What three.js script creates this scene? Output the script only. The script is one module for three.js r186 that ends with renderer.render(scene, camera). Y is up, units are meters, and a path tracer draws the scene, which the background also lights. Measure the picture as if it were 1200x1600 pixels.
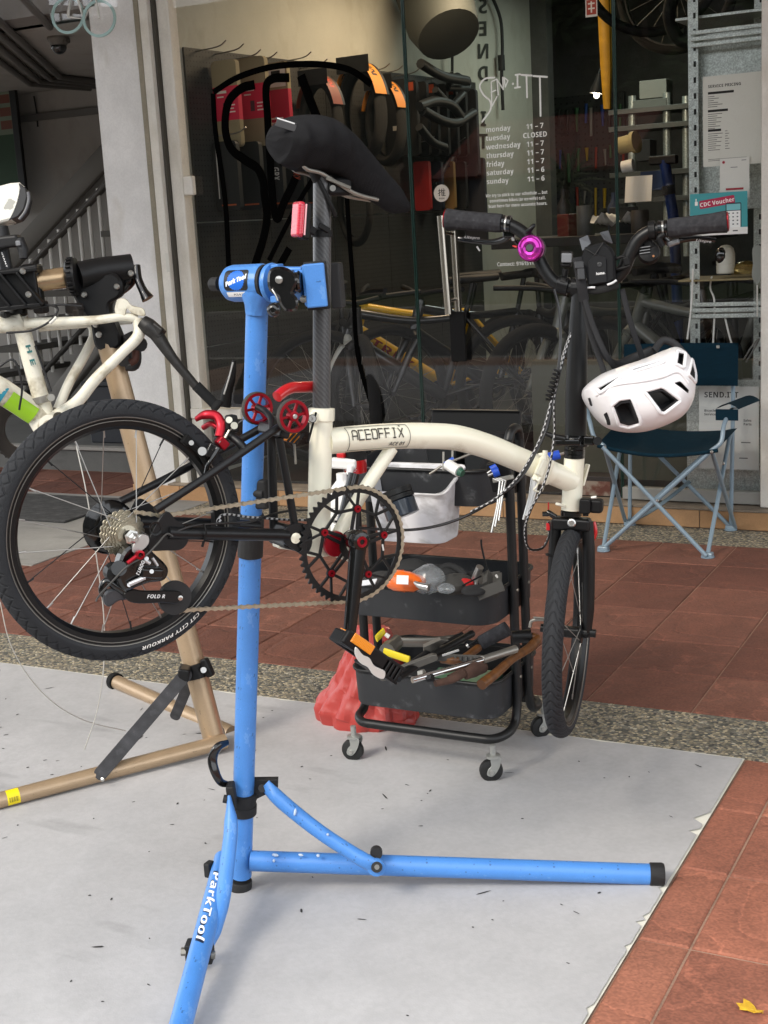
import * as THREE from 'three';
import { mergeGeometries, mergeVertices, toCreasedNormals } from 'three/addons/utils/BufferGeometryUtils.js';
import { RoundedBoxGeometry } from 'three/addons/geometries/RoundedBoxGeometry.js';
import { RectAreaLightUniformsLib } from 'three/addons/lights/RectAreaLightUniformsLib.js';
import { FontLoader } from 'three/addons/loaders/FontLoader.js';
import { TextGeometry } from 'three/addons/geometries/TextGeometry.js';
import { Brush, Evaluator, SUBTRACTION } from 'three-bvh-csg';
// ------------------------------------------------------------------ camera, sky, sun, exposure
const V = (x, y, z) => new THREE.Vector3(x, y, z);
const scene = new THREE.Scene();
const camera = new THREE.PerspectiveCamera(41.69, 3 / 4, 0.05, 400);
camera.position.set(0, 1.3, 0);
camera.rotation.order = 'YXZ';
camera.rotation.set(THREE.MathUtils.degToRad(-12.0645), THREE.MathUtils.degToRad(27.8166), THREE.MathUtils.degToRad(-3.2595));
const renderer = new THREE.WebGLRenderer({ antialias: true });
renderer.toneMapping = THREE.LinearToneMapping;
renderer.toneMappingExposure = 1.8;
renderer.shadowMap.enabled = true;
RectAreaLightUniformsLib.init();
{ // a bright overcast sky: even, a little brighter overhead
  const w = 64, h = 32, d = new Float32Array(w * h * 4);
  for (let j = 0; j < h; j++) for (let i = 0; i < w; i++) {
    const el = (j + 0.5) / h - 0.5, k = 1.3, o = (j * w + i) * 4;
    d[o] = 0.95 * k; d[o + 1] = 0.985 * k; d[o + 2] = 1.03 * k; d[o + 3] = 1;
  }
  const sky = new THREE.DataTexture(d, w, h, THREE.RGBAFormat, THREE.FloatType);
  sky.mapping = THREE.EquirectangularReflectionMapping; sky.magFilter = sky.minFilter = THREE.LinearFilter; sky.needsUpdate = true;
  scene.background = sky; scene.environment = sky;
}
const sun = new THREE.DirectionalLight(0xfff4e4, 1.2);
sun.position.set(-5.5, 12.5, 12); sun.target.position.set(-1, 0, -2); sun.castShadow = true; sun.shadow.radius = 30;
Object.assign(sun.shadow.camera, { left: -9, right: 9, top: 9, bottom: -9, near: 1, far: 50 }); sun.shadow.mapSize.set(2048, 2048);
scene.add(sun, sun.target);
// ------------------------------------------------------------------ random numbers and noise
let seed = 12345;
const rnd = () => ((seed = (seed * 1664525 + 1013904223) >>> 0) / 4294967296);
const rr = (a, b) => a + (b - a) * rnd();
function noise2(n, s) { // tiling value noise, n cells across
  const g = new Float32Array(n * n); let q = s * 7919 + 17;
  for (let i = 0; i < n * n; i++) { q = (q * 1664525 + 1013904223) >>> 0; g[i] = q / 4294967296; }
  return (x, y) => {
    x = (x - Math.floor(x)) * n; y = (y - Math.floor(y)) * n;
    const i = Math.floor(x), j = Math.floor(y), a = x - i, b = y - j, u = a * a * (3 - 2 * a), v = b * b * (3 - 2 * b), i1 = (i + 1) % n, j1 = (j + 1) % n, i0 = i % n, j0 = j % n;
    return (g[j0 * n + i0] * (1 - u) + g[j0 * n + i1] * u) * (1 - v) + (g[j1 * n + i0] * (1 - u) + g[j1 * n + i1] * u) * v;
  };
}
function fbm(n, s, oct = 4) { const f = []; for (let k = 0; k < oct; k++) f.push(noise2(n << k, s + k)); return (x, y) => { let a = 0, w = 1, t = 0; for (const q of f) { a += w * q(x, y); t += w; w *= 0.5; } return a / t; }; }
const clamp = (x, a = 0, b = 1) => Math.min(b, Math.max(a, x));
const mix = (a, b, t) => a + (b - a) * t;
const mix3 = (a, b, t) => [mix(a[0], b[0], t), mix(a[1], b[1], t), mix(a[2], b[2], t)];
function tex(w, h, fn, srgb = true, rep = [1, 1]) {
  const d = new Uint8Array(w * h * 4);
  for (let j = 0; j < h; j++) for (let i = 0; i < w; i++) {
    let c = fn((i + 0.5) / w, (j + 0.5) / h, i, j); if (!Array.isArray(c)) c = [c, c, c];
    const o = (j * w + i) * 4; d[o] = clamp(c[0]) * 255; d[o + 1] = clamp(c[1]) * 255; d[o + 2] = clamp(c[2]) * 255; d[o + 3] = 255;
  }
  const t = new THREE.DataTexture(d, w, h); t.wrapS = t.wrapT = THREE.RepeatWrapping; t.magFilter = THREE.LinearFilter; t.minFilter = THREE.LinearMipmapLinearFilter; t.generateMipmaps = true;
  if (srgb) t.colorSpace = THREE.SRGBColorSpace; t.repeat.set(...rep); t.needsUpdate = true; return t;
}
function canvasTex(w, h, draw) {
  const c = document.createElement('canvas'); c.width = w; c.height = h; draw(c.getContext('2d'), w, h);
  const t = new THREE.CanvasTexture(c); t.colorSpace = THREE.SRGBColorSpace; t.magFilter = THREE.LinearFilter; return t;
}
// ------------------------------------------------------------------ shapes
const clean = (g) => { if (g.index) g = g.toNonIndexed(); for (const k of Object.keys(g.attributes)) if (!['position', 'normal', 'uv'].includes(k)) g.deleteAttribute(k); if (!g.attributes.normal) g.computeVertexNormals(); if (!g.attributes.uv) g.setAttribute('uv', new THREE.Float32BufferAttribute(new Float32Array(g.attributes.position.count * 2), 2)); g.morphAttributes = {}; return g; };
const merge = (a) => (Array.isArray(a) ? (a.length > 1 ? mergeGeometries(a.map(clean)) : clean(a[0])) : clean(a));
const vec = (p) => (p.isVector3 ? p.clone() : V(p[0], p[1], p[2] || 0));
// rings of points joined to a skin; uv in metres
function loft(rings, { cap = true, closed = false, ringClosed = true } = {}) {
  const n = rings[0].length, m = n + (ringClosed ? 1 : 0), pos = [], uv = [], idx = []; let L = 0;
  const R = closed ? [...rings, rings[0]] : rings;
  R.forEach((r, i) => {
    if (i) L += r[0].distanceTo(R[i - 1][0]);
    let s = 0;
    for (let k = 0; k < m; k++) { const p = r[k % n]; if (k) s += p.distanceTo(r[(k - 1) % n]); pos.push(p.x, p.y, p.z); uv.push(s, L); }
  });
  for (let i = 0; i < R.length - 1; i++) for (let k = 0; k < m - 1; k++) { const a = i * m + k, b = a + 1, c = a + m, d = c + 1; idx.push(a, b, d, a, d, c); }
  let g = new THREE.BufferGeometry();
  g.setAttribute('position', new THREE.Float32BufferAttribute(pos, 3)); g.setAttribute('uv', new THREE.Float32BufferAttribute(uv, 2)); g.setIndex(idx);
  g.computeVertexNormals();
  if (ringClosed || closed) { // weld normals over the seam
    const N = g.attributes.normal;
    const weld = (a, b) => { const x = N.getX(a) + N.getX(b), y = N.getY(a) + N.getY(b), z = N.getZ(a) + N.getZ(b), l = Math.hypot(x, y, z) || 1; N.setXYZ(a, x / l, y / l, z / l); N.setXYZ(b, x / l, y / l, z / l); };
    if (ringClosed) for (let i = 0; i < R.length; i++) weld(i * m, i * m + n);
    if (closed) for (let k = 0; k < m; k++) weld(k, (R.length - 1) * m + k);
  }
  const out = [g.toNonIndexed()];
  if (cap && !closed && ringClosed) for (const [r, f] of [[rings[0], 1], [rings[rings.length - 1], 0]]) {
    const c = V(0, 0, 0); r.forEach((p) => c.add(p)); c.multiplyScalar(1 / n); const P = [];
    for (let k = 0; k < n; k++) { const a = r[k], b = r[(k + 1) % n]; for (const q of f ? [c, b, a] : [c, a, b]) P.push(q.x, q.y, q.z); }
    const cg = new THREE.BufferGeometry(); cg.setAttribute('position', new THREE.Float32BufferAttribute(P, 3)); cg.computeVertexNormals(); cg.setAttribute('uv', new THREE.Float32BufferAttribute(new Float32Array(P.length / 3 * 2), 2)); out.push(cg);
  }
  return out.length > 1 ? mergeGeometries(out) : out[0];
}
function basis(d) { const y = d.clone().normalize(), a = Math.abs(y.y) < 0.9 ? V(0, 1, 0) : V(1, 0, 0), x = V(0, 0, 0).crossVectors(a, y).normalize(), z = V(0, 0, 0).crossVectors(x, y); return [x, y, z]; }
// a round bar through points; r may be a list of radii; sharp = straight pieces
function tube(pts, r, { n = 12, seg, sharp = false, flat, tension = 0.5 } = {}) {
  const P = pts.map(vec), two = P.length === 2;
  let path, rad;
  const rs = Array.isArray(r) ? r : P.map(() => r);
  if (two || sharp) { path = P; rad = rs; } else {
    const c = new THREE.CatmullRomCurve3(P, false, 'centripetal', tension), N = seg || (P.length - 1) * 6; path = []; rad = [];
    for (let i = 0; i <= N; i++) { const t = i / N, f = t * (P.length - 1), k = Math.min(P.length - 2, Math.floor(f)); path.push(c.getPoint(t)); rad.push(mix(rs[k], rs[k + 1], f - k)); }
  }
  const rings = []; let x = null;
  path.forEach((p, i) => {
    const a = path[Math.max(0, i - 1)], b = path[Math.min(path.length - 1, i + 1)], y = b.clone().sub(a).normalize();
    if (!x) x = basis(y)[0]; else { x.addScaledVector(y, -x.dot(y)).normalize(); }
    const z = V(0, 0, 0).crossVectors(x, y), ring = [];
    const fl = flat ? flat(i / (path.length - 1)) : 1;
    for (let k = 0; k < n; k++) { const t = (k / n) * Math.PI * 2; ring.push(p.clone().addScaledVector(x, Math.cos(t) * rad[i] * fl).addScaledVector(z, -Math.sin(t) * rad[i])); }
    rings.push(ring);
  });
  return loft(rings);
}
// a turned body: profile of [radius, height along axis] from point a in direction d
function rev(a, d, prof, { n = 28, closed = false, crease = 0.7 } = {}) {
  const [x, y, z] = basis(vec(d)), o = vec(a), rings = prof.map(([r, h]) => { const ring = []; for (let k = 0; k < n; k++) { const t = (k / n) * Math.PI * 2; ring.push(o.clone().addScaledVector(y, h).addScaledVector(x, Math.max(r, 1e-5) * Math.cos(t)).addScaledVector(z, -Math.max(r, 1e-5) * Math.sin(t))); } return ring; });
  const g = loft(rings, { cap: !closed, closed });
  return crease ? toCreasedNormals(g, crease) : g;
}
const cyl = (a, b, r, r2 = r, n = 16) => { const A = vec(a), B = vec(b); return rev(A, B.clone().sub(A), [[r, 0], [r2, A.distanceTo(B)]], { n }); };
const rod = (a, b, r, n = 6) => tube([a, b], r, { n });
function bx(w, h, d, x = 0, y = 0, z = 0, r = 0.002, rot) {
  const g = r > 0 ? new RoundedBoxGeometry(w, h, d, 1, Math.min(r, w / 2.1, h / 2.1, d / 2.1)) : new THREE.BoxGeometry(w, h, d);
  if (rot) g.applyMatrix4(new THREE.Matrix4().makeRotationFromEuler(new THREE.Euler(...rot)));
  g.translate(x, y, z);
  // uv in metres by the widest face
  const p = g.attributes.position, n = g.attributes.normal, u = g.attributes.uv;
  for (let i = 0; i < p.count; i++) { const ax = Math.abs(n.getX(i)), ay = Math.abs(n.getY(i)), az = Math.abs(n.getZ(i)); if (ay >= ax && ay >= az) u.setXY(i, p.getX(i), p.getZ(i)); else if (ax >= az) u.setXY(i, p.getZ(i), p.getY(i)); else u.setXY(i, p.getX(i), p.getY(i)); }
  return g;
}
const shapeOf = (poly, holes = []) => { const s = new THREE.Shape(poly.map((p) => new THREE.Vector2(p[0], p[1]))); for (const h of holes) s.holes.push(new THREE.Path(h.map((p) => new THREE.Vector2(p[0], p[1])))); return s; };
// a plate cut along an outline in the x-y plane, thick along z (from z0)
function plate(poly, depth, z0 = 0, holes = [], bev = 0.0008) {
  const s = Array.isArray(poly) ? shapeOf(poly, holes) : poly;
  const g = new THREE.ExtrudeGeometry(s, { depth: depth - 2 * bev, bevelEnabled: bev > 0, bevelThickness: bev, bevelSize: bev, bevelSegments: 1, curveSegments: 10, steps: 1 });
  g.translate(0, 0, z0 + bev); return g;
}
const circ = (x, y, r, n = 20, ry = r) => Array.from({ length: n }, (_, k) => [x + r * Math.cos(k / n * Math.PI * 2), y + ry * Math.sin(k / n * Math.PI * 2)]);
function smooth(poly, n = 6, closed = true) { const c = new THREE.CatmullRomCurve3(poly.map((p) => V(p[0], p[1], 0)), closed, 'centripetal'); return c.getPoints(poly.length * n).slice(0, closed ? -1 : undefined).map((p) => [p.x, p.y]); }
function rrect(w, h, r, n = 5, cx = 0, cy = 0) { const o = []; for (const [sx, sy, a] of [[1, 1, 0], [-1, 1, 90], [-1, -1, 180], [1, -1, 270]]) for (let k = 0; k <= n; k++) { const t = (a + k / n * 90) * Math.PI / 180; o.push([cx + sx * (w / 2 - r) + r * Math.cos(t), cy + sy * (h / 2 - r) + r * Math.sin(t)]); } return o; }
// a sheet given by a function of (s, t) in 0..1, with uv 0..1
function sheet(fn, nu, nv) {
  const pos = [], uv = [], idx = [];
  for (let j = 0; j <= nv; j++) for (let i = 0; i <= nu; i++) { const p = fn(i / nu, j / nv); pos.push(p.x, p.y, p.z); uv.push(i / nu, j / nv); }
  for (let j = 0; j < nv; j++) for (let i = 0; i < nu; i++) { const a = j * (nu + 1) + i; idx.push(a, a + 1, a + nu + 2, a, a + nu + 2, a + nu + 1); }
  const g = new THREE.BufferGeometry(); g.setAttribute('position', new THREE.Float32BufferAttribute(pos, 3)); g.setAttribute('uv', new THREE.Float32BufferAttribute(uv, 2)); g.setIndex(idx); g.computeVertexNormals(); return g;
}
const xf = (g, m) => { g = clean(g.clone()); g.applyMatrix4(m); return g; };
const frameM = (o, x, y, z) => new THREE.Matrix4().makeBasis(vec(x), vec(y), vec(z)).setPosition(vec(o));
const moveM = (x, y, z, rx = 0, ry = 0, rz = 0) => new THREE.Matrix4().makeRotationFromEuler(new THREE.Euler(rx, ry, rz)).setPosition(x, y, z);
// ------------------------------------------------------------------ things and parts
const names = {}; const numbered = (n) => { const k = (names[n] = (names[n] ?? -1) + 1); return k ? `${n}_${String(k).padStart(3, '0')}` : n; };
const roots = new Map();
function tag(o, label, category, group) { Object.assign(o.userData, { label, category }); if (group) o.userData.group = group; return o; }
function thing(name, label, category, pos = [0, 0, 0], { group, turn = 0, m } = {}) {
  const o = new THREE.Group(); o.name = numbered(name); scene.add(o); tag(o, label, category, group);
  if (m) { m.decompose(o.position, o.quaternion, o.scale); roots.set(o, null); } else { o.position.set(...pos); o.rotation.y = turn; roots.set(o, turn ? null : o.position.clone()); }
  return o;
}
const local = (o) => { roots.set(o, null); return o; };   // its parts are given round its own base
function part(parent, name, geo, mat, { m, label, stuff } = {}) {
  let g = merge(geo); if (m) { g = g.clone(); g.applyMatrix4(m); }
  const off = roots.get(parent); if (off) { g = g.clone(); g.translate(-off.x, -off.y, -off.z); }
  const o = new THREE.Mesh(g, mat); o.name = name; o.castShadow = o.receiveShadow = true; parent.add(o); roots.set(o, off || null);
  if (label) o.userData.label = label; if (stuff) o.userData.kind = 'stuff'; return o;
}
const each = (parent, name, geos, mat, o) => geos.map((g) => part(parent, name, g, mat, o))[0];
function struct(name, geo, mat) { const o = new THREE.Mesh(merge(geo), mat); o.name = numbered(name); o.castShadow = o.receiveShadow = true; o.userData.kind = 'structure'; scene.add(o); roots.set(o, null); return o; }
function single(name, label, category, geo, mat, { group, pos } = {}) { // a thing that is one mesh
  let g = merge(geo); g.computeBoundingBox(); const b = g.boundingBox, p = pos ? vec(pos) : V((b.min.x + b.max.x) / 2, b.min.y, (b.min.z + b.max.z) / 2);
  g = g.clone(); g.translate(-p.x, -p.y, -p.z); const o = new THREE.Mesh(g, mat); o.position.copy(p); o.name = numbered(name); o.castShadow = o.receiveShadow = true; scene.add(o); roots.set(o, p.clone()); return tag(o, label, category, group);
}
function again(src, label, pos, { turn, name } = {}) { const c = src.clone(); c.name = numbered(name || src.name.replace(/_\d+$/, '')); c.position.set(...pos); if (turn !== undefined) c.rotation.y = turn; c.userData = { ...src.userData, label }; scene.add(c); return c; }
// ------------------------------------------------------------------ materials
const tintOf = (m, o) => { const t = o.map?.userData?.tint; if (t) m.color.setRGB(...t); return m; };
const std = (c, rough = 0.6, metal = 0, o = {}) => tintOf(new THREE.MeshStandardMaterial({ color: c, roughness: rough, metalness: metal, side: THREE.DoubleSide, ...o }), o);
const phy = (c, rough, metal, o = {}) => tintOf(new THREE.MeshPhysicalMaterial({ color: c, roughness: rough, metalness: metal, side: THREE.DoubleSide, ...o }), o);
const f1 = fbm(4, 1, 6), f2 = fbm(6, 9, 6), f3 = fbm(16, 23, 4), w1 = noise2(256, 5), w2 = noise2(64, 77);
const lin = (x) => Math.pow(x, 2.2);
const stock = new Map();   // neutral patterns, shared; the colour of the thing is the material's
function tinted(key, make, base, ref, rep) { if (!stock.has(key)) stock.set(key, make()); const t = stock.get(key).clone(); t.repeat.set(...rep); t.needsUpdate = true; t.userData = { tint: base.map((v) => lin(v) / lin(ref)) }; return t; }
const grain = (base, amp, rep, o = {}) => { amp = Math.round(amp * 5) / 5 || 0.1; const q = o.scuff || 0; return tinted(`g${amp},${q}`, () => tex(256, 256, (x, y) => { const k = 0.74 * (1 + amp * ((f1(x, y) - 0.5) * 1.3 + (w1(x, y) - 0.5) * 0.6)); const sc = q && f2(x, y) > 0.62 ? q * (f2(x, y) - 0.62) * 6 * w1(y, x) : 0; return k + sc; }), base, 0.74, rep); };
const fine = tex(256, 256, (x, y) => 0.5 + 0.25 * (w1(x, y) - 0.5) + 0.5 * (f2(x, y) - 0.5), false, [3, 3]);
// ------------------------------------------------------------------ shared finishes
const blackPaint = phy(0x111214, 0.38, 0, { specularIntensity: 0.7, bumpMap: fine, bumpScale: 0.0004 }), blackSatin = phy(0x121314, 0.38, 0, { specularIntensity: 0.7 }), blackGloss = phy(0x0b0b0c, 0.2, 0.3, { clearcoat: 0.6, clearcoatRoughness: 0.12 }), rubber = phy(0x1d1e1f, 0.8, 0, { specularIntensity: 0.4 }), rubberDark = phy(0x131313, 0.75, 0, { specularIntensity: 0.4 });
const cream = phy(0xffffff, 0.36, 0, { clearcoat: 0.5, clearcoatRoughness: 0.25, map: tex(256, 256, (x, y) => { const k = 1 + 0.05 * (f1(x, y) - 0.5), d = clamp((f2(x, y) - 0.63) * 5) * w1(x, y); return mix3([0.94 * k, 0.928 * k, 0.85 * k], [0.62, 0.58, 0.47], d * 0.7); }, true, [3, 3]) });
const redAno = std(0x9c1524, 0.3, 0.7), redPaint = phy(0xc01a1f, 0.3, 0.1, { clearcoat: 0.6 }), steel = std(0xc9c8c4, 0.3, 0.95), steelDull = std(0x9a978f, 0.45, 0.8), chainMat = std(0xb3a995, 0.34, 0.7), plasticBlack = phy(0x101011, 0.5, 0, { specularIntensity: 0.5 }), foam = phy(0xffffff, 0.95, 0, { specularIntensity: 0.25, map: grain([0.235, 0.235, 0.245], 0.4, [30, 30]), bumpMap: tex(128, 128, (x, y) => w1(x * 0.5, y * 0.5), false, [30, 30]), bumpScale: 0.0008 });
const carbon = phy(0xffffff, 0.32, 0.1, { clearcoat: 0.5, clearcoatRoughness: 0.3, map: tex(64, 64, (x, y) => { const X = Math.floor(x * 4), Y = Math.floor(y * 4), a = (X + Y) % 4 < 2, k = a ? 0.29 : 0.21, f = 0.03 * Math.sin((a ? x : y) * 200); return [k + f, k + f, k + f + 0.005]; }, true, [110, 110]) });
const knit = phy(0xffffff, 0.92, 0, { specularIntensity: 0.15, map: tex(128, 128, (x, y) => { const k = 0.145 + 0.05 * Math.sin(x * Math.PI * 2 * 16) * Math.sin(y * Math.PI * 2 * 32) + 0.03 * (f2(x, y) - 0.5); return [k, k, k * 1.04]; }, true, [16, 16]), bumpMap: tex(128, 128, (x, y) => 0.5 + 0.5 * Math.sin(x * Math.PI * 32) * Math.sin(y * Math.PI * 64), false, [16, 16]), bumpScale: 0.0006 });
const amber = phy(0xe58a10, 0.25, 0, { clearcoat: 0.8, bumpMap: tex(64, 64, (x, y) => Math.abs(((x * 8) % 1) - 0.5) + Math.abs(((y * 8) % 1) - 0.5), false, [40, 40]), bumpScale: 0.0006 });
const inkText = (w, h, draw) => new THREE.MeshStandardMaterial({ map: canvasTex(w, h, draw), transparent: true, roughness: 0.5, side: THREE.DoubleSide });
function write(c, s, x, y, font, fill = '#111', { align = 'center', sx = 1, rot = 0, skew = 0 } = {}) { c.save(); c.translate(x, y); c.rotate(rot); c.transform(sx, 0, skew, 1, 0, 0); c.font = font; c.fillStyle = fill; c.textAlign = align; c.textBaseline = 'middle'; c.fillText(s, 0, 0); c.restore(); }
// ------------------------------------------------------------------ the setting: ground, pavement, facade
const slateBump = tex(512, 512, (x, y) => { const a = f1(x, y), r = Math.abs(f2(x, y) - 0.5) * 2, st = Math.floor(f1(x + 0.3, y + 0.7) * 9) / 9; return 0.25 + 0.45 * st + 0.2 * Math.min(1, r * 5) + 0.14 * (f3(x, y) - 0.5) + 0.06 * (w1(x, y) - 0.5); }, false);
const slateMap = (b) => tex(512, 512, (x, y) => { const k = 0.92 + 0.2 * (f1(x, y) - 0.5) + 0.16 * (f3(x, y) - 0.5) + 0.2 * (w1(x, y) - 0.5), p = clamp((f2(y, x) - 0.6) * 4), r = Math.abs(f2(x, y) - 0.5) < 0.012 ? 1.12 : 1; return mix3([b[0] * k * r, b[1] * k * r, b[2] * k * r], [0.72 * k, 0.5 * k, 0.42 * k], p * 0.08); }, true);
const tileMats = [[0.64, 0.405, 0.32], [0.615, 0.385, 0.305], [0.66, 0.425, 0.335]].map((b) => std(0xffffff, 0.82, 0, { map: slateMap(b), bumpMap: slateBump, bumpScale: 0.013 }));
const farTiles = [[0.485, 0.31, 0.252], [0.462, 0.292, 0.236], [0.505, 0.325, 0.266]].map((b, i) => { const m = tileMats[i].clone(); m.color.setRGB(...b.map((v, k) => Math.min(1, lin(v) / lin([0.64, 0.405, 0.32][k])))); return m; });  // far rows: own darker tone, with shade under the canopy mixed into the colour
const pebbleTex = (() => { // pebble-dash: small stones set in grey cement
  const N = 512, C = 48, px = [], T = []; let q = 99; const r = () => ((q = (q * 1664525 + 1013904223) >>> 0) / 4294967296);
  for (let i = 0; i < C * C; i++) { px.push([r(), r()]); const t = r(), k = 0.75 + 0.4 * r(); T.push(t < 0.42 ? [0.72 * k, 0.67 * k, 0.56 * k] : t < 0.72 ? [0.5 * k, 0.49 * k, 0.44 * k] : t < 0.9 ? [0.33 * k, 0.33 * k, 0.32 * k] : [0.74 * k, 0.71 * k, 0.64 * k]); }
  const H = new Float32Array(N * N), K = [];
  for (let j = 0; j < N; j++) for (let i = 0; i < N; i++) {
    const x = i / N * C, y = j / N * C, X = Math.floor(x), Y = Math.floor(y); let b = 9, b2 = 9, id = 0;
    for (let dy = -1; dy < 2; dy++) for (let dx = -1; dx < 2; dx++) { const c = ((Y + dy + C) % C) * C + (X + dx + C) % C, d = Math.hypot(X + dx + px[c][0] - x, (Y + dy + px[c][1] - y) * 1.25); if (d < b) { b2 = b; b = d; id = c; } else if (d < b2) b2 = d; }
    const e = clamp((b2 - b) * 3.5); H[j * N + i] = e; K.push(mix3([0.4, 0.385, 0.35], T[id], e));
  }
  return [tex(N, N, (x, y, i, j) => K[j * N + i], true), tex(N, N, (x, y, i, j) => H[j * N + i], false)];
})();
const pebbleMat = std(0xffffff, 0.75, 0, { map: pebbleTex[0], bumpMap: pebbleTex[1], bumpScale: 0.003 });
for (const t of pebbleTex) t.repeat.set(2.4, 2.4);
const quadXZ = (x0, z0, x1, z1, y, n = 1) => { const g = new THREE.PlaneGeometry(x1 - x0, z1 - z0, n, n); g.rotateX(-Math.PI / 2); g.translate((x0 + x1) / 2, y, (z0 + z1) / 2); const p = g.attributes.position, u = g.attributes.uv; for (let i = 0; i < p.count; i++) u.setXY(i, p.getX(i), p.getZ(i)); return g; };
const roadTex = tex(512, 512, (x, y) => { const k = 0.27 + 0.1 * (w1(x, y) - 0.5) + 0.12 * (f2(x, y) - 0.5); return [k, k * 0.99, k * 0.96]; }, true, [0.5, 0.5]);
struct('ground', quadXZ(-110, -110, 110, 110, -0.16), std(0xffffff, 0.9, 0, { map: roadTex }));
const grout = std(0xffffff, 0.95, 0, { map: grain([0.62, 0.5, 0.43], 0.4, [2, 2]) });
const pavement = struct('pavement', [bx(10, 0.14, 7.3, -2.6, -0.0735, -2.75, 0)], grout);
{ // quarry-slate tiles, one by one
  const shapes = new Map();
  const tileGeo = (w, d, k) => { const key = `${w.toFixed(3)},${d.toFixed(3)},${k}`; if (!shapes.has(key)) { const c = 0.004, h = 0.0088, P = []; const a = w / 2, b = d / 2; const q = (...p) => { for (const i of [0, 1, 2, 0, 2, 3]) P.push(...p[i]); }; const t = [[-a + c, h, b - c], [a - c, h, b - c], [a - c, h, -b + c], [-a + c, h, -b + c]], e = [[-a, h - c * 0.8, b], [a, h - c * 0.8, b], [a, h - c * 0.8, -b], [-a, h - c * 0.8, -b]], f = e.map((p) => [p[0], 0, p[2]]); q(...t); for (let i = 0; i < 4; i++) { const j = (i + 1) % 4; q(e[i], e[j], t[j], t[i]); q(f[i], f[j], e[j], e[i]); }
      const g = new THREE.BufferGeometry(); g.setAttribute('position', new THREE.Float32BufferAttribute(P, 3)); g.computeVertexNormals(); const uv = []; const ox = k * 0.37, oz = k * 0.61; for (let i = 0; i < P.length; i += 3) uv.push((P[i] + ox) * 1.1, (P[i + 2] + oz) * 1.1); g.setAttribute('uv', new THREE.Float32BufferAttribute(uv, 2)); shapes.set(key, g); } return shapes.get(key); };
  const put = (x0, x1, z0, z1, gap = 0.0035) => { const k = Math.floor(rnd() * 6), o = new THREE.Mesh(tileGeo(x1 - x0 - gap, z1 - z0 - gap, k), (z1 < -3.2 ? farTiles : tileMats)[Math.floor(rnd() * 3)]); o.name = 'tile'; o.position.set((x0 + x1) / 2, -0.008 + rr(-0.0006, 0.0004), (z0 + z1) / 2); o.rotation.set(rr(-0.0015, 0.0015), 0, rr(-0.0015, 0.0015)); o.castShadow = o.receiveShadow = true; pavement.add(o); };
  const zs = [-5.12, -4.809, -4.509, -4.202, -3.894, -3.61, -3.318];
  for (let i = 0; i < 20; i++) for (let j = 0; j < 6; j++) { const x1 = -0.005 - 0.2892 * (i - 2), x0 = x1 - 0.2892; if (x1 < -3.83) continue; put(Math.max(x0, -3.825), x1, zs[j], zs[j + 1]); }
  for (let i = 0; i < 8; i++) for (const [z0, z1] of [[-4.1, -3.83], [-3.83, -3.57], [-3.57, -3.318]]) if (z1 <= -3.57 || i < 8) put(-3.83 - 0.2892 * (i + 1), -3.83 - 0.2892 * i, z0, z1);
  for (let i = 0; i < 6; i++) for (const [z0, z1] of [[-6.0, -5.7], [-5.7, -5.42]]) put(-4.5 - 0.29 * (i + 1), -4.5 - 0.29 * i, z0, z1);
  const zn = [-3.056]; for (let k = 1; k < 9; k++) zn.push(-3.058 + 0.295 * k);
  for (let j = 0; j < 8; j++) { put(-0.6735, -0.577, zn[j], zn[j + 1], 0.004); for (let i = 0; i < 3; i++) put(-0.577 + 0.2915 * i, -0.577 + 0.2915 * (i + 1), zn[j], zn[j + 1], 0.006); }
}
const strip1 = struct('pebble_strip', bx(10, 0.012, 0.256, -2.6, -0.0062, -3.187, 0), pebbleMat);
const strip2 = struct('pebble_strip', bx(5, 0.012, 0.276, -1.62, -0.0066, -5.2565, 0), pebbleMat);
const cement = (b, s) => tinted('cement', () => tex(1024, 1024, (x, y) => {
  let k = 0.86 * (1 + 0.17 * (f1(x, y) - 0.5) + 0.09 * (f2(x, y) - 0.5) + 0.035 * (w1(x, y) - 0.5) + 0.05 * (f3(x * 3, y * 3) - 0.5));
  const st = fs1(x, y * 5); if (st > 0.66) k *= 1 - (st - 0.66) * 0.7; return k;
}), b, 0.86, [s, s]);
const fs1 = fbm(5, 301, 5);
const slabMat = std(0xffffff, 0.8, 0, { map: cement([0.685, 0.682, 0.685], 0.5), bumpMap: fine, bumpScale: 0.0012 });
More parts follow.
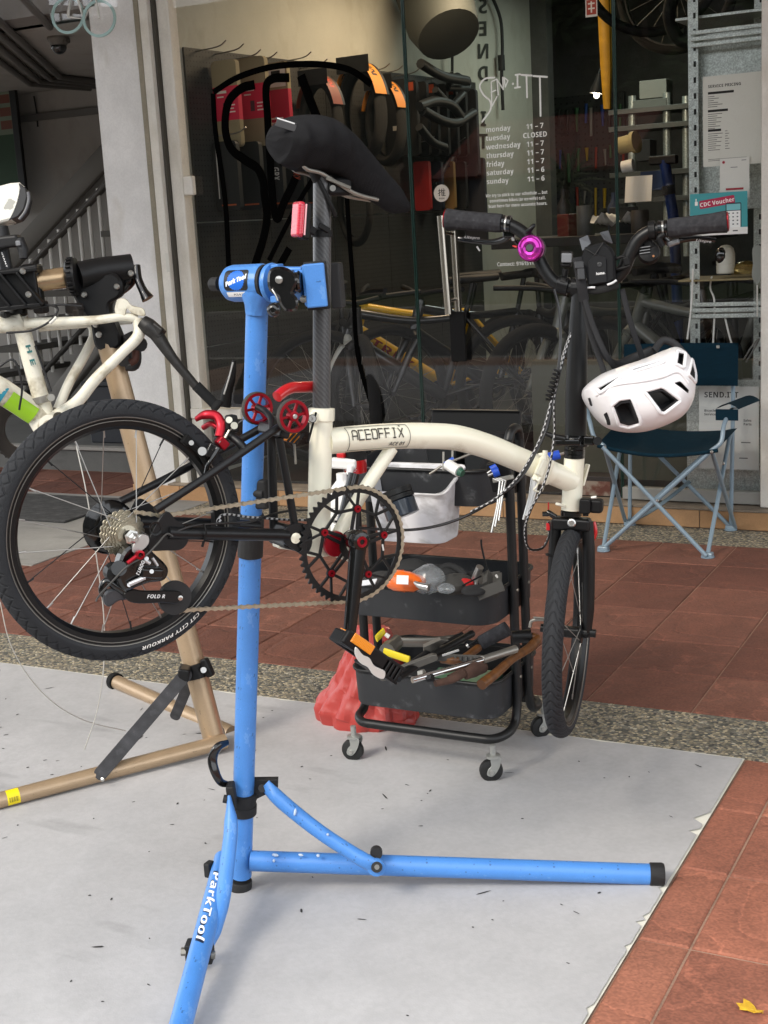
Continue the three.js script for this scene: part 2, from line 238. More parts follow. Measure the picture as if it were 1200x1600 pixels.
{ // painted concrete slab: white primer below, grey paint with a flaking edge above
  struct('painted_floor', (() => { const s = new THREE.Shape(); s.moveTo(-6.5, -0.2); s.lineTo(-0.7, -0.2);
    let y = 0.2; const e = []; 
    while (y < 3.045) { const fl = f1(y * 0.37, 0.2), big = y > 1.3 && w2(y * 0.9, 0.31) > 0.67 ? 0.055 * w2(y * 2.3, 0.6) : 0.0015; e.push([-0.6768 - big * clamp(fl * 1.6 - 0.25) - 0.0012 * rnd(), y]); y += 0.010 + 0.012 * rnd(); }
    for (const p of e) s.lineTo(p[0], p[1]); s.lineTo(-0.677, 3.047);
    for (let x = -0.72; x > -6.5; x -= 0.03 + 0.03 * rnd()) { const fl = w2(x * 0.7, 0.8); s.lineTo(x, 3.048 - (fl > 0.72 ? 0.012 * rnd() : 0.003 * rnd())); }
    s.lineTo(-6.5, 3.048);
    const g = new THREE.ShapeGeometry(s); g.rotateX(-Math.PI / 2); g.translate(0, 0.004, 0); const p = g.attributes.position, u = g.attributes.uv; for (let i = 0; i < p.count; i++) u.setXY(i, p.getX(i), p.getZ(i)); return g; })(), slabMat);
  struct('paint_primer', quadXZ(-6.5, -3.0575, -0.6745, 0.2, 0.0005), std(0xdedcd0, 0.8));
}
{ // dark scuffs, grit and rubber shavings lying on the painted floor
  const g = [];
  for (let i = 0; i < 210; i++) { const t = rnd(), x = -0.75 - 2.6 * Math.pow(rnd(), 1.1), z = -3.0 + 2.2 * rnd(), L = t < 0.75 ? rr(0.002, 0.006) : rr(0.006, 0.02), W = rr(0.0012, 0.003), a = rr(0, 6.28); const n = 6, P = []; for (let k = 0; k < n; k++) { const q = k / n * 6.283, r = 0.6 + 0.6 * rnd(); P.push([Math.cos(q) * L * r, Math.sin(q) * W * r]); } const s = new THREE.ShapeGeometry(shapeOf(P)); s.rotateX(-Math.PI / 2); s.rotateY(a); s.translate(x, 0.0052, z); g.push(s); }
  const o = single('floor_grit', 'scattered dark specks and rubber shavings on the grey painted floor', 'grit', g, std(0x2b2a29, 0.9)); o.userData.kind = 'stuff'; delete o.userData.category;
}
struct('cement_ramp', bx(3.2, 0.012, 1.30, -5.428, -0.004, -4.76, 0), std(0xffffff, 0.9, 0, { map: cement([0.56, 0.555, 0.54], 0.5) }));
single('dark_slab', 'flat dark grey slab lying on the cement before the stair hall', 'mat', bx(1.1, 0.012, 0.52, -4.79, 0.0085, -5.06, 0.004), std(0xffffff, 0.95, 0, { map: grain([0.27, 0.27, 0.27], 0.5, [8, 8]) }));  // thin dark grey slab on the cement
// step of sandstone-coloured tiles under the shop front
const step = struct('step', bx(4.2, 0.074, 4.6, -1.97, 0.037, -7.706, 0), std(0x8a8378, 0.9));
{ const mats = [[0.72, 0.56, 0.4], [0.69, 0.53, 0.375], [0.745, 0.58, 0.42]].map((b) => std(0xffffff, 0.7, 0, { map: grain(b, 0.28, [3, 3]), bumpMap: fine, bumpScale: 0.001 }));
  for (let i = 0; i < 15; i++) { const x1 = 0.08 - 0.2915 * i; part(step, 'tile', bx(0.288, 0.072, 0.008, x1 - 0.1457, 0.0365, -5.402, 0.0015), mats[i % 3]); }
  part(step, 'step_edge', bx(4.2, 0.008, 0.14, -1.97, 0.0785, -5.466, 0.002), std(0xffffff, 0.7, 0, { map: grain([0.55, 0.5, 0.44], 0.4, [3, 3]) })); }
struct('shop_floor', bx(4.1, 0.01, 4.9, -1.9, 0.0815, -8.02, 0), std(0xffffff, 0.55, 0, { map: grain([0.2, 0.195, 0.19], 0.3, [1, 1]) }));
// plaster
const plasterTex = (b, amt) => { amt = amt > 0.22 ? 0.3 : amt > 0.12 ? 0.16 : 0.08; return tinted('p' + amt, () => tex(512, 512, (x, y) => { const k = 0.86 * (1 + amt * ((f1(x, y) - 0.5) + 0.5 * (f3(x, y) - 0.5) + 0.25 * (w1(x, y) - 0.5))); const d = clamp((f2(x * 2, y) - 0.62) * 3); return mix3([k, k, k], [0.69, 0.665, 0.62], d * 0.5); }), b, 0.86, [0.7, 0.7]); };
const plasterBump = tex(256, 256, (x, y) => 0.5 + 0.5 * (f3(x, y) - 0.5) + 0.4 * (f2(x, y) - 0.5), false, [2, 2]);
const pierMat = std(0xffffff, 0.85, 0, { map: plasterTex([0.91, 0.905, 0.895], 0.16), bumpMap: plasterBump, bumpScale: 0.003 });
const warmMat = std(0xffffff, 0.8, 0, { map: plasterTex([0.90, 0.885, 0.845], 0.14), bumpMap: plasterBump, bumpScale: 0.002 });
const dimWall = std(0xffffff, 0.9, 0, { map: plasterTex([0.54, 0.525, 0.51], 0.1) });
// pier between stair hall and shop, with the jamb pieces beside it
const pier = single('pier', 'light grey plastered pier between the stair hall and the shop window', 'pillar', [bx(0.27, 2.92, 0.30, -4.205, 1.46, -5.62, 0.004)], pierMat);
{ const j = thing('window_jamb', 'cream painted wooden jamb on the left edge of the shop window', 'frame', [-4.0, 0, -5.5]);
  part(j, 'corner_strip', bx(0.034, 2.9, 0.05, -4.052, 1.45, -5.485, 0.006), std(0xffffff, 0.8, 0, { map: plasterTex([0.60, 0.57, 0.5], 0.3) }));
  part(j, 'dark_seal', bx(0.010, 2.9, 0.03, -4.030, 1.45, -5.492, 0.001), std(0x15130f, 0.8));
  part(j, 'outer_post', [bx(0.050, 2.9, 0.07, -3.999, 1.45, -5.478, 0.004)], warmMat);
  part(j, 'dark_seal', bx(0.012, 2.9, 0.05, -3.967, 1.45, -5.494, 0.001), std(0x4a4740, 0.7));
  part(j, 'inner_post', [bx(0.062, 2.9, 0.05, -3.929, 1.45, -5.52, 0.004), bx(0.018, 2.9, 0.065, -3.888, 1.45, -5.512, 0.002)], warmMat);
  part(j, 'lock_block', bx(0.055, 0.09, 0.03, -3.836,1.531,-5.47, 0.006), warmMat);
  part(j, 'bottom_rail', bx(0.30, 0.05, 0.07, -3.80, 0.43, -5.51, 0.004), warmMat);
  part(j, 'label_strip', bx(0.02, 0.09, 0.001, -3.982,1.176,-5.441, 0), std(0xffffff, 0.7, 0, { map: canvasTex(32, 128, (c) => { c.fillStyle = '#d8d6cc'; c.fillRect(0, 0, 32, 128); c.fillStyle = '#8a8880'; for (let i = 0; i < 30; i++) c.fillRect(4 + (i * 7) % 9, 6 + i * 4, 18, 1 + (i % 2)); }) }));
}
struct('wall_left', [bx(6.4, 0.5, 0.3, -7.5, 2.65, -5.62, 0)], dimWall);
struct('wall_top', [bx(12, 3.2, 0.35, -1.2, 4.5, -5.66, 0)], pierMat);
struct('wall_right', [bx(4, 2.9, 0.3, 0.97, 1.45, -5.62, 0)], warmMat);
struct('canopy', [bx(16, 0.2, 4.3, -2, 3.75, -3.4, 0)], std(0xffffff, 0.9, 0, { map: plasterTex([0.88, 0.87, 0.85], 0.06) }));
// ------------------------------------------------------------------ blue repair stand
const steel0 = std(0xc9c8c4, 0.3, 0.95), steelDull0 = std(0x8b8880, 0.45, 0.8);
const blueTex = tex(512, 512, (x, y) => { const k = 1 + 0.10 * (f1(x, y) - 0.5) + 0.05 * (w1(x, y) - 0.5), sp = f3(x * 2, y * 2) > 0.79 ? 0.75 : 1, lt = f2(y * 2, x * 3) > 0.76 ? 0.25 : 0; return mix3([0.29 * k * sp, 0.53 * k * sp, 0.82 * k * sp], [0.6, 0.72, 0.9], lt); }, true, [4, 4]);
const blue = phy(0xffffff, 0.42, 0, { map: blueTex, bumpMap: fine, bumpScale: 0.0004, clearcoat: 0.25, clearcoatRoughness: 0.4 });
{
  const rub = std(0x1b1b1c, 0.7), blk = phy(0x0e0e0f, 0.25, 0.2, { clearcoat: 0.7, clearcoatRoughness: 0.1 });
  const foot = [-1.461,0,-2.0584];
  const st = thing('repair_stand', 'blue two-legged bike repair stand clamping the cream folding bicycle', 'repair stand', foot);
  const A = V(-1.4627,.0095,-2.0613), T = V(-1.2948,1.1829,-2.0229), ax = T.clone().sub(A), at = (t) => A.clone().addScaledVector(ax, t).toArray();
  const tY = (y) => (1384 - y) / (1384 - 468); 
  part(st, 'post', [tube([at(0.02), at(tY(790))], 0.0208, { n: 30 }), tube([at(tY(800)), at(1.0)], 0.0198, { n: 30 })], blue);
  part(st, 'foot_cap', rev(at(-0.012), ax, [[0.017, 0], [0.0222, 0.002], [0.0222, 0.026], [0.0208, 0.028]], { n: 30 }), rub);
  const sl = part(st, 'height_collar', [rev(at(tY(838)), ax, [[0.021, 0], [0.0238, 0.001], [0.0240, 0.08], [0.0232, 0.083], [0.0200, 0.084]], { n: 30 })], std(0x232324, 0.65));
  part(sl, 'collar_lever', [bx(0.03, 0.055, 0.018, -1.3238,.8303,-2.0322, 0.005), tube([[-1.3364,.8334,-2.0263], [-1.3143,.832,-2.0261]], 0.008, { n: 10 })], rub);
  // lower collar with lugs and quick release
  const lc = part(st, 'leg_collar', [rev(at(tY(1256)), ax, [[0.0208, 0], [0.027, 0.001], [0.027, 0.02], [0.0252, 0.021], [0.0252, 0.032], [0.027, 0.033], [0.0272, 0.046], [0.0208, 0.047]], { n: 30, crease: 0.4 }), plate(shapeOf([[0, -0.03], [0.036, -0.012], [0.048, -0.008], [0.050, 0.012], [0, 0.012]]), 0.018, -0.009).applyMatrix4(frameM([-1.419,.232,-2.0687], [0.93, 0, -0.37], [0, 1, 0], [0.37, 0, 0.93])), bx(0.016, 0.05, 0.034, -1.4333,.2296,-2.0143, 0.004, [0, 0.5, 0.05])], rub);
  part(lc, 'release_lever', [tube([[-1.4448,.3311,-2.0328], [-1.4509,.3299,-2.0062], [-1.4586,.3087,-1.997], [-1.4531,.2843,-1.994], [-1.4478,.2604,-2.0025], [-1.4464,.2467,-2.0231]], [0.006, 0.010, 0.011, 0.010, 0.008, 0.006], { n: 12, flat: () => 0.55 })], blk);
  each(lc, 'lug_bolt', [cyl([-1.395,.2296,-2.0634], [-1.3834,.2377,-2.0484], 0.008), cyl([-1.4363,.2327,-1.9903], [-1.4241,.2295,-1.996], 0.008)], rub);
  // legs
  const leg = (a, b, r) => tube([a, b], r, { n: 26 });
  const R0 = [-1.4313,.0714,-2.0581], R1 = [-.709,.021,-2.3785];
  const lr = part(st, 'leg', leg(R0, R1, 0.0205), blue);
  part(lr, 'end_cap', rev(R1, V(...R1).sub(V(...R0)), [[0.0205, -0.002], [0.0228, 0], [0.0232, 0.022], [0.0215, 0.0265], [0.010, 0.027]], { n: 28 }), rub);
  const F0 = [-1.4462,.1054,-1.989], F1 = [-1.2173,.021,-1.4772];
  const lf = part(st, 'leg', leg(F0, F1, 0.0195), blue);
  each(lf, 'hinge_cap', [bx(0.014, 0.03, 0.02, -1.4541,.1013,-1.9492, 0.003), bx(0.014, 0.034, 0.03, -1.3715,.0486,-1.7604, 0.003, [0, 0.4, 0]), bx(0.012, 0.034, 0.03, -1.3398,.0433,-1.7758, 0.003, [0, 0.4, 0])], rub);
  each(lf, 'hinge_bolt', [cyl([-1.38,.0525,-1.7453], [-1.3718,.0519,-1.7495], 0.0075, 0.0075, 6), cyl([-1.332,.0439,-1.7685], [-1.3259,.0435,-1.7717], 0.007)], steelDull0);
  { // white lettering along the front leg
    const a = V(...[-1.4431,.0975,-1.9391]), b = V(...[-1.384,.0655,-1.7926]); const A0 = V(...F0), D = V(...F1).sub(A0).normalize(), x = V(0, 0, 0).crossVectors(D, V(0.35, 0.2, 0.9)).normalize(), n = V(0, 0, 0).crossVectors(x, D).normalize();
    const s0 = 0.055, s1 = 0.275;
    part(lf, 'maker_print', sheet((s, t) => { const c = A0.clone().addScaledVector(D, mix(s0, s1, s)), q = mix(1.95, 0.9, t) - 1.5708 + 1.5708; return c.addScaledVector(x, Math.cos(q) * -0.0198).addScaledVector(n, Math.sin(q) * 0.0198 * (n.z > 0 ? 1 : -1)); }, 2, 10), inkText(512, 96, (c) => { write(c, 'ParkTool', 256, 50, 'bold italic 104px sans-serif', '#16233c', { sx: 1.12 }); write(c, 'ParkTool', 254, 48, 'bold italic 100px sans-serif', '#f2f3f4', { sx: 1.1 }); }));
  }
  // braces with flattened ends
  const brace = (pts, r) => tube(pts, r, { n: 16, seg: 36, flat: (t) => (t < 0.16 ? mix(0.35, 1, t / 0.16) : t > 0.84 ? mix(0.35, 1, (1 - t) / 0.16) : 1) });
  const b1 = part(st, 'brace', [brace([[-1.3819,.2427,-2.0562], [-1.3489,.2112,-2.0602], [-1.2746,.1529,-2.0737], [-1.2128,.1102,-2.0903], [-1.165,.0844,-2.0977]], [0.0135, 0.0148, 0.0142, 0.0142, 0.0165]), rev([-1.1673,.087,-2.0971], [0.35, 0.1, 0.93], [[0.008, -0.004], [0.0175, -0.003], [0.0175, 0.004], [0.008, 0.005]], { n: 20 })], blue);
  each(b1, 'brace_bolt', [cyl([-1.166,.0884,-2.0946], [-1.1586,.0948,-2.0839], 0.0105), cyl([-1.1865,.0941,-2.1349], [-1.1958,.0899,-2.1521], 0.012)], rub);
  part(b1, 'bolt_socket', cyl([-1.1585,.0949,-2.0837], [-1.1582,.0953,-2.0831], 0.005), std(0x6a6a68, 0.5, 0.5));
  part(st, 'brace', brace([[-1.4267,.2369,-1.9965], [-1.4098,.1897,-1.9709], [-1.3909,.1365,-1.9217], [-1.3686,.0905,-1.8645], [-1.3558,.0651,-1.8189], [-1.34,.0477,-1.7768]], [0.010, 0.0135, 0.0145, 0.0140, 0.0135, 0.010]), blue);
  const chipM = std(0xb9c9dd, 0.6);
  for (const [p, a, b] of [[[-1.314,.1979,-2.0511], 0.004, 0.011], [[-1.3772,.0899,-2.0656], 0.012, 0.005], [[-1.3281,.0908,-2.0825], 0.009, 0.004], [[-1.2953,.0899,-2.0939], 0.006, 0.005], [[-1.3769,.0808,-2.059], 0.004, 0.005], [[-1.2529,.1547,-2.066], 0.004, 0.004]]) part(st, 'paint_chip', new THREE.SphereGeometry(1, 10, 8).scale(a * 0.65, b * 0.65, 0.003).rotateX(-0.5).translate(...p), chipM);
  // clamp head
  const H0 = V(-1.3495,1.2122,-2.0243), H1 = V(-1.2734,1.2125,-2.0183), hd = H1.clone().sub(H0), hl = hd.length();
  const head = part(st, 'clamp_head', [rev(H0, hd, [[0.012, -0.012], [0.022, -0.009], [0.030, 0.0], [0.0325, 0.010], [0.0325, hl - 0.004], [0.031, hl]], { n: 40, crease: 0.9 }), rev([-1.2942,1.1697,-2.0201], ax, [[0.0205, -0.012], [0.0225, 0.004], [0.030, 0.022], [0.030, 0.03]], { n: 30, crease: 1 })], blue);
  part(head, 'gap_ring', rev(H0, hd, [[0.028, hl], [0.0305, hl], [0.0305, hl + 0.006], [0.028, hl + 0.006]], { n: 36, closed: true }), rub);
  part(head, 'adjust_knob', rev(H0.clone().addScaledVector(hd, -0.4), hd.clone().negate(), [[0.0125, -0.006], [0.0125, 0.010], [0.010, 0.013]], { n: 20 }), rub);
  { // round badge on the head
    const dir = hd.clone().normalize(), up = V(0, 1, 0).addScaledVector(dir, -dir.y).normalize(), out = V(0, 0, 0).crossVectors(dir, up);
    if (out.z < 0) out.negate();
    const t = canvasTex(512, 512, (c) => { c.clearRect(0, 0, 512, 512); c.fillStyle = '#14161b'; c.beginPath(); c.roundRect(40, 40, 440, 330, 60); c.fill(); c.fillStyle = '#1467cf'; c.beginPath(); for (let k = 0; k < 48; k++) { const a = k / 48 * 6.2832, r = k % 2 ? 150 : 164; c.lineTo(262 + r * Math.cos(a), 208 + r * Math.sin(a)); } c.fill(); c.save(); c.translate(262, 212); c.rotate(-0.30); c.transform(1, 0, -0.35, 1, 0, 0); c.font = 'bold 88px sans-serif'; c.textAlign = 'center'; c.textBaseline = 'middle'; c.strokeStyle = '#e9edf2'; c.lineWidth = 8; c.fillStyle = '#f4f6f8'; c.strokeText('Park Tool', 0, 0); c.fillText('Park Tool', 0, 0); c.restore(); c.fillStyle = '#f1f1ef'; c.beginPath(); c.roundRect(60, 392, 412, 92, 12); c.fill(); write(c, 'PCS-9.3', 266, 440, 'bold 50px sans-serif', '#30343a'); });
    part(head, 'badge', sheet((s, q) => { const a = mix(-0.85, 0.95, q); return H0.clone().addScaledVector(dir, mix(0.006, hl - 0.010, s)).addScaledVector(out, Math.cos(a) * 0.0329).addScaledVector(up, Math.sin(a) * 0.0329); }, 2, 14), new THREE.MeshStandardMaterial({ map: t, transparent: true, roughness: 0.4, side: THREE.DoubleSide }));
  }
  const J = V(-1.258,1.2112,-2.0145);
  part(st, 'clamp_flange', [rev(J.clone().addScaledVector(hd, -0.03), hd, [[0.026, 0], [0.0335, 0.001], [0.0345, 0.006], [0.033, 0.009], [0.024, 0.011]], { n: 40 }), bx(0.016, 0.012, 0.02, -1.2424,1.2371,-2.0117, 0.002), bx(0.014, 0.012, 0.02, -1.2408,1.1843,-1.9997, 0.002)], blue);
  part(st, 'clamp_arm', [tube([[-1.2541,1.211,-2.0165], [-1.2291,1.2101,-2.0179], [-1.1898,1.2066,-2.0205]], [0.026, 0.024, 0.030], { n: 20 }), tube([[-1.2359,1.2352,-2.003], [-1.2128,1.2329,-2.0089], [-1.191,1.2322,-2.0087]], 0.005, { n: 8 })], blue);
  const jw = part(st, 'jaw', [bx(0.036, 0.074, 0.012, -1.1658,1.2046,-2.0072, 0.003, [0, 0.55, 0.03]), bx(0.014, 0.07, 0.04, -1.1871,1.2047,-2.0156, 0.003, [0, 0.55, 0.03])], blue);
  part(jw, 'jaw_pad', [bx(0.040, 0.082, 0.012, -1.1715,1.2038,-2.0214, 0.003, [0, 0.55, 0.03])], rub);
  each(jw, 'jaw_bolt', [cyl([-1.1936,1.2331,-2.0133], [-1.1797,1.2329,-2.009], 0.006), cyl([-1.1902,1.1828,-2.0029], [-1.1773,1.1829,-1.9982], 0.0065)], steelDull0);
  part(st, 'outer_jaw', [bx(0.020, 0.080, 0.034, -1.1735,1.199,-2.0966, 0.004, [0, 0.3, 0.02])], std(0x29292a, 0.7));
  const lev = part(st, 'clamp_lever', [plate(smooth([[-0.019, 0.030], [0.0, 0.034], [0.02, 0.026], [0.03, 0.010], [0.022, -0.004], [0.018, -0.014], [0.028, -0.03], [0.026, -0.044], [0.008, -0.045], [-0.001, -0.034], [-0.005, -0.018], [-0.022, -0.004]], 5), 0.020, -0.01, [], 0.005).applyMatrix4(frameM([-1.2064,1.2075,-1.9634], [0.70, 0, -0.37], [0, 0.84, 0], [0.47, 0, 0.88])), rev([-1.2041,1.2125,-1.9854], [0.85, 0, -0.3], [[0.016, 0], [0.020, 0.003], [0.020, 0.009], [0.0165, 0.011], [0.0165, 0.014], [0.019, 0.017], [0.016, 0.021]], { n: 26 })], blk);
  part(lev, 'lever_rivet', rev([-1.2022,1.2189,-1.9499], [0.4, 0, 0.9], [[0.0068, 0], [0.0062, 0.003], [0.003, 0.004]], { n: 18 }), steel0);
  part(lev, 'lever_ball', rev([-1.2063,1.1703,-1.9336], [0.3, 0, 0.95], [[0.004, -0.011], [0.0105, -0.007], [0.0125, 0], [0.0105, 0.007], [0.005, 0.010], [0.004, 0.0085]], { n: 22, crease: 0 }), blk);
  part(lev, 'bright_edge', tube([[-1.2103,1.204,-1.9385], [-1.204,1.1954,-1.9374], [-1.2003,1.1847,-1.938]], 0.0016, { n: 6 }), steel0);
}
// ------------------------------------------------------------------ the folding bicycle in the blue stand
const treadHeights = (kind) => { // grooves drawn once on a strip, then cut into the skin of the tyre: across the strip one repeat, down it sidewall to sidewall
  const c = document.createElement('canvas'); c.width = 256; c.height = 512; const q = c.getContext('2d');
  q.fillStyle = '#fff'; q.fillRect(0, 0, 256, 512); q.lineCap = 'round';
  for (const X of [-256, 0, 256]) for (const s of [-1, 1]) {
    q.strokeStyle = '#888'; q.lineWidth = 6; for (let k = 0; k < 16; k++) { q.beginPath(); q.moveTo(X + k * 16, 256 + s * 128); q.lineTo(X + k * 16 + 12, 256 + s * 158); q.stroke(); }
    q.strokeStyle = '#000';
    for (const d of [0, 128]) if (kind === 'rear') { q.lineWidth = 15; q.beginPath(); q.moveTo(X + d, 256 + s * 8); q.lineTo(X + d + 70, 256 + s * 60); q.lineTo(X + d + 150, 256 + s * 116); q.stroke(); q.lineWidth = 11; q.beginPath(); q.moveTo(X + d + 128, 256 + s * 24); q.lineTo(X + d + 40, 256 + s * 108); q.stroke(); }
    else { q.lineWidth = 15; q.beginPath(); q.moveTo(X + d, 256); q.quadraticCurveTo(X + d + 26, 256 + s * 34, X + d + 76, 256 + s * 44); q.quadraticCurveTo(X + d + 126, 256 + s * 66, X + d + 172, 256 + s * 118); q.stroke(); q.lineWidth = 10; q.beginPath(); q.moveTo(X + d + 64, 256 + s * 68); q.lineTo(X + d + 112, 256 + s * 112); q.stroke(); }
  }
  const d = q.getImageData(0, 0, 256, 512).data; return (u, v) => d[(Math.min(511, Math.floor(v * 512)) * 256 + Math.floor((u - Math.floor(u)) * 256)) * 4] / 255;
};
function tyreGeo(R, w, hgt, reps, n = 96, H = null, nv = 22) { // section: half round outside, narrowing at the bead
  const g = sheet((s, t) => { const a = s * Math.PI * 2, f = (t - 0.5) * Math.PI * 1.62, r0 = R - hgt + hgt * (Math.cos(f) > 0 ? Math.cos(f) : Math.cos(f) * 0.75), z0 = Math.sin(f) * w / 2 * (Math.abs(f) > Math.PI / 2 ? 1 - (Math.abs(f) - Math.PI / 2) * 0.28 : 1), cutD = H ? (1 - H(s * reps, t)) * 0.0018 : 0, r = r0 - cutD * Math.cos(f), z = z0 - cutD * Math.sin(f); return V(r * Math.cos(a), r * Math.sin(a), z); }, n, nv);
  const u = g.attributes.uv; for (let i = 0; i < u.count; i++) u.setX(i, u.getX(i) * reps); return g;
}
const treadMat = phy(0xffffff, 0.75, 0, { specularIntensity: 0.45, map: grain([0.19, 0.195, 0.205], 0.4, [60, 3]) });
const zAxis = [0, 0, 1];
// wheel round the z axis of matrix m
function makeWheel(parent, name, m, { R, w, h, reps, kind, rimMat, nSp, rimR, hub }) {
  const ro = R - h * 1.35, wr = w * 0.34;
  const rim = part(parent, name, rev([0, 0, 0], zAxis, [[ro + 0.004, -wr], [ro + 0.004, -wr - 0.0025], [rimR + 0.006, -wr - 0.001], [rimR, -wr * 0.55], [rimR, wr * 0.55], [rimR + 0.006, wr + 0.001], [ro + 0.004, wr + 0.0025], [ro + 0.004, wr], [ro - 0.004, wr * 0.8], [ro - 0.006, -wr * 0.8]], { n: 80, closed: true, crease: 0.4 }), rimMat, { m });
  part(rim, 'tyre', tyreGeo(R, w, h, reps, 1100, treadHeights(kind), 84), treadMat, { m });
  const pin = std(0x85837e, 0.35, 0.7);
  part(rim, 'rim_line', [rev([0, 0, 0], zAxis, [[ro - 0.0005, wr + 0.0026], [ro + 0.0016, wr + 0.0036], [ro + 0.0024, wr + 0.0026]], { n: 80, closed: true, crease: 0 }), rev([0, 0, 0], zAxis, [[ro - 0.0055, wr + 0.0023], [ro - 0.0045, wr + 0.003], [ro - 0.0035, wr + 0.0023]], { n: 80, closed: true, crease: 0 })], pin, { m });
  part(rim, 'hub', [rev([0, 0, -hub], zAxis, [[0.009, 0], [0.009, hub * 0.3], [0.024, hub * 0.32], [0.024, hub * 0.42], [0.012, hub * 0.5], [0.012, hub * 1.5], [0.022, hub * 1.58], [0.022, hub * 1.68], [0.009, hub * 1.7], [0.009, hub * 2]], { n: 28 })], blackSatin, { m });
  const sm = std(0xa9a7a3, 0.3, 0.8), smD = std(0x2a2a2b, 0.4, 0.6);
  for (let k = 0; k < nSp; k++) { const s = k % 2 ? 1 : -1, a = k / nSp * 6.2832, b = a + (Math.floor(k / 2) % 2 ? 1 : -1) * 0.95, z = s * hub * 0.62;
    part(rim, 'spoke', [rod([0.021 * Math.cos(b), 0.021 * Math.sin(b), z], [rimR * Math.cos(a), rimR * Math.sin(a), s * 0.003], 0.0009, 5), rod([(rimR - 0.013) * Math.cos(a), (rimR - 0.013) * Math.sin(a), s * 0.0045], [(rimR + 0.002) * Math.cos(a), (rimR + 0.002) * Math.sin(a), s * 0.003], 0.0017, 5)], k % 4 ? sm : smD, { m }); }
  return rim;
}
const BF = [-1.3885,.8337,-1.6983,.4851,-.3666,-.7939,.1911,.9304,-.3128,.8533,0,.5214], SF = [-.8965,.7154,-2.5036,.982,-.0512,-.1819,.0399,.9971,-.0653,.1847,.0569,.9811];
const bikeM = frameM(BF.slice(0, 3), BF.slice(3, 6), BF.slice(6, 9), BF.slice(9, 12));
const steerM = bikeM.clone().invert().multiply(frameM(SF.slice(0, 3), SF.slice(3, 6), SF.slice(6, 9), SF.slice(9, 12)));
const bike = thing('folding_bicycle', 'cream and black folding bicycle with red wheels on its rack, clamped in the blue stand', 'bicycle', [0, 0, 0], { m: bikeM });
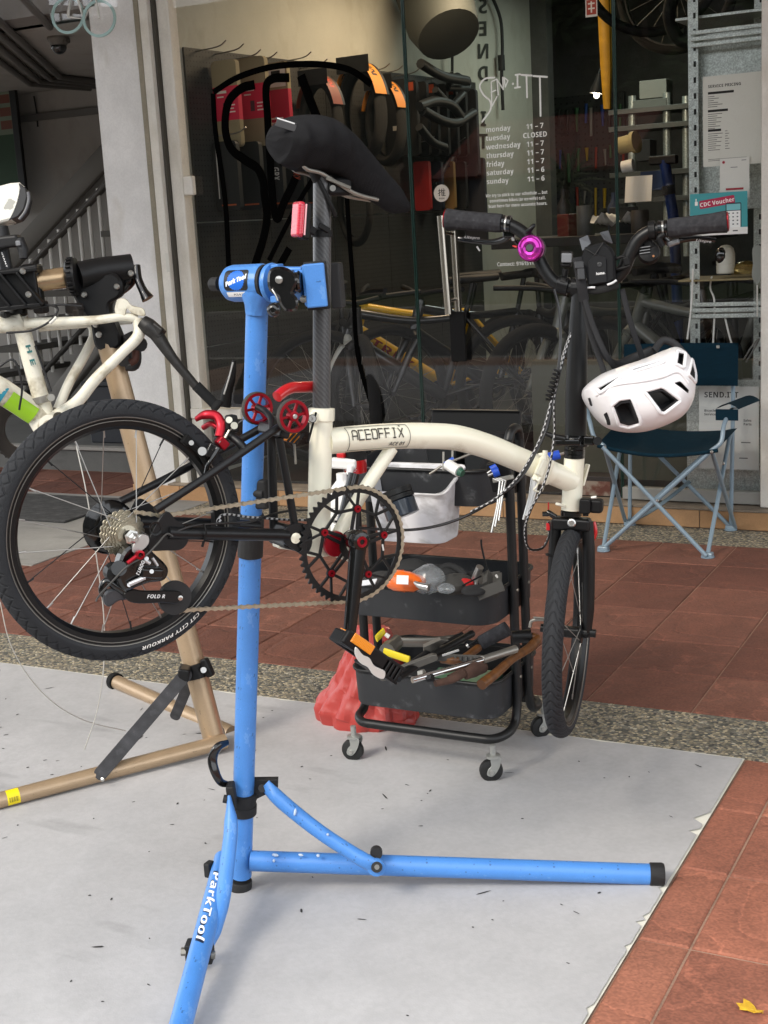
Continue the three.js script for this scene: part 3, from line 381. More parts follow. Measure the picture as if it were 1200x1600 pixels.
{
  const B = bike;
  // main frame
  part(B, 'seat_tube', [tube([[.3097,.2781,0], [.3778,.0366,0]], 0.0205, { n: 28 })], cream);
  const col = part(B, 'seat_clamp', [rev([.3067,.2901,0], [.3778,.0366,0].map((q, i) => q - [.3067,.2901,0][i]), [[0.0165, 0], [0.0232, 0.001], [0.0236, 0.010], [0.0232, 0.022], [0.021, 0.024]], { n: 28 }), bx(0.016, 0.02, 0.026, .289,.2684,.004, 0.003)], cream);
  part(col, 'clamp_bolt', cyl([.2877,.2666,.012], [.2773,.2656,.031], 0.0075, 0.0075, 16), blackSatin);
  part(col, 'bolt_head', [cyl([.2771,.2656,.0312], [.2764,.2656,.0325], 0.0062, 0.0062, 16), ...[0.785, -0.785].map((a) => bx(0.0105, 0.0014, 0.001, .2761,.2655,.0331, 0, [0, 0, a]))], std(0x9b9a97, 0.4, 0.5));
  part(B, 'slot', bx(0.0035, 0.055, 0.002, .2885,.2512,.0178, 0), rubberDark);
  const mt = part(B, 'main_tube', [tube([[.3338,.2352,0], [.3768,.2507,0], [.4469,.2731,0], [.5272,.2946,0], [.6006,.3094,0], [.6746,.3116,0], [.7435,.3069,0], [.825,.3007,0], [.9004,.2949,0]], [0.0232, 0.0232, 0.0235, 0.0242, 0.0242, 0.0238, 0.0235, 0.0235, 0.023], { n: 32, seg: 48 })], cream);
  part(B, 'strut_tube', [tube([[.4693,.257,0], [.4291,.1512,0], [.4039,.0717,0]], 0.0125, { n: 20 })], cream);
  part(B, 'head_tube', [tube([[.8911,.3429,0], [.9192,.2395,0]], 0.0202, { n: 28 }), bx(0.005, 0.045, 0.012, .9264,.3148,.004, 0.002), bx(0.02, 0.006, 0.012, .8843,.2432,.006, 0.002)], cream);
  part(B, 'bottom_bracket', [rev([.423,.0613,-.034], zAxis, [[0.019, 0], [0.0225, 0.003], [0.0225, 0.065], [0.019, 0.068]], { n: 28 }), bx(0.05, 0.032, 0.03, .3808,.0621,0, 0.006)], cream);
  part(B, 'bracket_cup', rev([.3814,.0648,.035], zAxis, [[0.014, 0], [0.0225, 0.0005], [0.0235, 0.004], [0.0225, 0.010], [0.014, 0.0105]], { n: 28 }), redAno);
  { // hinge
    const h = part(B, 'frame_hinge', [tube([[.8014,.3107,0], [.8184,.3004,0]], 0.0262, { n: 24 }), tube([[.8219,.3,0], [.838,.2973,0]], 0.0262, { n: 24 }), bx(0.030, 0.052, 0.018, .8045,.2976,.024, 0.005, [0, 0, -0.15])], cream);
    part(h, 'hinge_lever', [tube([[.7882,.3347,.034], [.791,.3126,.036], [.7928,.2836,.036], [.7882,.2733,.034]], 0.0052, { n: 10 }), bx(0.017, 0.034, 0.012, .7886,.3005,.036, 0.003, [0, 0, -0.2])], cream);
    part(h, 'wire_loop', tube([[.8004,.2808,.03], [.7916,.2636,.032], [.7876,.2562,.032], [.8056,.2565,.032], [.8103,.2715,.03]], 0.002, { n: 6 }), cream);
  }
  { // printed name panel on the main tube
    const t = canvasTex(1024, 340, (c, W, H) => {
      c.clearRect(0, 0, W, H); c.strokeStyle = '#3a3730'; c.lineWidth = 9; c.beginPath(); c.moveTo(30, 22); c.quadraticCurveTo(W / 2, 12, W - 70, 14); c.quadraticCurveTo(W - 8, 150, W - 50, H - 24); c.quadraticCurveTo(W / 2, H - 14, 60, H - 18); c.quadraticCurveTo(76, 170, 30, 22); c.stroke();
      c.strokeStyle = '#33302a'; c.lineWidth = 15; c.lineJoin = 'miter'; const L = (p) => { c.beginPath(); p.forEach(([x, y], i) => (i ? c.lineTo(x, y) : c.moveTo(x, y))); c.stroke(); };
      const y0 = 70, y1 = 186, w = 74; let x = 112; const P = { A: [[[0, y1], [0, y0 + 18], [18, y0], [w - 18, y0], [w, y0 + 18], [w, y1]], [[0, 140], [w, 140]]], C: [[[w, y0], [0, y0], [0, y1], [w, y1]]], E: [[[w, y0], [0, y0], [0, y1], [w, y1]], [[0, 130], [w, 130]]], O: [[[8, y0], [w - 8, y0], [w, y0 + 10], [w, y1 - 10], [w - 8, y1], [8, y1], [0, y1 - 10], [0, y0 + 10], [8, y0]]], F: [[[w, y0], [0, y0], [0, y1]], [[0, 130], [w - 12, 130]]], I: [[[w / 2, y0], [w / 2, y1]], [[14, y0], [w - 14, y0]], [[14, y1], [w - 14, y1]]], X: [[[0, y0], [w, y1]], [[w, y0], [0, y1]]] };
      for (const k of 'ACEOFFIX') { for (const p of P[k]) L(p.map(([a, b]) => [a + x, b])); x += 100; }
      c.fillStyle = '#33302a'; c.beginPath(); c.moveTo(x - 84, 30); c.lineTo(x - 46, 30); c.lineTo(x - 65, 54); c.fill();
      write(c, 'ACE 01', 790, 262, 'bold italic 66px sans-serif', '#33302a', { sx: 1.15 });
    });
    const a = V(.3567,.2445,0), b = V(.4909,.2842,0);
    const nc = new THREE.CatmullRomCurve3([[.3567,.2445,0], [.3768,.2507,0], [.4469,.2731,0], [.4907,.285,0]].map(vec), false, 'centripetal');
    part(mt, 'name_print', sheet((s, q) => { const c = nc.getPointAt(s), d = nc.getTangentAt(s), up = V(-d.y, d.x, 0), A = (q - 0.5) * 2.15 + 0.12; return c.addScaledVector(up, Math.sin(A) * 0.0252).add(V(0, 0, Math.cos(A) * 0.0252)); }, 24, 14), new THREE.MeshStandardMaterial({ map: t, transparent: true, roughness: 0.5, side: THREE.DoubleSide }));
  }
  // rear swing arm
  part(B, 'seat_stay', tube([[.0292,.0509,.056], [.1085,.1303,.054], [.194,.2191,.05], [.2152,.2399,.048]], 0.0068, { n: 14 }), blackPaint);
  part(B, 'seat_stay', tube([[.0126,.0444,-.056], [.1206,.1339,-.054], [.236,.2356,-.05], [.2427,.2445,-.048]], 0.0068, { n: 14 }), blackPaint);
  part(B, 'chain_stay', tube([[.0598,.02,.056], [.1616,.0384,.05], [.2854,.0599,.036]], [0.0112, 0.0112, 0.0105], { n: 18 }), blackPaint);
  part(B, 'chain_stay', tube([[.0406,.016,-.056], [.1471,.0366,-.05], [.2672,.0602,-.036]], [0.0105, 0.0105, 0.01], { n: 18 }), blackPaint);
  part(B, 'rear_strut', tube([[.2251,.2181,.03], [.2663,.1417,.03], [.3007,.076,.03]], 0.0072, { n: 14 }), blackPaint);
  part(B, 'rear_strut', tube([[.2393,.2245,-.03], [.2693,.1341,-.03], [.2937,.0622,-.03]], 0.0082, { n: 14 }), blackPaint);
  part(B, 'stay_bridge', [tube([[.1576,.1834,.05], [.1474,.193,.04], [.1351,.2011,.01], [.1435,.1956,-.03], [.1545,.1734,-.05]], 0.0075, { n: 12 }), tube([[.2134,.2277,.02], [.2171,.2459,0], [.2163,.2578,-.03], [.21,.2613,-.05]], 0.006, { n: 12 }), bx(0.02, 0.02, 0.09, .2273,.2292,0, 0.004)], blackPaint);
  part(B, 'dropout', [plate(smooth([[.0487,.0521,0], [.0652,.0436,0], [.0866,.035,0], [.0971,.0151,0], [.0898,-.0008,0], [.0636,-.0085,0], [.0345,-.0124,0], [.0314,.0067,0]].map((p) => [p[0], p[1]]), 5), 0.006, 0.053, [circ(...[.0375,.0217,.056].slice(0, 2), 0.0078, 16)])], blackPaint);
  part(B, 'dropout', [plate(smooth([[-.0133,.0555,0], [.0058,.0523,0], [.027,.0385,0], [.029,.0149,0], [.0142,-.0057,0], [-.0191,-.0127,0], [-.0278,-.0016,0]].map((p) => [p[0] + 0.058, p[1]]), 5), 0.005, -0.06)], blackPaint);
  part(B, 'dropout_eye', rev([.0361,.0219,.0592], zAxis, [[0.0085, 0], [0.0085, 0.001], [0.0115, 0.0015], [0.0115, 0]], { n: 20, closed: true }), blackSatin);
  { const pv = part(B, 'pivot_plate', [plate(smooth([[.2915,.069,0], [.3158,.0848,0], [.3382,.0814,0], [.3503,.051,0], [.3417,.0351,0], [.3133,.041,0], [.2951,.0488,0]].map((p) => [p[0] - 0.015, p[1]]), 5), 0.008, 0.034), bx(0.035, 0.04, 0.068, .3061,.0558,0, 0.006)], blackPaint);
    part(pv, 'pivot_cap', rev([.3005,.0585,.0425], zAxis, [[0.0095, 0], [0.0095, 0.001], [0.008, 0.0018]], { n: 20 }), cream); 
    part(pv, 'white_bumper', bx(0.034, 0.014, 0.03, .3077,.0403,-.004, 0.004, [0, 0, 0.1]), cream); }
  // small red transport wheels
  for (const [cx, z, lab] of [[[.2185,.2585,.07], 1], [[.2166,.2597,-.062], -1]]) {
    const m = moveM(cx[0], cx[1], cx[2]), spk = []; for (let k = 0; k < 6; k++) { const a = k / 6 * 6.283 + 0.45; spk.push(bx(0.0175, 0.0048, 0.005, Math.cos(a) * 0.0145, Math.sin(a) * 0.0145, 0, 0.001, [0, 0, a])); }
    const e = part(B, 'transport_wheel', [rev([0, 0, -0.006], zAxis, [[0.0222, 0], [0.0275, 0], [0.0275, 0.012], [0.0222, 0.012]], { n: 40, closed: true, crease: 0.5 }), ...spk, rev([0, 0, -0.006], zAxis, [[0.004, 0], [0.0095, 0], [0.0085, 0.012], [0.006, 0.0135], [0.004, 0.0135]], { n: 24 })], redAno, { m });
    part(e, 'rubber_band', rev([0, 0, -0.006], zAxis, [[0.0272, 0.0005], [0.0292, 0.002], [0.0292, 0.010], [0.0272, 0.0115]], { n: 40, closed: true, crease: 0.6 }), std(0x3a3733, 0.8), { m });
    part(e, 'axle_bolt', [rev([0, 0, z > 0 ? 0.006 : -0.012], zAxis, [[0.0042, 0], [0.0042, 0.003], [0.003, 0.004]], { n: 14 })], steel, { m });
  }
  { const rf = part(B, 'rear_reflector', bx(0.016, 0.021, 0.034, .2711,.2263,-.012, 0.003), blackSatin); part(rf, 'amber_lens', bx(0.034, 0.018, 0.004, .2592,.2255,.008, 0.002, [0, 0.2, 0.05]), amber); part(rf, 'reflector_post', rod([.2786,.2157,-.01], [.2913,.1827,-.01], 0.0022), steelDull);
    for (let k = 0; k < 3; k++) part(rf, 'black_stripe', bx(0.0045, 0.024, 0.002, .2661,.2264,.0115, 0.0005, [0, 0, -0.5]).translate((k - 1) * 0.008, 0, 0), plasticBlack); }
  part(B, 'rack_tube', tube([[.2105,.285,.012], [.2229,.297,.006], [.2417,.3082,-.004], [.2647,.3147,-.016], [.3015,.3249,-.03]], 0.0098, { n: 18 }), redPaint);
  // rear wheel
  const rw = makeWheel(B, 'rear_wheel', moveM(0, 0, 0, 0, 0, 0.1), { R: 0.2165, w: 0.044, h: 0.0215, reps: 30, kind: 'rear', rimMat: std(0x111112, 0.32, 0.4), nSp: 20, rimR: 0.1685, hub: 0.05 });
  part(rw, 'tyre_print', sheet((s, q) => { const a = mix(-0.50, -1.17, s), r = mix(0.1945, 0.2035, q); return V(r * Math.cos(a), r * Math.sin(a), 0.0222 - Math.pow((r - 0.195) / 0.0215, 2) * 0.011); }, 20, 3), inkText(768, 80, (c, W, H) => write(c, 'CST CITY PARKOUR', W / 2, H / 2 + 3, 'bold italic 74px sans-serif', '#e8e6e0', { sx: 1.0 })));
  // cassette, chain, derailleur
  const sprocket = (R, teeth, z, th, inner) => { const p = []; for (let k = 0; k < teeth; k++) { const a = k / teeth * 6.2832, d = 3.1416 / teeth; p.push([R * 0.93 * Math.cos(a - d), R * 0.93 * Math.sin(a - d)], [R * Math.cos(a - d * 0.35), R * Math.sin(a - d * 0.35)], [R * Math.cos(a + d * 0.35), R * Math.sin(a + d * 0.35)]); } return plate(p, th, z, [circ(0, 0, inner, 24)], 0.0004); };
  part(B, 'cassette', [[0.038, 20, 0.016], [0.0345, 18, 0.0202], [0.031, 16, 0.0244], [0.0275, 15, 0.0286], [0.024, 13, 0.0328], [0.021, 11, 0.037]].map(([r, n, z]) => sprocket(r, n, z, 0.0022, 0.014)).concat(rev([0, 0, 0.012], zAxis, [[0.0165, 0], [0.0165, 0.03], [0.012, 0.032]], { n: 24 })), std(0xa7a08e, 0.36, 0.85));
  part(B, 'spoke_guard', rev([0, 0, -0.046], zAxis, [[0.012, 0], [0.045, 0.0], [0.046, 0.004], [0.04, 0.009], [0.02, 0.014]], { n: 36 }), blackGloss);
  each(B, 'axle_nut', [rev([0, 0, 0.06], zAxis, [[0.0125, 0], [0.0125, 0.002], [0.0095, 0.0025], [0.0092, 0.009], [0.0055, 0.011], [0.005, 0.018], [0.003, 0.019]], { n: 6, crease: 0.3 }), rev([0, 0, -0.075], zAxis, [[0.005, 0], [0.009, 0.004], [0.009, 0.014]], { n: 8 })], steel);
  const ringC = [.4138,.0711,.046];
  const rc = V(...ringC);
  { // chainring: toothed rim and a web of thin arms
    const R = 0.1075, T = 56, p = []; for (let k = 0; k < T; k++) { const a = k / T * 6.2832, d = 3.1416 / T; p.push([(R - 0.0065) * Math.cos(a - d), (R - 0.0065) * Math.sin(a - d)], [(R - 0.004) * Math.cos(a - d * 0.55), (R - 0.004) * Math.sin(a - d * 0.55)], [R * Math.cos(a - d * 0.16), R * Math.sin(a - d * 0.16)], [R * Math.cos(a + d * 0.16), R * Math.sin(a + d * 0.16)], [(R - 0.004) * Math.cos(a + d * 0.55), (R - 0.004) * Math.sin(a + d * 0.55)]); }
    const arm = (a, b, w = 0.0052, z = 0) => { const A = new THREE.Vector2(...a), Bq = new THREE.Vector2(...b), d = Bq.clone().sub(A); return bx(d.length() + 0.002, w, 0.0042, (a[0] + b[0]) / 2, (a[1] + b[1]) / 2, z, 0.0008, [0, 0, Math.atan2(d.y, d.x)]); };
    const P = (r, deg) => [r * Math.cos(deg * Math.PI / 180), r * Math.sin(deg * Math.PI / 180)];
    const web = [], a0 = 100; // bolts at five angles
    for (let k = 0; k < 5; k++) { const c = a0 + k * 72, bolt = P(0.0645, c), L = P(0.068, c + 36), hub = 0.024;
      web.push(arm(bolt, P(0.096, c)), arm(bolt, L), arm(bolt, P(0.068, c - 36)), arm(P(0.068, c + 36), P(0.096, c + 27)), arm(P(0.068, c + 36), P(0.096, c + 45)), arm(P(hub, c - 14), P(0.058, c - 4), 0.006), arm(P(hub, c + 14), P(0.058, c + 4), 0.006), arm(bolt, P(0.097, c + 17), 0.0044)); web.push(rev([bolt[0], bolt[1], -0.002], zAxis, [[0.0085, 0], [0.0085, 0.0045]], { n: 18 })); }
    const m = moveM(rc.x, rc.y, rc.z);
    const cr = part(B, 'chainring', [plate(p, 0.0035, -0.00175, [circ(0, 0, 0.0935, 60)], 0.0005), ...web, rev([0, 0, -0.003], zAxis, [[0.014, 0], [0.027, 0], [0.027, 0.0055], [0.014, 0.0055]], { n: 30, closed: true, crease: 0.5 })], blackSatin, { m });
    for (let k = 0; k < 5; k++) { const b = P(0.0645, a0 + k * 72); const o = part(cr, 'chainring_bolt', rev([b[0], b[1], 0.002], zAxis, [[0.0024, 0.0005], [0.0026, 0.003], [0.0062, 0.003], [0.0066, 0.001], [0.0066, -0.003]], { n: 18, crease: 0.5 }), redAno, { m }); }
    part(cr, 'tooth_print', bx(0.012, 0.003, 0.0005, 0.062, 0.008, 0.0024, 0, [0, 0, -1.05]), std(0xd8d8d4, 0.5), { m });
  }
  { // crank and pedal
    const a = [.4001,.0818,.083], b = [.4259,-.0933,.098], A = V(...a), D = V(...b).sub(A);
    const rings = []; for (let i = 0; i <= 12; i++) { const t = i / 12, hw = mix(0.0158, 0.0112, t), hz = mix(0.0105, 0.0075, t), c = A.clone().addScaledVector(D, t), nx = V(D.y, -D.x, 0).normalize(), ring = []; for (let k = 0; k < 20; k++) { const q = k / 20 * 6.2832, e = 0.75; ring.push(c.clone().addScaledVector(nx, hw * Math.sign(Math.cos(q)) * Math.abs(Math.cos(q)) ** e).add(V(0, 0, hz * Math.sign(Math.sin(q)) * Math.abs(Math.sin(q)) ** e))); } rings.push(ring); }
    const ck = part(B, 'crank', [loft(rings), rev([a[0], a[1], a[2] - 0.03], zAxis, [[0.013, 0], [0.017, 0.012], [0.0185, 0.02], [0.0185, 0.037], [0.016, 0.041], [0.010, 0.0425]], { n: 28 }), rev([b[0], b[1], b[2] - 0.010], zAxis, [[0.0095, 0], [0.0128, 0.002], [0.0128, 0.017], [0.010, 0.019]], { n: 24 })], blackGloss);
    part(ck, 'crank_bolt', rev([a[0], a[1], a[2] + 0.010], zAxis, [[0.0045, -0.002], [0.0048, 0.004], [0.0095, 0.0045], [0.0103, 0.002], [0.0103, -0.002]], { n: 24, crease: 0.5 }), redAno);
    const lc = part(B, 'crank', [tube([[.4618,.0604,-.085], [.4633,.1948,-.095]], 0.011, { n: 14 })], blackGloss);
    // pedal: folding block, tilted, reaching out to the camera's side
    const o = V(.4044,-.091,.108), pm = frameM(o.toArray(), [0.94, -0.34, 0], [0.34, 0.94, 0], [0, 0, 1]);
    const pd = part(B, 'pedal', [bx(0.07, 0.024, 0.010, 0.006, 0, 0.010, 0.003), bx(0.10, 0.026, 0.012, -0.006, 0.001, 0.085, 0.004), bx(0.008, 0.024, 0.08, -0.026, 0, 0.048, 0.003), bx(0.008, 0.024, 0.08, 0.038, 0, 0.048, 0.003), ...[0, 1, 2].map((k) => bx(0.062, 0.018, 0.006, 0.006, 0, 0.028 + k * 0.016, 0.002)), cyl([0, 0, -0.008], [0, 0, 0.088], 0.0095)], plasticBlack, { m: pm });
    part(pd, 'pedal_reflector', bx(0.046, 0.002, 0.02, 0.0, 0.0145, 0.022, 0.0006), amber, { m: pm });
    part(pd, 'pedal_reflector', bx(0.048, 0.017, 0.003, -0.020, 0.006, 0.0925, 0.001), amber, { m: pm });
    part(pd, 'pedal_plate', plate(smooth([[-0.03, -0.006], [-0.01, -0.01], [0.004, -0.008], [0.02, -0.014], [0.046, -0.012], [0.05, -0.022], [0.03, -0.026], [0.012, -0.021], [-0.006, -0.022], [-0.024, -0.015]], 4), 0.003, 0.0935), std(0xd8d8d4, 0.4, 0.5), { m: pm });
    part(pd, 'cage', [0, 1, 2, 3].map((k) => bx(0.006, 0.03, 0.086, 0.05 + k * 0.009, -0.004, 0.048, 0.002)).concat(bx(0.045, 0.006, 0.086, 0.062, -0.016, 0.048, 0.002), bx(0.045, 0.006, 0.010, 0.062, 0.011, 0.086, 0.002)), plasticBlack, { m: pm });
  }
  { // chain of links
    const pts = []; const R = 0.1035, push = (x, y, z) => pts.push(V(x, y, z));
    push(.0071,.0391,.032); push(.0535,.0431,.0335);
    const s0 = 103, s1 = -82; const Sx = rc.x, Sy = rc.y;
    for (let k = 0; k <= 30; k++) { const a = (s0 + (s1 - s0) * k / 30) * Math.PI / 180; push(Sx + R * Math.cos(a), Sy + R * Math.sin(a), rc.z); }
    push(.1387,-.1006,.036); push(.12,-.1086,.035);
    const L = [0]; for (let i = 1; i < pts.length; i++) L.push(L[i - 1] + pts[i].distanceTo(pts[i - 1]));
    const at = (s) => { let i = 1; while (i < L.length - 1 && L[i] < s) i++; return pts[i - 1].clone().lerp(pts[i], (s - L[i - 1]) / (L[i] - L[i - 1])); };
    const pitch = 0.0127, N = Math.floor(L[L.length - 1] / pitch), g = [], lk = [];
    for (let k = 0; k < 14; k++) { const t = k / 14 * 6.2832, sx = Math.cos(t), sy = Math.sin(t); lk.push([sx > 0 ? 0.00635 + 0.0042 * sx : -0.00635 + 0.0042 * sx, sy * 0.0042]); }
    const shp = []; { const w = 0.0020; for (let k = -4; k <= 4; k++) { const t = k / 4 * 2.1; shp.push([0.00635 + 0.0038 * Math.cos(t), 0.0038 * Math.sin(t)]); } shp.push([0, w]); for (let k = -4; k <= 4; k++) { const t = Math.PI + k / 4 * 2.1; shp.push([-0.00635 + 0.0038 * Math.cos(t), 0.0038 * Math.sin(t)]); } shp.push([0, -w]); }
    const outer = plate(shp, 0.0011, 0, [circ(0.00635, 0, 0.0018, 6), circ(-0.00635, 0, 0.0018, 6)], 0), pinG = rev([0, 0, -0.0045], zAxis, [[0.0021, 0], [0.0021, 0.009]], { n: 8, crease: 0 });
    for (let i = 0; i < N; i++) { const a = at(i * pitch), b = at((i + 1) * pitch), c = a.clone().add(b).multiplyScalar(0.5), ang = Math.atan2(b.y - a.y, b.x - a.x), z = i % 2 ? 0.0031 : 0.0018; for (const s of [-1, 1]) g.push(xf(outer, moveM(c.x, c.y, c.z + s * z - 0.0005, 0, 0, ang))); g.push(xf(pinG, moveM(a.x, a.y, a.z))); }
    part(B, 'chain', g, chainMat);
  }
  { // rear derailleur
    const q = (x, y, z) => { };
    const d = part(B, 'derailleur', [plate(smooth([[-.004,-.0246,.06], [.0165,-.0098,.06], [.0425,-.0216,.06], [.0706,-.0396,.06], [.0698,-.0527,.06], [.047,-.0614,.06], [.0294,-.0712,.06], [.0119,-.081,.06], [-.0044,-.0629,.06]].map((p) => [p[0], p[1]]), 5), 0.026, 0.04, [], 0.004), bx(0.04, 0.018, 0.014, .0428,-.0481,.072, 0.005, [0, 0, 0.15]), cyl([.0053,-.0561,.03], [-.0097,-.0522,.066], 0.0125)], blackGloss);
    part(d, 'hanger', plate(smooth([[.0115,.0072,.066], [.0227,.0074,.066], [.0266,-.0024,.066], [.0198,-.0144,.066], [.0061,-.0215,.066], [.0033,-.0115,.066], [.0068,-.0002,.066]].map((p) => [p[0], p[1]]), 5), 0.008, 0.061), std(0xc4c4c2, 0.35, 0.7));
    part(d, 'knob', rev([-.0022,-.0638,.02], zAxis, [[0.008, 0], [0.0155, 0.002], [0.0165, 0.010], [0.0155, 0.022], [0.010, 0.026]], { n: 28 }), blackSatin);
    part(d, 'barrel_adjuster', [rev([.0134,-.0228,.074], zAxis, [[0.004, 0], [0.0075, 0.001], [0.0075, 0.007], [0.004, 0.008]], { n: 18, closed: true }), tube([[.0083,-.0263,.078], [-.0034,-.0402,.078]], 0.0036, { n: 8 })], redAno);
    part(d, 'silver_link', [tube([[.0117,-.0733,.072], [.0211,-.0658,.074], [.0332,-.057,.074]], 0.004, { n: 8 }), tube([[.0275,-.0313,.07], [.0372,-.0336,.07]], 0.0038, { n: 8 }), cyl([.0307,-.0278,.068], [.0272,-.027,.076], 0.0035), cyl([.0406,-.0452,.078], [.0389,-.0448,.082], 0.0035), tube([[.041,-.0251,.066], [.0531,-.0355,.066]], 0.0028, { n: 8 }), cyl([.0171,-.0757,.06], [.0128,-.0745,.07], 0.0035)], std(0xcfcfd0, 0.28, 0.7));
    part(d, 'print', sheet((s, t) => V(.0181,-.0417,.081).add(V(-0.006 + 0.004 * s + 0.010 * t, -0.013 + 0.026 * s - 0.002 * t, 0)).add(V(0, 0, 0)), 1, 1), inkText(128, 40, (c) => write(c, 'LTWOO', 64, 20, 'bold 34px sans-serif', '#ddd')));
    const cg = part(d, 'cage', [plate(smooth([[.0169,-.0928,.05], [.028,-.0842,.05], [.0458,-.083,.05], [.0896,-.0748,.05], [.1103,-.0731,.05], [.1172,-.0806,.05], [.1103,-.0895,.05], [.0855,-.093,.05], [.0399,-.1024,.05], [.0259,-.1007,.05]].map((p) => [p[0], p[1]]), 6), 0.006, 0.047, [], 0.0015)], blackSatin);
    part(cg, 'cage_print', sheet((s, t) => V(.052,-.0936,.0535).lerp(V(.0892,-.0867,.0535), s).add(V(0, 0.0105 * t - 0.001, 0)), 1, 1), inkText(256, 64, (c) => write(c, 'FOLD R', 128, 34, 'bold 54px sans-serif', '#e8e8e8', { sx: 1.15 })));
    part(d, 'pulley', [rev([.1098,-.0842,.034], zAxis, [[0.006, 0], [0.0285, 0], [0.0285, 0.009], [0.006, 0.009]], { n: 36, crease: 0.5 })], std(0x202021, 0.7));
    part(d, 'cage_bolt', rev([.1128,-.081,.052], zAxis, [[0.0042, 0], [0.0042, 0.003], [0.003, 0.0035]], { n: 14 }), steel);
    part(d, 'tension_arm', tube([[-.0051,-.1045,.034], [-.0143,-.0955,.034], [-.0127,-.0799,.036], [.0049,-.0842,.04], [.0228,-.0897,.044]], [0.007, 0.007, 0.006, 0.008, 0.008], { n: 12 }), blackGloss);
    part(d, 'tension_arm', plate(smooth([[-.006,-.1119,.03], [-.0097,-.0987,.03], [.0081,-.09,.03], [.0331,-.0863,.03], [.0325,-.0962,.03], [.0121,-.1043,.03], [-.0003,-.1162,.03]].map((p) => [p[0], p[1]]), 4), 0.014, 0.03, [], 0.003), std(0x3c3e42, 0.4, 0.3));
  }
  // rear brake
  { const bk = part(B, 'rear_brake', [tube([[.0901,.2111,-.02], [.097,.2221,-.005], [.1119,.225,.008], [.1194,.2124,.018], [.1177,.1929,.026]], [0.005, 0.008, 0.008, 0.008, 0.0075], { n: 12, flat: () => 0.5 }), tube([[.1122,.2012,-.03], [.1148,.2106,-.01], [.1215,.2071,.004]], 0.005, { n: 10 }), bx(0.022, 0.016, 0.014, .1245,.184,.03, 0.003, [0, 0, -0.5])], redAno);
    part(bk, 'brake_bolt', [cyl([.1347,.2233,.01], [.126,.2241,.03], 0.0055), cyl([.1426,.2174,.02], [.1359,.2171,.034], 0.006), rod([.1258,.1935,.034], [.129,.2076,.034], 0.0022)], std(0xd9d5c4, 0.3, 0.8));
    part(bk, 'brake_body', [bx(0.018, 0.03, 0.02, .1391,.2194,.016, 0.004, [0, 0, 0.4]), tube([[.1381,.2119,.01], [.1494,.1994,.012]], 0.007, { n: 10 })], blackSatin);
    part(bk, 'brake_arm', [tube([[.1182,.174,.034], [.113,.1598,.036], [.1077,.1453,.036], [.109,.1278,.034]], 0.0042, { n: 8 }), bx(0.014, 0.024, 0.006, .106,.1666,.034, 0.002, [0, 0, -0.2])], blackGloss);
    part(bk, 'brake_pad', [bx(0.014, 0.016, 0.012, .0636,.1725,.024, 0.002, [0, 0, -0.4]), tube([[.0705,.17,.026], [.0913,.1599,.026], [.1117,.1426,.024]], 0.006, { n: 8 })], rubberDark);
    each(bk, 'pad_bolt', [cyl([.0709,.1706,.03], [.0682,.1706,.036], 0.0042), cyl([.0918,.162,.034], [.0885,.162,.041], 0.0072), bx(0.010, 0.0025, 0.002, .1109,.1713,.036, 0, [0, 0, 0.7])], steel);
    part(bk, 'brake_wire', tube([[.1151,.1825,.038], [.1265,.1977,.03], [.1483,.2233,.02], [.1625,.2339,.01]], 0.0012, { n: 5 }), steel); }
  // seat post and saddle
  part(B, 'seat_post', tube([[.3095,.2804,0], [.1904,.6687,0]], 0.0157, { n: 28 }), carbon);
  { const sc = part(B, 'saddle_clamp', [tube([[.1645,.6874,0], [.1828,.666,0], [.1987,.6525,0]], 0.013, { n: 14 }), bx(0.05, 0.03, 0.036, .22,.6601,0, 0.006, [0, 0, 0.35]), tube([[.1802,.6564,.012], [.2085,.6256,.02], [.2264,.6094,.016]], 0.0042, { n: 8 })], plasticBlack);
    part(sc, 'clamp_nut', [cyl([.2077,.6525,.016], [.2031,.6504,.025], 0.0052)], steel); part(sc, 'clamp_nut', cyl([.1469,.6812,.012], [.1395,.677,.032], 0.006), steelDull); }
  for (const z of [0.021, -0.021]) part(B, 'saddle_rail', tube([[.1197,.6894,.02], [.1447,.6654,.02], [.1748,.6674,.02], [.2155,.6619,.02], [.2513,.6576,.02], [.3,.6648,.012]].map((p) => [p[0], p[1], p[2] / 0.02 * z]), 0.0036, { n: 8 }), steelDull);
  part(B, 'rail_gauge', bx(0.05, 0.006, 0.003, .2109,.6621,.0255, 0.001, [0, 0, 0.35 - 0.62 + 0.27]), std(0x77746c, 0.5, 0.5));
  { // saddle in a stretch cover: sections from the tail to the nose
    const top = [[.0855,.7057,0], [.094,.731,0], [.1223,.7496,0], [.1637,.7611,0], [.2116,.7545,0], [.2599,.7373,0], [.3044,.7178,0], [.3402,.7016,0], [.3657,.6836,0]], bot = [[.0934,.6878,0], [.112,.6637,0], [.1395,.6604,0], [.1841,.6743,0], [.2206,.675,0], [.2614,.6644,0], [.3037,.6597,0], [.3411,.6552,0], [.3677,.6644,0]], hw = [0.035, 0.062, 0.070, 0.066, 0.052, 0.036, 0.026, 0.022, 0.013];
    const N = 44, M = 44, rings = []; const cv = (arr) => new THREE.CatmullRomCurve3(arr.map((p) => V(p[0], p[1], 0)), false, 'centripetal'), ct = cv(top), cb = cv(bot), ch = cv(hw.map((h, i) => [i, h]));
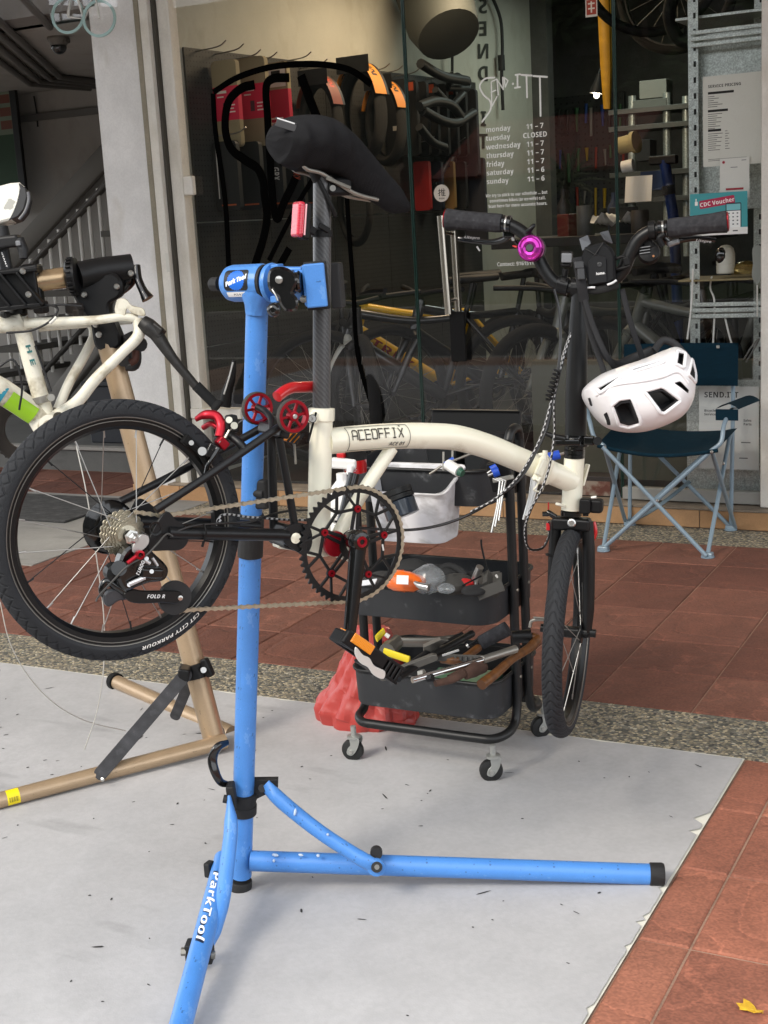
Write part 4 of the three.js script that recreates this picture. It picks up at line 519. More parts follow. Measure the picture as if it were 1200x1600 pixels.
    for (let i = 0; i <= N; i++) { const t = i / N, a = ct.getPoint(t), b = cb.getPoint(t), h = ch.getPoint(t).y, ring = [];
      for (let k = 0; k < M; k++) { const q = k / M * 6.2832, s = Math.sin(q), c = Math.cos(q), e = 0.82, y = Math.sign(s) * Math.abs(s) ** e, z = Math.sign(c) * Math.abs(c) ** e; let w = (y + 1) / 2; const fold = t < 0.52 ? (1 - w) ** 0.9 * 0.0085 * Math.sin(t * 46 + 1.6 * y) * clamp((0.55 - t) * 6) * clamp(t * 10) : 0; const p = b.clone().lerp(a, w); const shrink = 0.62 + 0.38 * Math.min(1, w * 2.2); ring.push(V(p.x + fold * 0.4, p.y + fold * 0.3, z * h * shrink + Math.sign(z) * fold)); } rings.push(ring); }
    const tail = rings[0], nose = rings[rings.length - 1], mid = (r) => r.reduce((s, p) => s.add(p), V(0, 0, 0)).multiplyScalar(1 / r.length), rr0 = tail.map((p) => p.clone().lerp(mid(tail), 0.55).add(V(-0.001, 0.0, 0))), rr1 = nose.map((p) => p.clone().lerp(mid(nose), 0.5).add(V(0.004, -0.003, 0)));
    const sd = part(B, 'saddle', loft([rr0, ...rings, rr1]), knit);
    part(sd, 'reflective_tab', [bx(0.034, 0.011, 0.002, .0811,.712,.044, 0.0008, [0.3, -0.5, 0.12]), bx(0.036, 0.003, 0.0025, .0804,.7196,.041, 0.0008, [0.3, -0.5, 0.12])], std(0x3b3b3d, 0.6));
    part(sd, 'reflective_tab', bx(0.030, 0.0022, 0.0028, .0797,.7192,.0425, 0.0006, [0.3, -0.5, 0.12]), std(0xe6e6e6, 0.3));
  }
  { // rear light
    const m = frameM([.1611,.579,.02], [0.97, 0.22, 0], [-0.22, 0.97, 0], [0, 0, 1]);
    const rl = part(B, 'rear_light', [bx(0.014, 0.062, 0.030, 0.009, 0, 0, 0.005)], plasticBlack, { m });
    part(rl, 'red_lens', [bx(0.014, 0.060, 0.029, -0.003, 0.002, 0, 0.0055), bx(0.005, 0.05, 0.031, -0.001, 0.002, 0.0, 0.002)], phy(0xc8203a, 0.18, 0, { clearcoat: 1, clearcoatRoughness: 0.05, bumpMap: tex(64, 64, (x, y) => Math.abs(((x * 8) % 1) - 0.5) + Math.abs(((y * 8) % 1) - 0.5), false, [30, 30]), bumpScale: 0.0005 }), { m });
    part(rl, 'bright_edge', bx(0.003, 0.052, 0.002, 0.0035, 0.002, 0.0145, 0.0008), std(0xf3b9bf, 0.25), { m });
    part(rl, 'strap', [rev([.2184,.5765,0], [0.02, 0.36, 0].map((x, i) => [.1904,.6687,0][i] - [.3095,.2804,0][i]), [[0.0157, -0.006], [0.0185, -0.006], [0.0185, 0.006], [0.0157, 0.006]], { n: 24, closed: true, crease: 0.5 }), bx(0.024, 0.014, 0.01, .1877,.5738,.012, 0.003, [0, 0, -0.2]), bx(0.022, 0.010, 0.006, .2093,.5831,.019, 0.002, [0, 0, -0.15])], plasticBlack);
  }
}
{ // everything that turns with the handlebar, built in the steering frame: x along the bar, y up the steering axis, z to the rider
  const B = bike, S = steerM;
  const P = (name, geo, mat, o = {}) => part(o.parent || B, name, geo, mat, { m: S, label: o.label });
  const top = [0,.4468,0];
  P('stem', [tube([[.0035,.1421,0], [.0015,.2563,0], [.0006,.3565,0], [.001,.4184,0], [.0014,.4431,0]], [0.0212, 0.0212, 0.0185, 0.0158, 0.0152], { n: 28 })], blackSatin);
  const sh = P('stem_hinge', [rev([.0039,.1319,0], [0, 1, 0], [[0.018, 0], [0.0255, 0.002], [0.026, 0.012], [0.023, 0.016], [0.0225, 0.024]], { n: 28 }), bx(0.05, 0.014, 0.04, -.0118,.1428,.012, 0.004, [0, 0.2, 0.02]), bx(0.022, 0.018, 0.02, .0334,.1482,.02, 0.004)], blackGloss);
  P('hinge_lever', [tube([[-.0527,.1596,.03], [-.0347,.154,.03], [-.0118,.1499,.03]], [0.0045, 0.006, 0.006], { n: 10 })], blackSatin, { parent: sh });
  P('hinge_bolt', [cyl([.0462,.1466,.012], [.0513,.149,.032], 0.0085)], blackSatin, { parent: sh });
  P('headset', rev([.0021,.1087,0], [0, 1, 0], [[0.018, 0], [0.0205, 0.001], [0.0205, 0.008], [0.0195, 0.009], [0.0205, 0.010], [0.0205, 0.017], [0.0195, 0.018], [0.020, 0.019], [0.020, 0.026]], { n: 28, crease: 0.4 }), blackGloss);
  P('crown_race', rev([-.0004,-.0078,0], [0, 1, 0], [[0.016, 0], [0.0215, 0.001], [0.0215, 0.009], [0.019, 0.011]], { n: 28 }), blackGloss);
  // fork
  P('fork', [bx(0.078, 0.026, 0.036, .0008,-.0234,0, 0.007), tube([[-.0303,-.0214,0], [-.0323,-.0807,0], [-.0341,-.2543,0]], [0.0118, 0.0118, 0.0095], { n: 16 }), tube([[.0327,-.0176,0], [.0373,-.076,0], [.0403,-.1946,0], [.0396,-.248,0]], [0.0118, 0.0125, 0.0125, 0.009], { n: 16 }), rev([-.0372,-.0916,0], [0, 1, 0], [[0.0112, 0], [0.0128, 0.001], [0.0128, 0.003], [0.0112, 0.004]], { n: 14 })], blackSatin);
  P('crown_bolt', rev([.0041,-.0189,.018], zAxis, [[0.0085, 0], [0.0085, 0.003], [0.006, 0.0045], [0.005, 0.0035]], { n: 18, crease: 0.4 }), steel);
  const wm = S.clone().multiply(moveM(.0018,-.2472,0, 0, Math.PI / 2, 0));
  const fwheel = makeWheel(B, 'front_wheel', wm, { R: 0.2150, w: 0.040, h: 0.0195, reps: 30, kind: 'front', rimMat: std(0x111112, 0.32, 0.4), nSp: 16, rimR: 0.176, hub: 0.042 });
  P('axle', [cyl([-.0536,-.2438,0], [.0564,-.2465,0], 0.0062), cyl([.0239,-.2466,0], [.0408,-.2465,0], 0.0115), cyl([.046,-.2461,0], [.0576,-.2464,0], 0.0085), cyl([-.0549,-.2439,0], [-.0443,-.2444,0], 0.0085)], blackSatin);
  P('axle_hook', [tube([[-.0756,-.2418,.01], [-.072,-.2281,.01], [-.0524,-.2238,.01], [-.0366,-.2251,.01]], 0.0035, { n: 8 }), ...[0, 1, 2, 3].map((k) => bx(0.028, 0.0016, 0.005, -.0534,-.2233,.012, 0.0004).translate(0, k * 0.0035 - 0.004, 0.006 * k - 0.008))], steelDull);
  P('luggage_block', [bx(0.022, 0.03, 0.03, .0308,.0183,.022, 0.004), bx(0.026, 0.028, 0.03, .0509,.0178,.012, 0.006), cyl([.0304,.0285,.022], [.0315,-.0023,.022], 0.006)], plasticBlack);
  P('block_screw', cyl([.0413,.0339,.02], [.0513,.0358,.02], 0.004), steel);
  P('fork_reflector', tube([[.0428,-.0187,-.01], [.0475,-.0406,-.01], [.0417,-.0579,-.01]], 0.005, { n: 8 }), redPaint);
  P('brake_noodle', [tube([[-.0474,-.0012,.01], [-.0379,-.0055,.012], [-.0303,-.0106,.01]], 0.006, { n: 8 }), cyl([-.056,-.0053,.012], [-.0443,-.0046,.012], 0.005)], blackGloss);
  P('cable_end', [rod([-.0447,.0192,.014], [-.0443,.0049,.014], 0.0016), cyl([-.0438,-.0221,.016], [-.0433,-.0365,.016], 0.0042)], redPaint);
  // handlebar
  const bar = P('handlebar', [tube([[-.1553,.5667,0], [-.1334,.5605,0], [-.1075,.5433,0], [-.0863,.5101,0], [-.0702,.4794,0], [-.0492,.4549,0], [-.0237,.4453,0], [.0001,.4443,0], [.0249,.4458,0], [.0556,.4535,0], [.0818,.4756,0], [.0952,.5072,0], [.111,.5362,0], [.1345,.5517,0], [.1607,.5565,0]], 0.0128, { n: 18, seg: 70, tension: 0.5 })], blackSatin);
  P('bar_clamp', [rev([-.0427,.45,0], [1, -0.2, 0], [[0.0128, 0], [0.0175, 0.001], [0.0175, 0.022], [0.0128, 0.023]], { n: 20 }), rev([-.0149,.4441,0], [1, 0, 0], [[0.0128, 0], [0.019, 0.001], [0.019, 0.028], [0.0128, 0.029]], { n: 20 })], blackPaint, { parent: bar });
  for (const [a, b, c, d] of [[[-.1553,.5667,0], [-.2708,.5757,0], [-.2668,.5757,0], -1], [[.1643,.5565,0], [.2746,.5693,0], [.2723,.5693,0], 1]]) {
    const A = V(...a), D = V(...b).sub(A), L = D.length();
    const g = P('grip', rev(a, D, [[0.0128, 0], [0.0178, 0.0015], [0.0185, 0.012], [0.0182, L * 0.4], [0.0188, L * 0.75], [0.0205, L * 0.93], [0.0205, L - 0.002], [0.017, L]], { n: 28, crease: 0.9 }), foam);
    P('end_plug', rev(b, D, [[0.0178, -0.0005], [0.0185, 0.0015], [0.012, 0.003]], { n: 24 }), redAno, { parent: g });
    P('grip_ring', rev(a, D, [[0.0128, -0.018], [0.0165, -0.017], [0.0165, -0.011], [0.0150, -0.010], [0.0150, -0.006], [0.0165, -0.005], [0.0165, -0.0005]], { n: 24, closed: true, crease: 0.4 }), blackGloss, { parent: g });
    P('ring_band', rev(a, D, [[0.0150, -0.0098], [0.0156, -0.0095], [0.0156, -0.0065], [0.0150, -0.0062]], { n: 24, closed: true }), steel, { parent: g });
  }
  // brake levers and shifter (they reach forward, away from the rider)
  const ll = P('brake_lever', [tube([[-.1382,.5536,-.012], [-.1539,.5392,-.028], [-.1833,.5322,-.045], [-.2185,.5337,-.055], [-.2583,.5389,-.06]], [0.008, 0.0075, 0.006, 0.0055, 0.0055], { n: 10, flat: () => 0.6 }), bx(0.024, 0.02, 0.02, -.1432,.5486,-.012, 0.004), tube([[-.1382,.5388,-.014], [-.1235,.5241,-.02], [-.1132,.5192,-.02]], 0.004, { n: 8 })], blackGloss);
  P('lever_print', sheet((s, t) => V(-.2453,.5411,-.05).lerp(V(-.2097,.5385,-.045), s).add(V(0, -0.003 + 0.008 * t, 0.0)), 1, 1), inkText(192, 64, (c) => write(c, 'Litepro', 96, 30, 'bold italic 52px sans-serif', '#e6e6e6')), { parent: ll });
  P('lever_screw', [rod([-.2148,.5231,-.04], [-.2081,.5143,-.04], 0.0022), cyl([-.1349,.5397,-.004], [-.1335,.5335,-.004], 0.003)], steel, { parent: ll });
  const rl = P('brake_lever', [tube([[.1505,.5462,-.012], [.1652,.5323,-.03], [.1844,.5364,-.045], [.2174,.5404,-.055], [.251,.5369,-.06]], [0.008, 0.0078, 0.0065, 0.0055, 0.005], { n: 10, flat: () => 0.6 }), bx(0.022, 0.02, 0.02, .143,.5462,-.014, 0.004)], blackGloss);
  P('lever_print', sheet((s, t) => V(.2134,.5352,-.045).lerp(V(.2445,.5318,-.05), s).add(V(0, -0.003 + 0.008 * t, 0)), 1, 1), inkText(192, 64, (c) => write(c, 'Litepro', 96, 30, 'bold italic 52px sans-serif', '#e6e6e6')), { parent: rl });
  P('lever_block', bx(0.024, 0.012, 0.014, .1754,.5305,-.01, 0.004, [0, 0, 0.35]), std(0x77787a, 0.4, 0.5), { parent: rl });
  const sf = P('shifter', [rev([.1295,.509,-.02], [0.1, 0.25, 1], [[0.010, -0.004], [0.021, 0], [0.022, 0.010], [0.019, 0.018], [0.010, 0.02]], { n: 28 }), rev([.1344,.5529,0], [1, 0.1, 0], [[0.0128, -0.006], [0.018, -0.005], [0.018, 0.007], [0.0128, 0.008]], { n: 20 }), tube([[.1572,.5227,.012], [.1508,.5381,.014], [.1598,.5453,.012]], 0.006, { n: 8 }), bx(0.02, 0.03, 0.02, .1269,.5317,-.012, 0.004, [0, 0, 0.3])], plasticBlack);
  P('shifter_screw', cyl([.1401,.505,0], [.1409,.5048,.008], 0.0022), std(0xb9825c, 0.4, 0.6), { parent: sf });
  P('shifter_window', [0, 1, 2].map((k) => bx(0.020, 0.0016, 0.004, .1239,.5217,.002, 0.0004, [0, 0, 0.15]).translate(0, -k * 0.0055, 0)), std(0x85878a, 0.4, 0.3), { parent: sf });
  // bell
  { const c = [-.0929,.5182,.02], bl = P('bell', [rev(c, [-0.1, 0.05, 1], [[0.006, -0.010], [0.0235, -0.008], [0.0262, -0.002], [0.0262, 0.004], [0.0238, 0.010], [0.0215, 0.0115], [0.0190, 0.0095], [0.0165, 0.0105], [0.013, 0.012], [0.0085, 0.0112], [0.008, 0.009]], { n: 48, crease: 0.5 })], std(0xb0349c, 0.22, 0.75));
    P('bell_button', rev(c, [-0.1, 0.05, 1], [[0.002, 0.006], [0.0075, 0.007], [0.0075, 0.012], [0.006, 0.0135]], { n: 24 }), std(0x3d3d3f, 0.6), { parent: bl });
    P('bell_base', [rev(c, [-0.1, 0.05, 1], [[0.01, -0.02], [0.025, -0.018], [0.0255, -0.0085], [0.01, -0.008]], { n: 32 }), tube([[-.0989,.5429,.012], [-.0972,.5513,.016], [-.0896,.5622,.018], [-.0949,.5559,.022], [-.1027,.5499,.02]], 0.0042, { n: 8 })], blackPaint, { parent: bl });
    P('bell_tab', tube([[-.1224,.5208,.012], [-.1317,.5233,.01]], [0.003, 0.001], { n: 6 }), redPaint, { parent: bl }); }
  // small front lamp
  { const fl = P('front_lamp', [bx(0.021, 0.022, 0.03, -.0266,.5031,-.006, 0.005), bx(0.02, 0.008, 0.02, -.027,.4871,-.004, 0.003), tube([[-.0274,.4797,0], [-.0293,.4625,0]], 0.006, { n: 10 }), rev([-.0365,.4513,0], [1, -0.15, 0], [[0.013, 0], [0.017, 0.001], [0.017, 0.011], [0.013, 0.012]], { n: 18 })], plasticBlack);
    P('lamp_cap', bx(0.0205, 0.0175, 0.003, -.0247,.5004,.0095, 0.0015), std(0x84868a, 0.35, 0.4), { parent: fl }); }
  // cables in braided sleeves
  const braid = std(0xffffff, 0.6, 0, { map: tex(64, 64, (x, y) => { const on = (Math.floor(y * 2) + Math.floor(x * 4)) % 4 === 0; const k = on ? 0.7 : 0.06; return [k, k, k]; }, true, [90, 90]) });
  const cab = (n, pts, r, mat) => part(B, n, tube(pts, r, { n: 8, seg: pts.length * 8 }), mat);
  const cableM = phy(0x0d0d0e, 0.35, 0, { clearcoat: 0.3 });
  cab('brake_cable', [[.7178,.6342,.02], [.7317,.6033,.03], [.7485,.5456,.04], [.7589,.4856,.045], [.7661,.437,.045], [.7685,.3742,.045], [.7587,.3274,.045], [.7405,.2725,.045], [.7009,.2256,.045], [.6578,.1787,.03], [.6145,.1449,.01], [.5544,.1205,0], [.4513,.1004,-.01]], 0.0028, cableM);
  cab('gear_cable', [[.7834,.5613,.02], [.7726,.5203,.03], [.7614,.4737,.045], [.7582,.4289,.05], [.7575,.3656,.05], [.7471,.3163,.05], [.7253,.2633,.05], [.6853,.2141,.05], [.6522,.1822,.036]], 0.0025, braid);
  cab('brake_cable', [[.7779,.5665,.03], [.7678,.5005,.04], [.7642,.4305,.05], [.7867,.3667,.05], [.7951,.3051,.05], [.7954,.2599,.045], [.7955,.2193,.03], [.8188,.1743,0], [.8594,.1426,-.02], [.8903,.1516,-.02], [.8972,.181,-.02], [.8869,.2054,-.02]], 0.0025, braid);
  part(B, 'cable_wrap', (() => { const a = V(.755,.4872,.047), b = V(.7488,.4277,.05), pts = []; const d = b.clone().sub(a), [x, , z] = basis(d); for (let k = 0; k <= 84; k++) { const t = k / 84, q = t * 7 * 6.2832; pts.push(a.clone().addScaledVector(d, t).addScaledVector(x, 0.0058 * Math.cos(q)).addScaledVector(z, 0.0058 * Math.sin(q))); } return tube(pts, 0.0022, { n: 6, seg: 170 }); })(), plasticBlack);
  cab('gear_cable', [[.0658,.0165,.066], [.0559,.0187,.066], [.0397,-.0004,.074], [.0239,-.022,.078], [-.0012,-.044,.078], [-.0162,-.0737,.07], [-.0256,-.1081,.05], [-.0262,-.1135,.05]], 0.0016, std(0x3d3c3a, 0.5));
  cab('gear_cable', [[.0574,.0165,.064], [.0958,.0395,.062], [.1413,.053,.058], [.2123,.0672,.03], [.2836,.0952,0], [.3506,.112,-.01], [.4287,.1241,-.02]], 0.0022, cableM);
  cab('brake_cable', [[.1589,.0589,.03], [.1534,.0488,.03], [.1571,.0652,.03], [.2204,.0737,.01], [.3054,.0844,-.01], [.3718,.0968,-.015], [.4417,.1052,-.02]], 0.0022, braid);
  part(B, 'cable_tie', [tube([[.1143,.0483,.065], [.1195,.035,.07], [.1234,.0181,.062]], 0.0013, { n: 5 }), bx(0.004, 0.01, 0.004, .1241,.0146,.06, 0.001)], plasticBlack);
}
// ------------------------------------------------------------------ golden repair stand with the white frame, behind
{
  const gold = phy(0xffffff, 0.34, 0.4, { map: tex(256, 256, (x, y) => { const k = 1 + 0.08 * (f1(x, y) - 0.5) + 0.06 * (w1(x, y) - 0.5), s = f3(x, y) > 0.8 ? 0.8 : 1; return [0.69 * k * s, 0.595 * k * s, 0.48 * k * s]; }, true, [4, 4]), clearcoat: 0.3, clearcoatRoughness: 0.3 });
  const blk = phy(0x151516, 0.42, 0, { specularIntensity: 0.6 }), strap = std(0xffffff, 0.7, 0.1, { map: grain([0.24, 0.24, 0.25], 0.3, [8, 8], { scuff: 0.3 }) });
  const st = thing('repair_stand', 'gold and black tripod repair stand behind the bicycle wheel, holding a dirty white frame', 'repair stand', [-1.9567,0,-2.6979]);
  part(st, 'post', tube([[-1.9373,.0223,-2.6695], [-2.1724,1.0735,-2.6839]], 0.0285, { n: 30 }), gold);
  const legF = part(st, 'leg', tube([[-1.9029,.0314,-2.6667], [-2.2705,.022,-2.1143]], 0.0195, { n: 24 }), gold);
  part(legF, 'leg_rivet', rev([-2.0542,.0293,-2.361], [0.2, 0.25, 0.95], [[0.0055, 0], [0.005, 0.002], [0.002, 0.004]], { n: 14 }), steel);
  part(legF, 'yellow_sticker', (() => { const A = V(-1.9029,.0314,-2.6667), B = V(-2.2705,.022,-2.1143), d = B.clone().sub(A).normalize(), n = V(0.35, 0.35, 0.87).addScaledVector(d, -V(0.35, 0.35, 0.87).dot(d)).normalize(), up = V(0, 0, 0).crossVectors(n, d); return sheet((s, t) => { const q = (t - 0.5) * 2.2; return A.clone().lerp(B, mix(0.80, 0.845, s)).addScaledVector(n, Math.cos(q) * 0.0199).addScaledVector(up, Math.sin(q) * 0.0199); }, 2, 8); })(), std(0xffffff, 0.5, 0, { map: canvasTex(64, 64, (c) => { c.fillStyle = '#f0d914'; c.fillRect(0, 0, 64, 64); c.fillStyle = '#5a5520'; for (let i = 0; i < 12; i++) c.fillRect(8 + i * 4, 12, 1 + (i % 3), 18); }) }));
  const legB = part(st, 'leg', tube([[-1.9662,-.0012,-2.7873], [-2.4907,.022,-2.9721]], 0.0205, { n: 24 }), gold);
  part(legB, 'end_cap', rev([-2.4907,.022,-2.9721], V(-2.5207,.022,-2.986).sub(V(-1.906,.022,-2.6995)), [[0.0205, -0.001], [0.025, 0], [0.026, 0.02], [0.022, 0.027], [0.01, 0.028]], { n: 24 }), rubberDark);
  part(st, 'base_block', [bx(0.045, 0.09, 0.05, -1.9533,-.001,-2.7017, 0.01, [0, 0.5, 0.1])], blk);
  const cl = part(st, 'brace_collar', [rev([-1.9745,.1977,-2.6715], V(-2.1724,1.0735,-2.6839).sub(V(-1.9373,.0223,-2.6695)), [[0.0285, -0.004], [0.033, -0.003], [0.033, 0.034], [0.0285, 0.035]], { n: 28 }), bx(0.03, 0.035, 0.05, -1.9809,.2193,-2.6248, 0.006, [0, 0.5, -0.2]), bx(0.022, 0.05, 0.02, -1.9355,.2272,-2.6622, 0.006, [0, 0, 0.4])], blk);
  part(cl, 'collar_bolt', cyl([-1.9396,.2246,-2.6478], [-1.9239,.2325,-2.6291], 0.0075), steel);
  const flatBar = (a, b, w, t) => { const A = V(...a), D = V(...b).sub(A), L = D.length(), y = D.normalize(), vv = V(0.45, 0.1, 0.88), x = V(0, 0, 0).crossVectors(y, vv).normalize(), z = V(0, 0, 0).crossVectors(x, y); return plate(rrect(w, L + w, w * 0.45, 4, 0, L / 2), t, -t / 2).applyMatrix4(frameM(a, x, y, z)); };
  part(st, 'brace_bar', flatBar([-1.9705,.2193,-2.6129], [-2.0735,.0349,-2.381], 0.032, 0.006), strap);
  part(st, 'brace_bar', flatBar([-2.0057,.1708,-2.6693], [-2.0664,.0746,-2.6834], 0.026, 0.006), strap);
  // clamp head
  const hd = part(st, 'clamp_head', [tube([[-2.2069,1.2175,-2.6427], [-2.1812,1.2238,-2.6809], [-2.1218,1.2291,-2.7482]], [0.033, 0.034, 0.034], { n: 26 }), plate(smooth([[-0.055, 0.05], [0.042, 0.068], [0.058, 0.05], [0.05, 0.02], [0.02, 0.005], [0.012, -0.02], [0.02, -0.045], [0.026, -0.10], [-0.024, -0.10], [-0.028, -0.04], [-0.045, 0.0]], 5), 0.062, -0.031, [], 0.006).applyMatrix4(frameM([-2.1763,1.1431,-2.6871], [0.86, 0.10, -0.46], [-0.12, 0.99, 0], [0.46, 0, 0.88]))], blk);
  part(hd, 'toothed_ring', [rev([-2.2118,1.2166,-2.6341], [-0.88, -0.05, 0.45], [[0.034, -0.012], [0.045, -0.008], [0.046, 0.010], [0.040, 0.016], [0.034, 0.017]], { n: 36 }), ...Array.from({ length: 22 }, (_, k) => { const a = k / 22 * 6.2832, m = frameM([-2.2127,1.217,-2.6279], ...basis(V(-0.88, -0.05, 0.45))); return bx(0.005, 0.012, 0.004, Math.cos(a) * 0.0455, 0, Math.sin(a) * 0.0455, 0.001, [0, -a, 0]).applyMatrix4(m); })], blk);
  part(hd, 'gold_sleeve', tube([[-2.2285,1.2161,-2.6251], [-2.2777,1.2103,-2.5689]], 0.0255, { n: 24 }), phy(0xb39a78, 0.25, 0.6));
  const lv = part(hd, 'clamp_lever', [tube([[-2.0995,1.2335,-2.7379], [-2.0906,1.2008,-2.7289], [-2.0748,1.1709,-2.7242], [-2.064,1.1517,-2.7253]], [0.010, 0.010, 0.011, 0.016], { n: 16 }), tube([[-2.1215,1.2228,-2.7468], [-2.1287,1.1953,-2.7364], [-2.1538,1.1712,-2.7289]], [0.02, 0.018, 0.012], { n: 12 })], blackGloss);
  for (const p of [[-2.1184,1.1863,-2.676], [-2.1634,1.0983,-2.6368], [-2.1552,1.0732,-2.6351], [-2.0955,1.2163,-2.7069], [-2.1855,1.1725,-2.6315]]) part(hd, 'rivet', rev(p, [0.46, 0, 0.88], [[0.0075, -0.004], [0.0075, 0], [0.005, 0.003]], { n: 14 }), steel);
  const jw = part(st, 'jaw', [bx(0.115, 0.09, 0.018, -2.2886,1.1965,-2.502, 0.006, [0, 0.5, 0.03]), ...[-1, 1].map((s) => bx(0.125, 0.010, 0.032, 0, 0, 0, 0.003, [0, 0.5, 0.05]).translate(-2.2815,1.1968,-2.4943).translate(0, s * 0.042, 0)), ...[-0.04, 0, 0.04].map((k) => bx(0.006, 0.095, 0.028, 0, 0, 0, 0.002, [0, 0.5, 0.6]).translate(-2.2779,1.197,-2.4904).translate(k * 0.88, 0, -k * 0.45)), bx(0.05, 0.11, 0.04, -2.2855,1.1986,-2.562, 0.012, [0, 0.5, 0.03]), bx(0.11, 0.02, 0.06, -2.2965,1.2377,-2.5309, 0.006, [0, 0.5, 0.1])], blk);
  for (const p of [[-2.2482,1.2381,-2.4929], [-2.2335,1.1839,-2.4876]]) part(jw, 'jaw_bolt', rev(p, [0.46, 0, 0.88], [[0.0075, -0.004], [0.0075, 0], [0.005, 0.003]], { n: 14 }), steel);
}
{ // dirty white mountain-bike frame in the gold stand
  const fr = phy(0xffffff, 0.4, 0, { clearcoat: 0.3, clearcoatRoughness: 0.3, map: tex(512, 512, (x, y) => { const k = 1 + 0.06 * (f1(x, y) - 0.5), d = clamp((f2(x, y) - 0.44) * 3) * (0.35 + 0.65 * w2(x, y)), s = w1(x, y) > 0.93 ? 0.7 : 1; return mix3([0.90 * k * s, 0.885 * k * s, 0.82 * k * s], [0.5, 0.44, 0.33], d * 0.95); }, true, [3, 3]) });
  const t = thing('mountain_bike', 'dirty white mountain bike without rear wheel, held in the gold stand', 'bicycle', [-2.2753,.85,-2.5524]);
  const green = std(0x8dbb17, 0.45), teal = std(0x1d7d92, 0.45), blk = std(0x18181a, 0.5);
  part(t, 'seat_tube', tube([[-2.3237,1.1246,-2.547], [-2.3007,.9936,-2.5506], [-2.2761,.8655,-2.5558]], 0.0205, { n: 20 }), fr);
  part(t, 'top_tube', [tube([[-2.3847,1.1147,-2.4777], [-2.3366,1.1122,-2.5141], [-2.3118,1.1086,-2.5494]], 0.021, { n: 16 }), tube([[-2.3286,1.1111,-2.5412], [-2.3123,1.1193,-2.5518]], 0.026, { n: 16 })], fr);
  part(t, 'down_tube', tube([[-2.3854,.9949,-2.4369], [-2.3429,.9561,-2.473], [-2.3061,.9016,-2.5256], [-2.2744,.8593,-2.5552]], [0.030, 0.032, 0.030, 0.024], { n: 20 }), fr);
  part(t, 'bottom_bracket', [rev([-2.2374,.8639,-2.5296], [0.46, 0, 0.88], [[0.018, -0.035], [0.030, -0.034], [0.030, 0.034], [0.018, 0.035]], { n: 26 }), tube([[-2.2908,.8759,-2.539], [-2.2754,.8487,-2.5405]], 0.026, { n: 14 })], fr);
  part(t, 'bracket_hole', cyl([-2.2035,.8861,-2.5123], [-2.1954,.8872,-2.5054], 0.013), std(0x3a352a, 0.7));
  part(t, 'seat_stay', [tube([[-2.2881,1.1132,-2.5283], [-2.2124,1.1125,-2.5566], [-2.1299,1.1118,-2.6], [-2.0732,1.1149,-2.6422], [-2.0543,1.1082,-2.6621]], [0.013, 0.012, 0.011, 0.010, 0.012], { n: 12 }), tube([[-2.3222,1.0953,-2.6101], [-2.2648,1.0959,-2.6636], [-2.1924,1.0972,-2.7253], [-2.1423,1.0988,-2.7521]], 0.010, { n: 12 })], fr);
  part(t, 'chain_stay', tube([[-2.0516,1.108,-2.6635], [-2.0484,1.0713,-2.6563], [-2.0836,1.028,-2.6272], [-2.1427,.9695,-2.5935], [-2.195,.9147,-2.5758], [-2.2517,.8812,-2.5609]], [0.014, 0.0145, 0.013, 0.014, 0.015, 0.016], { n: 14 }), fr);
  part(t, 'chain_stay', tube([[-2.2489,1.1035,-2.7201], [-2.2372,1.0711,-2.7185], [-2.2444,1.0284,-2.6928], [-2.2609,.9548,-2.6316], [-2.2699,.8928,-2.5888]], 0.0125, { n: 12 }), fr);
  part(t, 'dropout', plate(smooth([[-0.04, 0.02], [-0.03, 0.052], [-0.012, 0.05], [0.0, 0.035], [0.028, 0.025], [0.03, 0.010], [0.0, 0.018], [-0.012, 0.03], [-0.02, 0.012]], 4), 0.008).applyMatrix4(frameM([-2.0562,1.1062,-2.649], [0.88, 0, -0.46], [0, 1, 0], [0.46, 0, 0.88])), fr);
  const dec = (name, a, b, w, m) => part(t, name, sheet((s, q) => { const A = V(...a), Bq = V(...b), d = Bq.clone().sub(A).normalize(), n = V(0.42, 0.1, 0.9).addScaledVector(d, -V(0.42, 0.1, 0.9).dot(d)).normalize(), up = V(0, 0, 0).crossVectors(n, d), an = (q - 0.5) * w; return A.lerp(Bq, s).addScaledVector(n, Math.cos(an) * 0.0318).addScaledVector(up, Math.sin(an) * 0.0318); }, 6, 8), m);
  dec('green_panel', [-2.3313,.9404,-2.4847], [-2.2972,.8915,-2.5301], 1.6, green); dec('teal_panel', [-2.3749,.9875,-2.4464], [-2.3349,.9457,-2.4805], 1.5, teal);
  part(t, 'letters', sheet((s, q) => V(-2.2942,1.077,-2.5338).lerp(V(-2.2785,.9952,-2.5373), s).add(V(0.012 * (q - 0.5) * 2, 0.004 * (q - 0.5), 0.004)), 1, 1), inkText(256, 96, (c) => { write(c, 'H E', 128, 50, 'bold 92px sans-serif', '#2d6a6a', { sx: 1.2 }); }));
  part(t, 'seat_clamp', [rev([-2.3281,1.1295,-2.5459], V(-2.3249,1.1507,-2.5527).sub(V(-2.3168,1.0966,-2.5439)), [[0.021, 0], [0.025, 0.002], [0.025, 0.022], [0.021, 0.024]], { n: 22 }), bx(0.02, 0.016, 0.02, -2.3333,1.1357,-2.5099, 0.004)], std(0x2b2a28, 0.4, 0.3));
  part(t, 'clamp_band', [rev([-2.2822,.9147,-2.5471], V(-2.3007,.9936,-2.5506).sub(V(-2.2761,.8655,-2.5558)), [[0.0205, 0], [0.024, 0.001], [0.024, 0.016], [0.0205, 0.017]], { n: 22 }), cyl([-2.2406,.9299,-2.5322], [-2.2175,.9346,-2.5109], 0.009)], steelDull);
